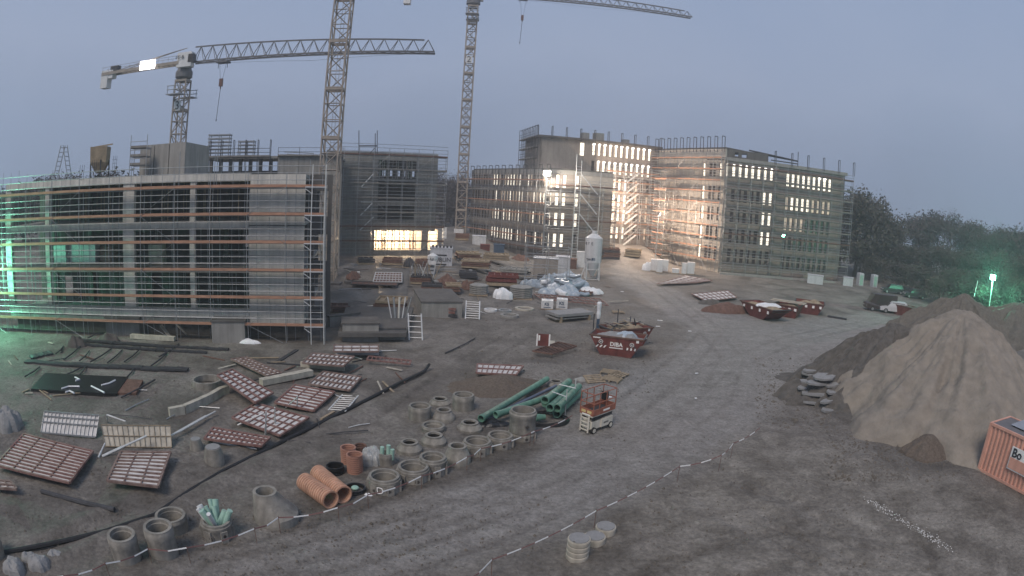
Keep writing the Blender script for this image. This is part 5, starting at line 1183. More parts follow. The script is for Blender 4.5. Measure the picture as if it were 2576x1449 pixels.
leanpanel('grey white ribbed formwork panel propped up at the left, tallest compartments in two rows', Q(0, 1200, (415, 1135), (965, 1185), (1000, 965), (450, 925)), 14, .05, 1, 'steel', 'ply', rows=(0, .5, .78, 1), bw=.07)
leanpanel('cream plywood panel with dark joints propped beside the grey white one', Q(0, 1200, (1060, 1275), (1730, 1285), (1715, 1065), (1020, 1060)), 13, .05, 1, 'wood', 'plypale', bw=.035)
# props and bars near the panels
def bar(label, x0, y0, z0, x1, y1, z1, org, r=.035, material='steel_pale', zf=2.6833, name='steel_prop', cat='prop'):
    a = G(*ZR(*org, x0, y0, zf), z0); b = G(*ZR(*org, x1, y1, zf), z1); m = MB().tube([a, b], r, n=6); m.tube([a, a.lerp(b, .45)], r*1.35, n=6); return tag(m.build(name, material), label, cat)
A8, A12 = (800, 1250), (0, 1200)
bar('pale steel prop leaning from the cream panel down to the earth', 1030, 1372, .05, 1475, 1165, .7, A12, .05)
bar('short pale prop at the left foot of the cream panel', 990, 1385, .05, 1055, 1240, .4, A12)
bar('pale bar behind the cream panel, upper left', 1080, 955, .6, 1265, 1020, .5, A12)
bar('thin post standing left behind the cream panel', 1078, 1020, .05, 1075, 955, .8, A12)
bar('bright tube lying before the long red strip, upper one', 0, 1068, .08, 410, 1140, .08, A8, .04)
bar('bright tube lying before the long red strip, lower one', 0, 1090, .08, 435, 1162, .08, A8, .04)
bar('white prop leaning over the red panel with the leaning prop', 245, 922, .1, 510, 800, .8, A8)
bar('white prop standing upright in front of that red panel', 525, 1030, .05, 530, 790, 1.6, A8)
bar('thin grey post standing in the middle of the red formwork', 622, 940, .05, 618, 745, 1.4, A8, .03)
bar('pale prop lying across the panel with the props, longer one', 730, 745, .1, 850, 640, .9, A8)
bar('second pale prop across the panel with the props', 790, 655, .3, 1020, 695, .3, A8)
bar('grey post standing beside the pale props', 840, 760, .05, 848, 630, 1.1, A8, .03)
plank('thick pale double beam lying among the formwork, below the narrow strip', G(*ZR(*A8, 480, 490), .3), G(*ZR(*A8, 985, 390), .3), .5, .35, 'plypale', 'timber_beam', 'beam')
plank('pale beam under the front edge of the short red panel', G(*ZR(*A8, 880, 310), .25), G(*ZR(*A8, 1320, 350), .25), .15, .35, 'plypale', 'timber_beam', 'beam')
plank('pale beam lying in front of the stained concrete block', G(*ZR(*A8, 1230, 195), .15), G(*ZR(*A8, 1665, 195), .15), .2, .3, 'white', 'timber_beam', 'beam')
plank('dark board lying across the earth above the formwork group', G(*ZR(*A8, 640, 290), .06), G(*ZR(*A8, 840, 165), .06), .3, .06, 'steel_dark')
plank('thin weathered timber below the aluminium ladder frame', G(*ZR(*A8, 1085, 865), .06), G(*ZR(*A8, 1215, 790), .06), .14, .1, 'wood')
plank('pale square board lying left of the front skip', G(1360, 860, .05), G(1396, 862, .05), 1.1, .04, 'plypale', 'board', 'board')
ladder('lattice_girder', 'aluminium lattice girder lying diagonally between the cream panel and the lids', G(*ZR(0, 1200, 1750, 1150), .25), G(*ZR(0, 1200, 2120, 940), .25), .75, 11, side=(0.25, .9, 0), r=.035)
ladder('aluminium_ladder', 'aluminium ladder frame lying flat right of the formwork panels', G(*ZR(*A8, 1240, 780), .1), G(*ZR(*A8, 1380, 620), .1), .9, 8, side=(1, .1, 0))
# standing ladders in the yard
a = G(1046, 856, 0); b = TD(1043, 788, hypot(a.x, a.y)+.5); ladder('wide_ladder', 'tall pale ladder leaning on the concrete platform edge', a, b, 1.0, 5, side=(1, .1, 0), r=.045)
a = G(1188, 803, 0); b = TD(1190, 757, hypot(a.x, a.y)+2.2); ladder('wide_ladder', 'second pale ladder with wide treads standing right of the platform', a, b, 1.25, 8, side=(1, 0, 0), r=.045)
# ------------------------------------------------------------------ rebar field, pit and round wall at the left
t = thing('reinforcement', 'rows of dark reinforcement strips laid over the raised earth at the left', 'reinforcement', G(250, 900, 0))
for k, (p0, p1, w) in enumerate([((830, 205), (2300, 300), .35), ((830, 245), (2080, 330), .3), ((260, 420), (1890, 500), .6), ((300, 380), (520, 330), .9)]):
    a, b = G(*ZR(0, 1200, *p0), .1), G(*ZR(0, 1200, *p1), .1); m = MB(); n = 16
    for i in range(n): p, q = a.lerp(b, i/n), a.lerp(b, (i+1)/n); m.beam(p+Vector((0, random.uniform(-.05, .05), random.uniform(0, .06))), q+Vector((0, 0, random.uniform(0, .06))), w, .12)
    m.build('bar_bundle', 'steel_dark', t)
for x0, y0, x1, y1 in [(560, 340, 640, 260), (640, 400, 810, 260), (800, 410, 900, 310), (910, 420, 1120, 290), (1080, 430, 1230, 300), (1250, 420, 1400, 300), (1520, 460, 1680, 330), (640, 560, 830, 470), (790, 560, 860, 470), (1280, 570, 1350, 480), (400, 470, 250, 570), (1560, 600, 1220, 780), (960, 140, 880, 180), (1160, 190, 1120, 240), (1800, 240, 1600, 370)]:
    MB().tube([G(*ZR(0, 1200, x0, y0), .12), G(*ZR(0, 1200, (x0+x1)/2+10, (y0+y1)/2), .17), G(*ZR(0, 1200, x1, y1), .12)], .055, n=5).build('cross_bar', 'steel_dark', t)
P = [G(*ZR(0, 1200, x, y), .16) for x, y in ((310, 695), (1170, 745), (1290, 575), (455, 535))]
m = MB().prism([(p.x, p.y) for p in P], -.1, .19); tag(m.build('steel_plate', 'black'), 'black sheet lying on the earth with pale straps thrown on it', 'sheet')
P = [G(*ZR(0, 1200, x, y), .1) for x, y in ((1160, 740), (1370, 740), (1440, 610), (1280, 600))]
m = MB().prism([(p.x, p.y) for p in P], -.1, .15); tag(m.build('steel_plate', 'rust'), 'dark brown sheet overlapping the right end of the black one', 'sheet')
for k, pts in enumerate([[(620, 690), (690, 668), (800, 668)], [(920, 665), (990, 700), (1050, 730)], [(1020, 655), (1100, 635), (1160, 605)], [(755, 575), (800, 598), (760, 610)], [(660, 725), (700, 712), (745, 735)]]):
    m = MB().tube([G(*ZR(0, 1200, x, y), .24) for x, y in pts], .06, n=5); tag(m.build('strap', 'wfilm'), ['pale strap at the lower left of the black sheet', 'pale strap running down right in the middle of the black sheet', 'pale strap at the right of the black sheet', 'small crumpled strap at the top of the black sheet', 'short pale strap below the black sheet'][k], 'strap')
c = G(520, 985, 0); t = thing('round_wall', 'curved low concrete wall half buried in the earth beside the tilted formwork', 'concrete wall', c)
pp = [G(*ZR(0, 1200, x, y), .35) for x, y in ((1700, 910), (1850, 880), (2000, 815), (2120, 760), (2220, 700), (2290, 680))]
m = MB()
for a, b in zip(pp[:-1], pp[1:]): m.beam(a-Vector((0, 0, .25)), b-Vector((0, 0, .25)), .3, .75)
m.build('wall', 'plypale', t)
c = G(*ZR(0, 1200, 2080, 610), .3); cpo = MB().lathe((c.x, c.y, -.1), [(.95, 0), (.95, .5), (.8, .5), (.8, .1)], n=30, closed=False).build('shaft_ring', 'ring', None, True); tag(cpo, 'half buried concrete ring beside the tilted formwork panel', 'concrete ring')
drape('boulder', 'large rounded grey earth lump at the left photo edge', 'rock', G(25, 1078, 0), .95, .9, 1.15, 'rubble', 3, n=18, pw=.5)
for k, (u, v, r) in enumerate([(38, 1432, .55), (100, 1425, .5), (140, 1400, .35), (75, 1408, .35)]):
    drape('stone', ['big pale stone in the lower left corner', 'knobbly stone right of the big corner stone', 'thin upright stone sliver in the lower left', 'small stone behind the two corner stones'][k], 'stone', G(u, v, 0), r, r*.8, r*.9, 'rubble', 20+k, n=12, pw=.5)
drape('bush', 'dark scrubby bush on the green lit slope', 'bush', G(190, 870, 0), 1.1, .7, .9, 'leafd', 31, n=16); drape('bush', 'dark scrub clump at the left end of the reinforcement rows', 'bush', G(275, 858, 0), 1.0, .6, .7, 'leafd', 33, n=16)
drape('plastic_sheet', 'pale crumpled sheet right of the square concrete block', 'plastic sheet', G(625, 862, 0), 1.0, .35, .35, 'wfilm', 35, n=16)
0 and heap('soil_mound', 'low earth mound carrying the reinforcement rows at the left', tuple(G(300, 960, 0)[:2]), 8.5, 4.5, radians(15), .55, 'soil2', seed=41, cat='soil mound', n=60, lump=.2)
# ------------------------------------------------------------------ scissor lift
a = G(1457, 1090, 0); b = G(1487, 1095, 0); c = G(1527, 1079, 0)
xd = (c-b).normalized(); yd = Vector((-xd.y, xd.x, 0)); LL_ = 1.75; WW = .82
cen = b+xd*(LL_/2)+yd*(WW/2)+Vector((0, 0, 0)); ang = atan2(xd.y, xd.x)
sl_ = thing('scissor_lift', 'folded orange and cream scissor lift standing on the trodden road', 'scissor lift', cen)
o = lambda x, y, z: cen+xd*x+yd*y+Vector((0, 0, z))
m = MB(); m.box(o(0, 0, .42), (LL_*.92, WW*.8, .42), ang); m.box(o(.35, -WW*.43, .42), (.9, .06, .40), ang); m.build('chassis', 'cream', sl_)
for x in (-LL_*.38, LL_*.38):
    for y in (-WW*.42, WW*.42):
        q = o(x, y, .17); w = MB().tube([q-yd*.07, q+yd*.07], .17, n=20).build('wheel', 'tyre', sl_); WL[w.name] = WL[sl_.name].copy(); MB().tube([q-yd*.078, q+yd*.078], .115, n=16).build('rim', 'cream', w)
m = MB()
for k in range(3): m.beam(o(-.8, -.3, .70+.07*k), o(.8, -.3, .72+.07*k), .05, .05); m.beam(o(-.8, .3, .70+.07*k), o(.8, .3, .72+.07*k), .05, .05)
m.build('scissor_arm', 'steel_dark', sl_)
MB().box(o(0, 0, .95), (LL_, WW*.96, .10), ang).build('platform', 'cream', sl_)
MB().box(o(0, 0, 1.01), (LL_*.95, WW*.9, .04), ang).build('deck', 'steel_dark', sl_)
m = MB()
for y in (-WW/2, WW/2): m.box(o(0, y, 1.13), (LL_, .03, .32), ang)
for x in (-LL_/2, LL_/2): m.box(o(x, 0, 1.13), (.03, WW, .32), ang)
m.build('side_panel', 'lorange', sl_)
m = MB()
for x in (-LL_/2, -LL_/2+.45, .1, LL_/2):
    for y in (-WW/2, WW/2): m.tube([o(x, y, 1.0), o(x, y, 2.08)], .025, n=6)
for z in (1.6, 2.08):
    for y in (-WW/2, WW/2): m.tube([o(-LL_/2, y, z), o(LL_/2, y, z)], .025, n=6)
    for x in (-LL_/2, LL_/2): m.tube([o(x, -WW/2, z), o(x, WW/2, z)], .025, n=6)
m.build('guard_rail', 'lorange', sl_)
m = MB()
for y in (-.24, .24): m.beam(o(-LL_/2-.10, y, .1), o(-LL_/2-.10, y, .92), .07, .07)
for k in range(4): m.beam(o(-LL_/2-.10, -.22, .22+.2*k), o(-LL_/2-.10, .22, .22+.2*k), .05, .05)
m.build('step_ladder', 'cream', sl_)
MB().box(o(LL_/2-.25, .1, 1.62), (.22, .28, .42), ang).build('control_box', 'black', sl_)
for y in (-.18, .18): MB().box(o(-LL_/2-.02, y, 1.14), (.02, .26, .13), ang).build('label_plate', 'yellow', sl_)
MB().box(o(.15, -WW/2-.02, 1.13), (.5, .01, .09), ang).build('label_plate', 'paint', sl_)
MB().box(o(-LL_/2-.02, 0, .99), (.01, .5, .06), ang).build('label_plate', 'paint', sl_)
for k in range(4): MB().box(o(.12+.1*k, -WW*.47, .42), (.06, .01, .09), ang).build('decal', 'paintd', sl_)
# ------------------------------------------------------------------ skips
def skip(label, a, b, L0=3.8, L1=2.3, W_=1.75, h=1.45, words=True, fill='rubble', face=-1, white=False, name='skip', load=None):
    """a, b: ground points under the two top corners of the side that faces us"""
    a = Vector(a); b = Vector(b); xd = (b-a).normalized(); yd = Vector((-xd.y, xd.x, 0)); L0 = (b-a).length; mid = (a+b)/2+yd*W_/2; ang = atan2(xd.y, xd.x)
    t = thing(name, label, 'skip', mid); o = lambda x, y, z: mid+xd*x+yd*y+Vector((0, 0, z)); m = MB()
    wb, wt = W_*.86, W_; T = [o(-L0/2, -wt/2, h), o(L0/2, -wt/2, h), o(L0/2, wt/2, h), o(-L0/2, wt/2, h)]; B = [o(-L1/2, -wb/2, 0), o(L1/2, -wb/2, 0), o(L1/2, wb/2, 0), o(-L1/2, wb/2, 0)]
    c0 = o(0, 0, h*.5)
    inn = lambda p: p+(Vector((c0.x, c0.y, p.z))-p)*.035
    for k in range(4): q = (k+1) % 4; m.quad(B[k], B[q], T[q], T[k]); m.quad(inn(B[q]), inn(B[k]), inn(T[k]), inn(T[q])); m.quad(T[k], T[q], inn(T[q]), inn(T[k]))
    m.quad(*B[::-1]); m.quad(*[p+Vector((0, 0, .05)) for p in B]); m.build('body', 'skip', t)
    m = MB()
    for k in range(4): m.beam(T[k], T[(k+1) % 4], .10, .10)
    m.build('rim', 'rust', t); m = MB()
    for x in (-.34, .34): 
        for y in (-1, 1): q = o(x*L0, y*wt/2, h*.62); MB().tube([q-yd*.12*y, q+yd*.12*y], .05, n=8).build('lifting_lug', 'steel_dark', t)
    for e in (-1, 1): q = o(e*L0/2, 0, h); MB().tube([q-yd*wt*.5, q+yd*wt*.5], .07, n=8).build('end_tube', 'steel_dark', t)
    # contents
    m = MB(); n = 14
    for i in range(n+1):
        for j in range(n+1):
            x = (i/n-.5)*L0*.93; y = (j/n-.5)*wt*.93; ed = min(i, n-i, j, n-j)/n*2
            z = h-.30+.35*min(1, ed*2)*(1+1.2*float(fbm(np.array(x*1.3+mid.x), np.array(y*1.3), 1, 3, 3))); p = o(x, y, z); m.v.append(tuple(p))
    for i in range(n):
        for j in range(n): k = i*(n+1)+j; m.f.append((k, k+n+1, k+n+2, k+1))
    r_ = tag(m.build('rubble_load', fill), 'heaped debris in the '+(load or label.split(',')[0]), 'debris')
    if words:
        fy = -wt/2+.0; sl = (Vector(T[0])-Vector(B[0])); dn = (o(0, -wt/2, h)-o(0, -wb/2, 0)).normalized(); fn = xd.cross(dn).normalized()
        P = lambda x, f: o(x, -wb/2, 0).lerp(o(x, -wt/2, h), f)+fn*.012
        word('DIBA', .42, P(0, .62), xd, dn, 'paint', t, 'lettering', .004, bold=.012); word('Container', .12, P(0, .42), xd, dn, 'paint', t, 'lettering', .003) if False else None
        m = MB(); m.beam(P(-.5, .44), P(.5, .44), .01, .07, up=dn); m.build('lettering_line', 'paint', t)
        for e in (-1, 1):
            for k in range(3):
                m = MB(); x = e*1.15+(k-1)*.28; q = [P(x-.10, .40), P(x+.02, .40), P(x+.10+.06*-e, .53), P(x-.02+.06*-e, .53)]; m.quad(*q); m.build('hazard_stripe', 'paint', t)
            q = P(e*1.15, .70); m = MB(); m.lathe(q, [(.16, 0), (.16, .008), (.01, .008)], n=16, axis=Matrix((xd, dn, fn)).transposed()); m.build('emblem_disc', 'paint', t)
            m = MB(); m.lathe(q+fn*.008, [(.12, 0), (.12, .006), (.05, .006)], n=16, axis=Matrix((xd, dn, fn)).transposed()); m.build('emblem_mark', 'paintd', t)
        MB().quad(P(-1.75, .86), P(-1.2, .86), P(-1.2, .93), P(-1.75, .93)).build('small_plate', 'paint', t); MB().quad(P(1.45, .82), P(1.65, .82), P(1.65, .96), P(1.45, .96)).build('small_plate', 'paint', t)
    if white:
        for k in range(4): q = o((-.35+.24*k)*L0, -wt/2-.03, h*.72); MB().box(q, (.3, .02, .3), ang).build('small_plate', 'paint', t)
    return t, o, h
def under(u, v, z): p = G(u, v, z); return Vector((p.x, p.y, 0))
a, b = under(1484, 841, 1.45), under(1620, 857, 1.45)
_, so1, sh1 = skip('red skip with white lettering, nearer one of the pair in the middle of the yard', a, b, W_=2.0, load='nearer red skip with white lettering')
a, b = under(1542, 832, 1.5), under(1668, 822, 1.5); b = a+(b-a).normalized()*4.0
_, so2, sh2 = skip('red skip with white lettering, rear one of the pair, full of timber scrap', a, b, h=1.5, W_=2.0, fill='wood', load='rear red skip with white lettering')
for k in range(16):
    p = so2(random.uniform(-1.6, 1.5), random.uniform(-.8, .8), sh2+.1+random.uniform(0, .2)); d = Vector((random.uniform(-1, 1), random.uniform(-.4, .4), random.uniform(-.1, .15))).normalized()*random.uniform(.4, .9)
    o_ = MB().beam(p-d, p+d, .09, .05).build('timber_scrap', random.choice(('wood', 'plypale', 'steel_dark'))); tag(o_, 'timber offcut heaped in the rear lettered skip', 'timber scrap', 'timber scraps in the rear skip')
drape('plastic_sheet', 'bluish plastic sheet over the load of the nearer lettered skip', 'plastic sheet', so1(.5, 0, sh1-.1), .9, .55, .45, 'film', 51, n=16)
ds = [((1862, 752), (1945, 778), 'dark red skip with a heap of white sheeting, leftmost of the dark row'), ((1948, 760), (2010, 770), 'dark skip with long boards, middle of the dark row'), ((2000, 755), (2075, 765), 'dark skip with scrap metal, right end of the dark row')]
for (p0, p1, lb) in ds:
    a, b = under(*p0, 1.5), under(*p1, 1.5); b = a+(b-a).normalized()*5.2 if (b-a).length < 3 else b
    _, oo, hh2 = skip(lb, a, b, W_=2.8, h=1.35, words=False, fill='wood', white=True)
    if 'white sheeting' in lb: drape('plastic_sheet', 'white sheeting heaped in the leftmost dark skip', 'plastic sheet', oo(.6, 0, hh2), 1.6, .6, .45, 'wfilm', 52, n=16)
    if 'boards' in lb:
        for k in range(5): plank('long board sticking out of the middle dark skip', oo(-2.2, -.6+.3*k, hh2+.25), oo(2.0, -.7+.3*k, hh2+.3), .25, .08, random.choice(('wood', 'plypale')), group='boards in the middle dark skip')
plank('long grey pole lying right of the dark skips', G(2082, 795, .1), G(2130, 803, .1), .3, .2, 'steel_dark', 'pole', 'pole')
drape('rubbish_heap', 'heap of dark machinery scraps in front of the left dark skip', 'rubbish heap', G(1830, 785, 0), 3.2, 1.2, 1.1, 'rust', 61, n=20)
drape('rubbish_heap', 'small dark sack heap on the open ground beside the red panel', 'rubbish heap', G(1790, 765, 0), 1.6, 1.0, .6, 'soil', 62, n=16)
# ------------------------------------------------------------------ salmon container at the right edge
a = G(2457, 1182, 0); b = G(2576, 1246, 0); xd = (b-a).normalized(); yd = Vector((-xd.y, xd.x, 0))
if yd.x < 0: yd = -yd
ct = thing('container', 'salmon orange corrugated container with a lettered sign, cut by the right edge', 'container', a); Lc, Wc, Hc = 6.06, 2.44, hz(2491, 1069, hypot(a.x, a.y)); Hc = 2.6
o = lambda x, y, z: a+xd*x+yd*y+Vector((0, 0, z))
def corr(mb, P0, ex, L, z0, z1, nrm, pitch=.28, d=.08):
    n = int(L/pitch); pts = []
    for k in range(n): x = k*L/n; q = L/n; pts += [(x, 0), (x+q*.3, 0), (x+q*.45, d), (x+q*.85, d)]
    pts.append((L, 0))
    for (xa, da), (xb, db) in zip(pts[:-1], pts[1:]):
        A = P0+ex*xa+nrm*da; B_ = P0+ex*xb+nrm*db; mb.quad((A.x, A.y, z0), (B_.x, B_.y, z0), (B_.x, B_.y, z1), (A.x, A.y, z1))
m = MB(); corr(m, o(.12, .03, 0), xd, Lc-.24, .16, Hc-.12, yd); corr(m, o(.03, .12, 0), yd, Wc-.24, .16, Hc-.12, xd)
m.build('side_wall', 'cont', ct); m = MB()
for x in (0.06, Lc-.06):
    for y in (0.06, Wc-.06): m.box(o(x, y, Hc/2), (.13, .13, Hc), atan2(xd.y, xd.x))
for z in (.08, Hc-.06):
    for y in (.06, Wc-.06): m.beam(o(.12, y, z), o(Lc-.12, y, z), .11, .14)
    for x in (.06, Lc-.06): m.beam(o(x, .12, z), o(x, Wc-.12, z), .11, .14)
m.build('frame', 'cont', ct); m = MB().quad(o(.05, .05, Hc-.03), o(Lc-.05, .05, Hc-.03), o(Lc-.05, Wc-.05, Hc-.03), o(.05, Wc-.05, Hc-.03)); m.build('roof', 'controofd', ct)
m = MB()
for x0, x1 in ((1.0, 3.0), (3.1, 5.1)):
    n = 16
    for k in range(n): ya = .9+1.9*k/n; z = Hc+.05+.05*(k % 2); m.quad(o(x0, ya, z), o(x1, ya, z), o(x1, ya+1.9/n, Hc+.05+.05*((k+1) % 2)), o(x0, ya+1.9/n, Hc+.05+.05*((k+1) % 2)))
rs = m.build('roofing_sheet', 'controof'); tag(rs, 'grey corrugated roofing sheets lying on top of the salmon container', 'roofing sheet')
if yd.cross(xd).z > 0: pass
fn = -yd
sg = MB().box(o(3.2, -.035, 1.42), (2.5, .04, 1.15), atan2(xd.y, xd.x)).build('sign_board', 'paint', ct); MB().box(o(3.2, -.065, 1.18), (2.4, .02, .55), atan2(xd.y, xd.x)).build('sign_field', 'cont', ct)
word('Bo', .62, o(2.05, -.075, 1.70), xd, (0, 0, 1), 'paintd', ct, 'lettering', .01, align='LEFT', bold=.01)
# ------------------------------------------------------------------ silos, containers, site boxes
sp_ = G(1488, 703, 0); D = hypot(sp_.x, sp_.y); z1 = hz(1490, 598, D); z0b = hz(1488, 660, D); r = math.tan(pxr(1492, 640, 42)/2)*hypot(D, CAMH)
si = thing('silo', 'tall white mortar silo on thin legs in the middle of the yard', 'silo', sp_)
MB().lathe((sp_.x, sp_.y, 0), [(.2, z0b-1.9), (r*.98, z0b), (r, z0b+.1), (r, z1), (r*.35, z1+.55), (.01, z1+.6)], n=40).build('tank', 'white', si, smooth=True)
m = MB()
for k in range(8): an = 2*pi*k/8; m.beam((sp_.x+cos(an)*r*1.005, sp_.y+sin(an)*r*1.005, z0b+.05), (sp_.x+cos(an)*r*1.005, sp_.y+sin(an)*r*1.005, z1), .05, .05)
m.build('rib', 'white', si); MB().lathe((sp_.x, sp_.y, z1+.5), [(.35, 0), (.35, .45), (.01, .45)], n=12).build('filler_cap', 'white', si)
for sx, sy in ((-1, -1), (1, -1), (1, 1), (-1, 1)):
    m = MB().beam((sp_.x+sx*r*.72, sp_.y+sy*r*.72, z0b+.2), (sp_.x+sx*r*.78, sp_.y+sy*r*.78, 0), .13, .13); m.build('leg', 'white', si)
for z in (.15, 1.5):
    m = MB()
    for q in ((-1, -1, 1, -1), (1, -1, 1, 1), (1, 1, -1, 1), (-1, 1, -1, -1)): m.beam((sp_.x+q[0]*r*.76, sp_.y+q[1]*r*.76, z), (sp_.x+q[2]*r*.76, sp_.y+q[3]*r*.76, z), .08, .08)
    m.build('leg_brace', 'white', si)
for x in (-r*1.6,): m = MB(); m.beam((sp_.x-r*.8, sp_.y-r*.6, z0b), (sp_.x-r*1.5, sp_.y-r*.8, .1), .1, .1); m.build('prop', 'white', si)
def on_cyl(txt, size, c, r_, z, a0, parent, material='paintd'):
    for k, ch in enumerate(txt):
        an = a0+(k-(len(txt)-1)/2)*size*.62/r_; word(ch, size, (c.x+cos(an)*r_*1.02, c.y+sin(an)*r_*1.02, z), (-sin(an), cos(an), 0), (0, 0, 1), material, parent, 'letter', .008)
on_cyl('ert', .8, sp_, r, hz(1475, 610, D), atan2(-sp_.y, -sp_.x)-.62, si)
MB().box((sp_.x-.1, sp_.y-r-.02, hz(1488, 650, D)), (.5, .02, .35)).build('blue_label', 'blue', si); MB().box((sp_.x-.75, sp_.y-r*.9-.04, hz(1488, 650, D)), (.6, .02, .14), -.3).build('small_label', 'paintd', si)
# small silo
p = G(1087, 690, dz=0); D2 = hypot(p.x, p.y); zt_ = hz(1087, 645, D2); r2 = math.tan(pxr(1087, 660, 24)/2)*D2; s2_ = thing('silo', 'small white silo cabinet with black markings before the big pale container', 'silo', p)
MB().lathe((p.x, p.y, 0), [(.15, p.z+.9), (r2*.95, p.z+1.6), (r2, zt_-.3), (r2*1.12, zt_-.3), (r2*1.1, zt_+.1), (.01, zt_+.45)], n=24).build('tank', 'white', s2_, True)
MB().box((p.x, p.y, p.z+.5), (.55, .55, 1.0)).build('stand', 'cwhite', s2_); MB().box((p.x, p.y-r2-.02, (zt_+p.z)/2+.4), (1.0, .03, zt_-p.z-1.6)).build('front_panel', 'white', s2_)
for k, (z, w) in enumerate(((.8, .35), (-.1, .6), (-.55, .5))): MB().box((p.x, p.y-r2-.045, (zt_+p.z)/2+z), (w, .02, .3 if k == 0 else .14)).build('marking', 'paintd', s2_)
def boxc(name, label, u0, v0, u1, vt, L2, material, cat='container', dz=0, rib=True, D=None, roof=None):
    a = G(u0, v0) if D is None else TD(u0, v0, D); b = TD(u1, v0, hypot(a.x, a.y)); z1 = hz((u0+u1)/2, vt, hypot(a.x, a.y)); t = thing(name, label, cat, a); f = Fac(a, Q=b); L = (Vector(b[:2])-Vector(a[:2])).length; m = MB()
    fbox(m, f, 0, L, 0, L2, a.z-.3, z1-.08); m.build('body', material, t); m = MB(); fbox(m, f, -.05, L+.05, -.05, L2, z1-.08, z1); m.build('roof', roof or material, t)
    if rib:
        m = MB()
        for x in np.arange(.15, L, .3): fbox(m, f, x, x+.12, -.03, 0, a.z, z1-.15)
        m.build('rib', material, t)
    return t, f, L, a.z, z1
t, f, L, za, zb = boxc('site_container', 'big pale grey container with black lettering between two black bars', 1081, 668, 1137, 624, 2.4, 'cwhite')
fbox_ = MB(); fbox(fbox_, f, L*.2, L*.75, -.06, -.04, zb-.95, zb-.80); fbox_.build('bar', 'paintd', t); fbox_ = MB(); fbox(fbox_, f, L*.2, L*.75, -.06, -.04, zb-2.1, zb-1.95); fbox_.build('bar', 'paintd', t)
q = f.pt(L*.5, -.07, zb-1.45); word('ZUBLIN', .72, q, (f.e.x, f.e.y, 0), (0, 0, 1), 'paintd', t, 'lettering', .01)
for x in np.arange(.2, L, .45): m = MB(); fbox(m, f, x, x+.25, .3, .5, zb, zb+.3); m.build('roof_bracket', 'steel_dark', t)
boxc('site_container', 'brown flat roofed site hut with a white door, behind the blue film heap', 1340, 700, 1402, 650, 3.0, 'facade', rib=False, roof='controof'); 
boxc('site_cabin', 'white cabin standing right of the brown site hut', 1396, 690, 1432, 646, 2.4, 'cwhite', rib=False)
boxc('site_cabin', 'narrow white cabinet directly left of the tall silo', 1450, 672, 1472, 634, 1.6, 'white', rib=False)
boxc('site_container', 'rusty brown crate stack between the white cabin and the tall silo', 1430, 676, 1450, 652, 2, 'rust', rib=True)
boxc('site_container', 'pale low container beside the long wing, far left of the yard', 1188, 614, 1222, 594, 3, 'cwhite', rib=False)
boxc('site_container', 'small red box among dark debris under the long wing', 1208, 626, 1232, 616, 2, 'skip', rib=False)
boxc('formwork_crate', 'dark blue crate in the middle debris field', 1241, 640, 1268, 615, 1.5, 'blue', rib=False)
boxc('site_container', 'upright grey slab leaning beside the middle crane', 1144-33, 600, 1123, 572, .3, 'white', rib=False)
for k, (u, v) in enumerate(((1168, 708), (1155, 700))): boxc('toilet_cabin', 'small white box on a post, left one', 896, 694, 904, 684, .5, 'white', rib=False) if k == 0 else boxc('toilet_cabin', 'small white box on the debris field, right of the pale container', 1180, 690, 1187, 680, .6, 'white', rib=False)
# scaffold tower before the hut
TW = Fac(G(1320, 730, 0), 3); scaffold('scaffold_tower', 'square scaffold tower standing over the blue film heap', TW, 0, 5.2, 0, 0, 5.2, bay=2.6, lift=1.3, r=.04, brace=1, rails=1, depth=2.2, decks=False)
# ------------------------------------------------------------------ wrapped pallets, bags, film
def wrapped(label, u0, v0, u1, vt, L2=1.0, txt=None, material='white', name='wrapped_pallet', group=None):
    a = G(u0, v0); b = TD(u1, v0, hypot(a.x, a.y)); z1 = hz((u0+u1)/2, vt, hypot(a.x, a.y)+.3); t = thing(name, label, 'pallet', a, group); f = Fac(a, Q=b); L = (Vector(b[:2])-Vector(a[:2])).length; m = MB()
    fbox(m, f, 0, L, 0, L2, a.z+.14, z1); fbox(m, f, -.02, L+.02, -.02, L2+.02, a.z+.6*(z1-a.z), a.z+.6*(z1-a.z)+.05); m.build('wrapping', material, t); m = MB(); fbox(m, f, -.03, L+.03, -.03, L2+.03, a.z, a.z+.13); m.build('pallet', 'wood', t)
    if txt: word(txt, (z1-a.z)*.42, f.pt(L*.45, -.03, a.z+(z1-a.z)*.62), (f.e.x, f.e.y, 0), (0, 0, 1), 'blue', t, 'lettering', .01, bold=.01); m = MB(); fbox(m, f, L*.2, L*.8, -.03, -.02, a.z+(z1-a.z)*.25, a.z+(z1-a.z)*.32); m.build('print_line', 'blue', t)
    return t
wrapped('white wrapped brick pallet with faded print, left of the lettered one', 1361, 779, 1391, 755, 1.1, 'KS')
wrapped('white wrapped brick pallet with dark blue letters, left of the wrapped post', 1399, 779, 1427, 752, 1.1, 'KS')
for k, (u0, v0, u1, vt, lb) in enumerate([(1636, 682, 1650, 652, 'tall white wrapped pallet before the lit scaffold, leftmost'), (1650, 686, 1666, 653, 'second wrapped pallet before the lit scaffold, bluish side'), (1666, 684, 1680, 654, 'third wrapped pallet before the lit scaffold'), (1714, 690, 1726, 662, 'bright wrapped pallet of the right pair before the lit scaffold'), (1727, 690, 1746, 660, 'shaded wrapped pallet of the right pair before the lit scaffold'), (1690, 688, 1708, 676, 'low wrapped pallet between the two wrapped groups')]):
    wrapped(lb, u0, v0, u1, vt, 1.3, group='wrapped pallets before the lit scaffold')
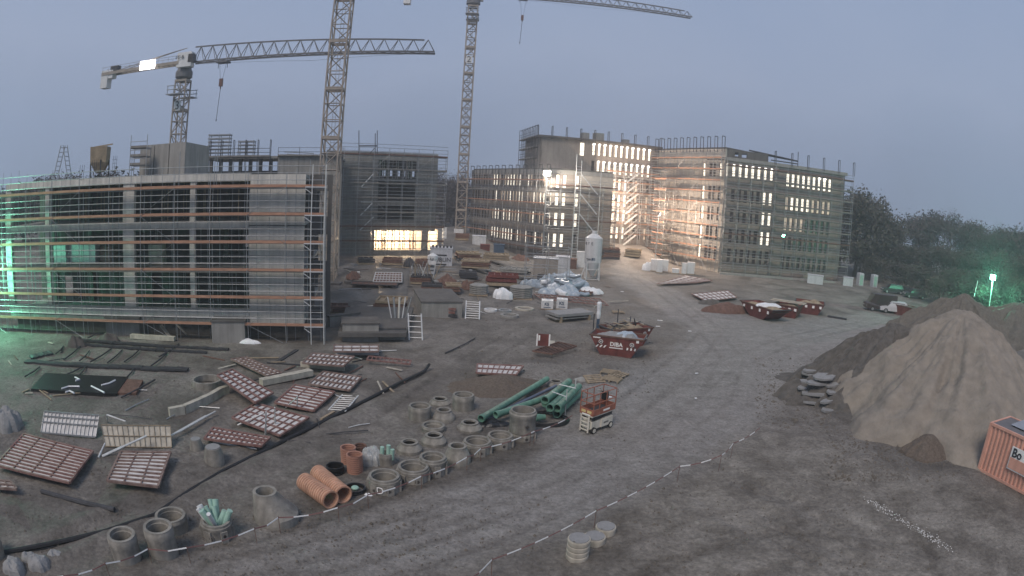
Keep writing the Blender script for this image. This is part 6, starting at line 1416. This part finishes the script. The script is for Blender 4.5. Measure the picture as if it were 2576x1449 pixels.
def bags(label, u, v, w, rows, material='plypale'):
    p = G(u, v); t = thing('bag_stack', label, 'bag stack', p)
    for k in range(rows):
        m = MB(); m.lathe((p.x, p.y, p.z+.13+.2*k), [(.01, 0), (w*.46, 0), (w*.52, .06), (w*.52, .13), (w*.46, .19), (.01, .19)], n=10); m.build('bag_layer', material, t)
    MB().box((p.x, p.y, p.z+.06), (w, w, .12)).build('pallet', 'wood', t); return t
bags('pale sack stack with a white lid sheet, left of the white bag', 1204, 741, 2.0, 5, 'concrete'); bags('larger pale sack stack right of the white bag', 1310, 750, 2.4, 6, 'concrete')
drape('big_bag', 'white knotted big bag standing between the two sack stacks', 'bag', G(1265, 752, 0), 1.05, .7, 1.3, 'wfilm', 71, n=18, pw=.4); drape('big_bag', 'small white bag tail right of the knotted big bag', 'bag', G(1284, 750, 0), .45, .35, .7, 'wfilm', 72, n=12, pw=.4)
drape('big_bag', 'small white bag leaning on the left sack stack', 'bag', G(1219, 740, 0), .5, .4, .9, 'wfilm', 73, n=12, pw=.4)
for k, (u, v, rx, ry, h) in enumerate([(1345, 722, 1.8, 1.0, 1.5), (1380, 715, 1.6, 1.0, 1.7), (1420, 712, 2.2, 1.1, 2.0), (1415, 737, 2.0, 1.0, 1.7), (1452, 728, 1.7, .9, 1.7), (1440, 742, 1.6, .8, .9), (1378, 740, 1.3, .8, 1.0)]):
    drape('film_heap', ['bluish film bundle at the left end of the film heap', 'film bundle behind the scaffold tower leg', 'tallest bluish film bundle at the back of the heap', 'front bluish film bundle beside the small bush', 'right bluish film bundle of the heap', 'flat film tongue at the right front of the heap', 'low film bundle left front of the heap'][k], 'plastic film', G(u, v), rx*.95, ry, h*.66, 'film', 80+k, n=26, pw=.5, amp=1.1)
drape('big_bag', 'white sheet heap at the right end of the blue film', 'bag', G(1487, 738, 0), 1.4, .7, .9, 'wfilm', 90, n=14); drape('big_bag', 'white bag in front of the left wrapped pallets', 'bag', G(1628, 680, 0), .9, .6, 1.5, 'wfilm', 91, n=14, pw=.4)
# post wrapped in white sheet over a blue pipe
p = G(1503, 828, 0); t = thing('wrapped_post', 'blue pipe post with a white sheet tied round its top, behind the nearer skip', 'post', p); zt_ = hz(1503, 758, hypot(p.x, p.y))
MB().tube([(p.x, p.y, 0), (p.x, p.y, zt_-1.3)], .13, n=10).build('pipe', 'blue', t); m = MB().lathe((p.x, p.y, 0), [(.14, zt_-1.5), (.19, zt_-1.1), (.15, zt_-.8), (.2, zt_-.45), (.21, zt_-.12), (.12, zt_)], n=12); m.build('sheet', 'wfilm', t)
for k, (u, v, h) in enumerate(((1492, 832, 1.5), (1553, 812, 1.3))): p = G(u, v, 0); o_ = MB().tube([(p.x, p.y, 0), (p.x, p.y, h)], .05, n=6).build('post', 'steel_dark'); tag(o_, ['thin dark post left of the blue pipe post', 'thin dark post between the two skips'][k], 'post')
# concrete slab element on bearers
a, b = G(1404, 800, .5), G(1493, 793, .5); f = Fac(a, Q=b); L = (Vector(b[:2])-Vector(a[:2])).length; t = thing('concrete_element', 'long flat grey concrete element resting on bearers beside the wrapped pallets', 'concrete element', a)
m = MB(); fbox(m, f, 0, L, 0, 2.0, .55, .8); m.build('slab', 'rubble', t); m = MB(); fbox(m, f, .3, .5, 0, 2, 0, .55); m.build('bearer', 'wood', t); m = MB(); fbox(m, f, L-.5, L-.3, 0, 2, 0, .55); m.build('bearer', 'wood', t); m = MB(); fbox(m, f, -.1, L+.2, .1, 1.9, .3, .4); m.build('lower_slab', 'concrete', t)
# sign board by the grid frame
p = G(1365, 880, 0); t = thing('notice_sign', 'small red sign with white bars standing on the grid frame left of the skips', 'sign', p); MB().box((p.x, p.y, .75), (1.0, .05, .9)).build('board', 'skip', t)
for k, x in enumerate((-.45, .45)): MB().box((p.x+x, p.y-.035, .75), (.1, .02, .9)).build('edge_bar', 'paint', t)
MB().box((p.x-.3, p.y-.04, .9), (.12, .02, .4)).build('mark', 'paint', t)
# pallets
def pallet(label, u, v, rot, z=0, w=1.2, tilt=0):
    p = G(u, v); m = MB(); R3 = Matrix.Rotation(rot, 3, 'Z') @ Matrix.Rotation(tilt, 3, 'X'); c = Vector((p.x, p.y, p.z+z+.1))
    for k in range(5): m.box(c+R3 @ Vector((0, -.4+.2*k, .06)), (w, .11, .022), m=R3)
    for x in (-.55, 0, .55): m.box(c+R3 @ Vector((x, 0, 0)), (.1, .9, .1), m=R3)
    return tag(m.build('pallet', 'wood'), label, 'pallet')
pallet('pale wooden pallet propped up left of the others, above the scissor lift', 1495, 958, .3, tilt=.25); pallet('flat wooden pallet at the upper right of the pallet group', 1535, 940, -.4); pallet('dark timber strip beside the flat pallet', 1556, 948, .9, w=1.4); pallet('low pallet under the propped one', 1538, 958, -.5)
pallet('wooden pallet with a bright top behind the nearer skip', 1505+52-2, 788, 0); drape('cement_sack', 'small pale sack lying left of the propped pallet', 'sack', G(1469, 955, 0), .6, .4, .2, 'concrete', 95, n=12)
for k, (u, v, w) in enumerate(((1319, 780, 1.3), (1282, 797, 1.2), (1234, 783, .9), (1270, 785, .9))):
    p = G(u, v); o_ = MB().lathe((p.x, p.y, p.z), [(w*.72, 0), (w*.72, .22), (w*.5, .22), (w*.5, .05)], n=24).build('cable_drum_ring', ['plypale', 'concrete', 'white', 'steel'][k], None, True); tag(o_, ['bright oval tub on the earth below the white big bag', 'grey flat ring below and left of the bright tub', 'small pale plate left of the grey ring', 'low grey ring between the tub and the pale plate'][k], 'tub')
# debris field: formwork stacks
def fstack(label, u0, v0, u1, hgt, L2, material, n=4, rot=0, name='formwork_stack', stuff=True, group='stacked formwork in the yard'):
    a = G(u0, v0); b = TD(u1, v0, hypot(a.x, a.y)); f = Fac(a, Q=b); f = Fac(a, f.a*57.2958+rot); L = (Vector(b[:2])-Vector(a[:2])).length; t = thing(name, label, 'formwork stack', a, group)
    for k in range(n):
        z = a.z+.1+hgt*k/n; x0 = random.uniform(-.2, .2); m = MB()
        for j in range(2): fbox(m, f, x0, x0+L, j*L2*.9, j*L2*.9+.12, z, z+hgt/n*.75)
        for i in range(max(3, int(L/.6))): q = x0+L*i/max(3, int(L/.6)); fbox(m, f, q, q+.1, .12, L2*.9, z, z+hgt/n*.6)
        fbox(m, f, x0+.02, x0+L-.02, .1, L2*.9, z-.02, z+.02); m.build('frame', material if k % 3 else random.choice((material, 'steel_dark', 'wood')), t)
    return t
FS = [(1078, 797, 1150, .9, 2.4, 'red', 3, 'red formwork stack on the concrete platform'), (1060, 742, 1112, 1.1, 2, 'rust', 4, 'rusty red stack, left of the pair behind the platform'), (1118, 742, 1158, 1.1, 2, 'rust', 4, 'rusty red stack, right of the pair behind the platform'),
      (1030, 716, 1082, 1.0, 2, 'rust', 4, 'dark rusty stack left of the small silo'), (960, 668, 1010, .8, 2.5, 'rust', 3, 'dark debris stack under the lit room, middle'), (905, 668, 945, .8, 2.2, 'steel_dark', 3, 'dark stack under the lit room, left'), (1045, 672, 1078, .8, 2, 'rust', 3, 'rusty stack directly left of the big pale container'),
      (940, 792, 1015, 1.3, 3, 'rust', 4, 'formwork stack standing on the low walls behind the stained block'), (835, 795, 880, .8, 2, 'rust', 3, 'rusty scrap stack right of the near scaffold foot'), (1222, 742-22, 1300, 1.4, 2.4, 'skip', 3, 'big dark red container of formwork left of the scaffold tower'),
      (1150, 655, 1210, 1.0, 3, 'rust', 4, 'brown debris stack beyond the big pale container'), (1160, 675, 1230, 1.0, 3, 'rust', 4, 'brown debris stack in the middle of the yard'), (1215, 655, 1280, .9, 3, 'wood', 3, 'timber stack near the dark blue crate'), (1255, 690, 1330, .8, 2.5, 'concrete', 3, 'grey slab stack left of the scaffold tower'),
      (1155, 700, 1200, .7, 2, 'steel_dark', 3, 'dark stack below the small white box'), (1350, 720-8, 1400, .9, 2, 'steel_dark', 3, 'dark stack inside the scaffold tower'), (1518, 652, 1560, 2.0, 3, 'rust', 5, 'tall orange brown machine crate at the courtyard entrance, right of the silo'), (1570, 645, 1610, 1.4, 2.5, 'wood', 3, 'timber stack at the courtyard entrance'),
      (1455, 742, 1490, .4, 2, 'rust', 2, 'low slab stack right of the film heap'), (1145, 605, 1180, 1.2, 3, 'rust', 3, 'dark stack at the foot of the middle crane'), (1235, 605, 1300, 1.0, 3, 'concrete_dim', 3, 'grey stack at the foot of the long wing'), (1290, 632, 1350, 1.2, 3, 'plypale', 3, 'pale panels leaning at the corner of the long wing'),
      (1470, 640, 1500, .8, 2, 'steel_dark', 3, 'dark stack behind the tall silo')]
for u0, v0, u1, h, L2, mt_, n, lb in FS: fstack(lb, u0, v0, u1, h, L2, mt_, n, rot=random.uniform(-8, 8))
# slab platform before the lit block, wet floor reflecting the light
def slab(label, px, z, material='concrete', th=.25, name='concrete_slab_floor', cat='concrete slab'):
    P = [G(u, v, z) for u, v in px]; return tag(MB().prism([(p.x, p.y) for p in P], z-th, z).build(name, material), label, cat)
MT['wet'] = mat('wet_concrete', (.15, .145, .14), rough=.22, var=.25, scale=.8, spec=.6)
m = MB(); nn = 14; C4 = [(955, 752), (1024, 752), (1030, 678), (945, 672)]
for i in range(nn+1):
    for j in range(nn+1):
        a_, b_ = i/nn, j/nn; u = (C4[0][0]*(1-a_)+C4[1][0]*a_)*(1-b_)+(C4[3][0]*(1-a_)+C4[2][0]*a_)*b_; v = (C4[0][1]*(1-a_)+C4[1][1]*a_)*(1-b_)+(C4[3][1]*(1-a_)+C4[2][1]*a_)*b_
        q = G(u, v); m.v.append((q.x, q.y, q.z+.09))
for i in range(nn):
    for j in range(nn): k = i*(nn+1)+j; m.f.append((k, k+nn+1, k+nn+2, k+1))
tag(m.build('puddled_floor', 'wet'), 'wet concrete floor strip in front of the lit room, mirroring its light', 'concrete floor')
slab('lower concrete floor behind the stained block', [(850, 838), (1022, 838), (1040, 772), (870, 772)], .8, 'concrete_dim', .3)
panel('second formwork grid on the wet floor, darker than the reflecting one', [ZR(1260, 860, x, y, 4.026) for x, y in ((230, 830), (925, 850), (925, 800), (240, 790))], 8, 1, z=.2, steel='steel_dark', sheet='rust')
# a wigwam of timber props on the debris
t = thing('prop_bundle', 'bristling bundle of pale timber props left of the small silo', 'prop bundle', G(1060, 706)); c = G(1060, 706)
for k in range(14): q = c+Vector((random.uniform(-1.8, 1.8), random.uniform(-.6, .6), .3)); MB().tube([q, q+Vector((random.uniform(-.9, .9), random.uniform(-.4, .4), random.uniform(1.2, 2.1)))], .05, n=5).build('prop', random.choice(('steel_pale', 'wood', 'steel')), t)
t = thing('tool_rack', 'white pointed canvas and pipes standing on the low walls', 'rack', G(1000, 790))
for k in range(5): q = G(985+9*k, 800, .8); MB().tube([q, q+Vector((.2*(k-2), .2, 1.7))], .09 if k in (1, 2) else .05, n=8).build('pipe', ('white', 'steel', 'concrete_pale', 'white', 'steel')[k], t)
# ------------------------------------------------------------------ vehicles far right
def car(label, u, v, rot, L=4.4, H=1.5, material='carw', van=False, name='parked_car', blur=None):
    p = G(u, v); t = thing(name, label, 'van' if van else 'car', p, 'cars parked beyond the dark skips'); W_ = 1.8; R3 = Matrix.Rotation(rot, 3, 'Z'); o = lambda x, y, z: p+R3 @ Vector((x, y, z))
    pr = [(-L/2, .35), (-L/2, .8), (-L*.44, .95), (-L*.36, H), (L*.12, H), (L*.27, .95), (L*.47, .82), (L/2, .6), (L/2, .35)] if not van else [(-L/2, .35), (-L/2, H), (L*.28, H), (L*.40, 1.15), (L/2, 1.0), (L/2, .35)]
    m = MB(); n = len(pr); ins = lambda z: .86 if z > 1.0 else 1
    for s_ in (-1, 1): m.v += [tuple(o(x, s_*W_/2*ins(z), z)) for x, z in pr]
    m.f += [tuple(range(n)), tuple(range(n, 2*n))[::-1]]+[(k, (k+1) % n, n+(k+1) % n, n+k) for k in range(n)]; m.build('body', material, t)
    for s_ in (-1, 1):
        q = [o(-L*.30, s_*(W_/2*.93+.0), 1.0), o(L*.22, s_*W_/2*.93, 1.0), o(L*.10, s_*(W_/2*.87+.02), H-.1), o(-L*.30, s_*(W_/2*.87+.02), H-.1)]; MB().quad(*q).build('side_window', 'glass', t)
        for x in (-L*.31, L*.31): w = MB().tube([o(x, s_*(W_/2-.12), .33), o(x, s_*(W_/2+.02), .33)], .33, n=18).build('wheel', 'tyre', t); WL[w.name] = WL[t.name].copy(); MB().tube([o(x, s_*(W_/2-.1), .33), o(x, s_*(W_/2+.03), .33)], .2, n=12).build('rim', 'steel', w)
        MB().box(o(L/2-.05, s_*.6, .7), (.1, .3, .15), m=R3).build('headlight', 'white', t)
    MB().quad(o(L*.27, -.7, .98), o(L*.27, .7, .98), o(L*.13, .68, H-.06), o(L*.13, -.68, H-.06)).build('windscreen', 'glass', t); return t
car('white car parked beyond the sand pile, nearest of the blurred vehicles', 2248, 788, 2.7, 4.6, 1.6, 'carw'); car('dark red brown van left of the white car', 2212, 782, 2.9, 4.8, 2.3, 'card', True)
car('dark green grey car under the trees, left one', 2245, 738, 2.8, 4.6, 1.6, 'carg'); car('dark car under the trees, right one', 2300, 750, 2.8, 4.6, 1.6, 'carg'); 
t = thing('skip', 'dark low skip behind the crest of the soil bank', 'skip', G(2275, 800)); a = G(2240, 788); b = G(2292, 800); 
_ = COL.objects.unlink(t); bpy.data.objects.remove(t)
skip('dark low skip behind the crest of the soil bank', a, b, W_=2, h=1.3, words=False, fill='soil')
for k, (u, v) in enumerate(((2162, 718), (2197, 722))):
    p = G(u, v); t = thing('portable_toilet', ['pale green portable toilet at the wood edge, left one', 'pale green portable toilet at the wood edge, right one'][k], 'toilet', p); MB().box((p.x, p.y, p.z+1.1), (1.1, 1.1, 2.2)).build('cabin', 'cwhite', t); MB().box((p.x, p.y-.57, p.z+1.05), (.75, .04, 1.8)).build('door', 'gpale', t); MB().lathe((p.x, p.y, p.z+2.2), [(.75, 0), (.7, .12), (.01, .2)], n=4, axis=Matrix.Rotation(pi/4, 3, 'Z')).build('roof', 'cwhite', t)
for k, (u0, v0, u1) in enumerate(((2030, 712, 2070), (2120, 718, 2145))): boxc('site_container', ['pale greenish box at the foot of the dark facade', 'smaller greenish box at the right end of the dark facade'][k], u0, v0, u1, v0-20, 2, 'cwhite', rib=False)
# concrete base along the right wing
m = MB(); fbox(m, W3R, -.3, L3R+.5, -2.6, -1.9, -.9, .35); tag(m.build('base_wall', 'concrete'), 'low pale concrete base wall running along the foot of the dark facade', 'concrete wall')
m = MB().tube([G(2450, 748, 3.2), G(2455, 745, 3.2)+Vector((0, 0, 2.3))], .06, n=6); tag(m.build('post', 'steel_pale'), 'pale slim post standing on the soil mound below the green floodlight', 'post')
# small litter
for k, (u, v, w) in enumerate([(1660, 808, .5), (1655, 823, .4), (1735, 835, .3), (1752, 942, .2), (1535, 1002, .15), (1750, 1005, .12), (1480, 742, .5), (1780, 742, .5), (1565, 735, .4), (1540, 860, .2), (1350, 735, .3)]):
    p = G(u, v); o_ = MB().box((p.x, p.y, p.z+.08), (w, .12, .06), random.uniform(-.6, .6)).build('litter', 'wfilm'); tag(o_, 'small pale scrap lying on the trodden earth of the yard', 'litter', 'pale scraps on the yard')
# chips scattered in a line across the lower right
m = MB(); a, b = G(2185, 1262, 0), G(2390, 1385, 0)
for k in range(300):
    f_ = random.random(); p = a.lerp(b, f_)+Vector((random.gauss(0, .16), random.gauss(0, .16), .06)); s_ = random.uniform(.008, .028); m.box(p, (s_*1.5, s_, s_), random.uniform(0, 3))
tag(m.build('stone_chips', 'paint'), 'line of pale stone chips strewn diagonally over the lower right earth', 'stone chips', None, 'stuff')

# rolls of bluish film on the heap
for k, (u, v, du, h, r) in enumerate([(1360, 728, 22, .8, .3), (1395, 722, 30, .9, .28), (1425, 716, 34, 1.2, .25), (1400, 742, 26, .5, .35), (1440, 735, 26, .7, .3), (1458, 745, 24, .3, .25), (1378, 735, 20, .6, .33), (1410, 730, 24, 1.0, .3)]):
    a = G(u, v)+Vector((0, 0, h)); b = G(u+du, v+random.uniform(-8, 8))+Vector((0, 0, h+random.uniform(-.4, .5))); m = MB().tube([a, a.lerp(b, .5)+Vector((0, 0, -.15)), b], [r, r*1.15, r*.8], n=9)
    tag(m.build('film_roll', 'film' if k % 3 else 'wfilm', None, True), 'loose bluish film roll tumbled on the film heap', 'plastic film', 'film rolls on the heap')
# scraps over the yard
def scatter(n, u0, v0, u1, v1, kind, label, cat, group, avoid_road=True):
    for _ in range(n):
        p = G(random.uniform(u0, u1), random.uniform(v0, v1)); a = random.uniform(0, pi); d = Vector((cos(a), sin(a), random.uniform(-.03, .06)))
        if kind == 'timber': L = random.uniform(.3, 1.3); o_ = MB().beam(p-d*L+Vector((0, 0, .08)), p+d*L+Vector((0, 0, .10)), random.uniform(.06, .16), .05).build('timber_scrap', random.choice(('wood', 'plypale', 'steel_dark', 'rust')))
        elif kind == 'rod': L = random.uniform(.5, 1.4); o_ = MB().tube([p-d*L+Vector((0, 0, .08)), p+Vector((0, 0, .12)), p+d*L+Vector((0, 0, .08))], random.choice((.025, .035)), n=5).build('steel_rod', random.choice(('steel', 'steel_dark', 'steel_pale')))
        else: s_ = random.uniform(.2, .6); o_ = MB().prism([(p.x+s_*cos(q*1.05)*random.uniform(.7, 1.2), p.y+s_*sin(q*1.05)*random.uniform(.7, 1.2)) for q in range(6)], p.z-.05, p.z+random.uniform(.1, .3)).build('rubble_piece', random.choice(('rubble', 'concrete', 'concrete_dim')))
        tag(o_, label, cat, group)
scatter(26, 480, 880, 1080, 1000, 'timber', 'short timber scrap lying among the red formwork panels', 'timber scrap', 'timber scraps among the formwork')
scatter(16, 250, 870, 1000, 1180, 'rod', 'thin steel rod lying among the red formwork panels', 'steel rod', 'steel rods among the formwork')
scatter(34, 860, 650, 1330, 760, 'timber', 'timber scrap in the debris field before the lit room', 'timber scrap', 'timber scraps in the debris field')
scatter(24, 880, 650, 1340, 790, 'rod', 'steel rod in the debris field before the lit room', 'steel rod', 'steel rods in the debris field')
scatter(26, 870, 650, 1340, 740, 'lump', 'rubble lump in the debris field before the lit room', 'rubble', 'rubble lumps in the debris field')
scatter(14, 1330, 720, 1560, 800, 'timber', 'timber scrap beside the blue film heap', 'timber scrap', 'timber scraps by the film heap')
scatter(14, 1190, 620, 1480, 670, 'lump', 'rubble lump before the long wing of the far building', 'rubble', 'rubble lumps before the wing')
scatter(12, 20, 850, 240, 1000, 'timber', 'timber scrap on the green lit slope at left', 'timber scrap', 'timber scraps on the green slope')
for k, (u0, v0, u1, mt_, h_, lb) in enumerate([(870, 700, 905, 'rust', .7, 'low rusty heap beside the first crane foot'), (1015, 668, 1045, 'steel_dark', .9, 'dark scrap heap before the right end of the lit room'), (1160, 725, 1200, 'rust', .8, 'rusty scrap heap behind the wide treads ladder'), (1235, 700, 1275, 'wood', .7, 'timber heap behind the big dark red container'), (1290, 655, 1330, 'rust', .9, 'rusty heap below the corner of the long wing'), (1100, 712, 1150, 'rust', .7, 'rusty heap right of the small silo foot')]):
    a = G((u0+u1)/2, v0); drape('rubbish_heap', lb, 'rubbish heap', a, (u1-u0)/1500*hypot(a.x, a.y)*.55, 1.0, h_, mt_, 120+k, n=20, amp=1.3)
# ------------------------------------------------------------------ haze
hb = MB().box((50, 195, 35.5), (564, 474, 73)); ho = hb.build('haze', 'film'); ho.data.materials.clear(); hm = bpy.data.materials.new('dusk_haze'); hm.use_nodes = True; n = hm.node_tree
n.nodes.clear(); out = n.nodes.new('ShaderNodeOutputMaterial'); pv = n.nodes.new('ShaderNodeVolumePrincipled'); pv.inputs['Color'].default_value = (.86, .88, .92, 1); pv.inputs['Density'].default_value = .0015; pv.inputs['Anisotropy'].default_value = .3
n.links.new(pv.outputs[0], out.inputs['Volume']); ho.data.materials.append(hm); ho['kind'] = 'stuff'
SC.cycles.volume_bounces = 0; SC.cycles.volume_step_rate = 4
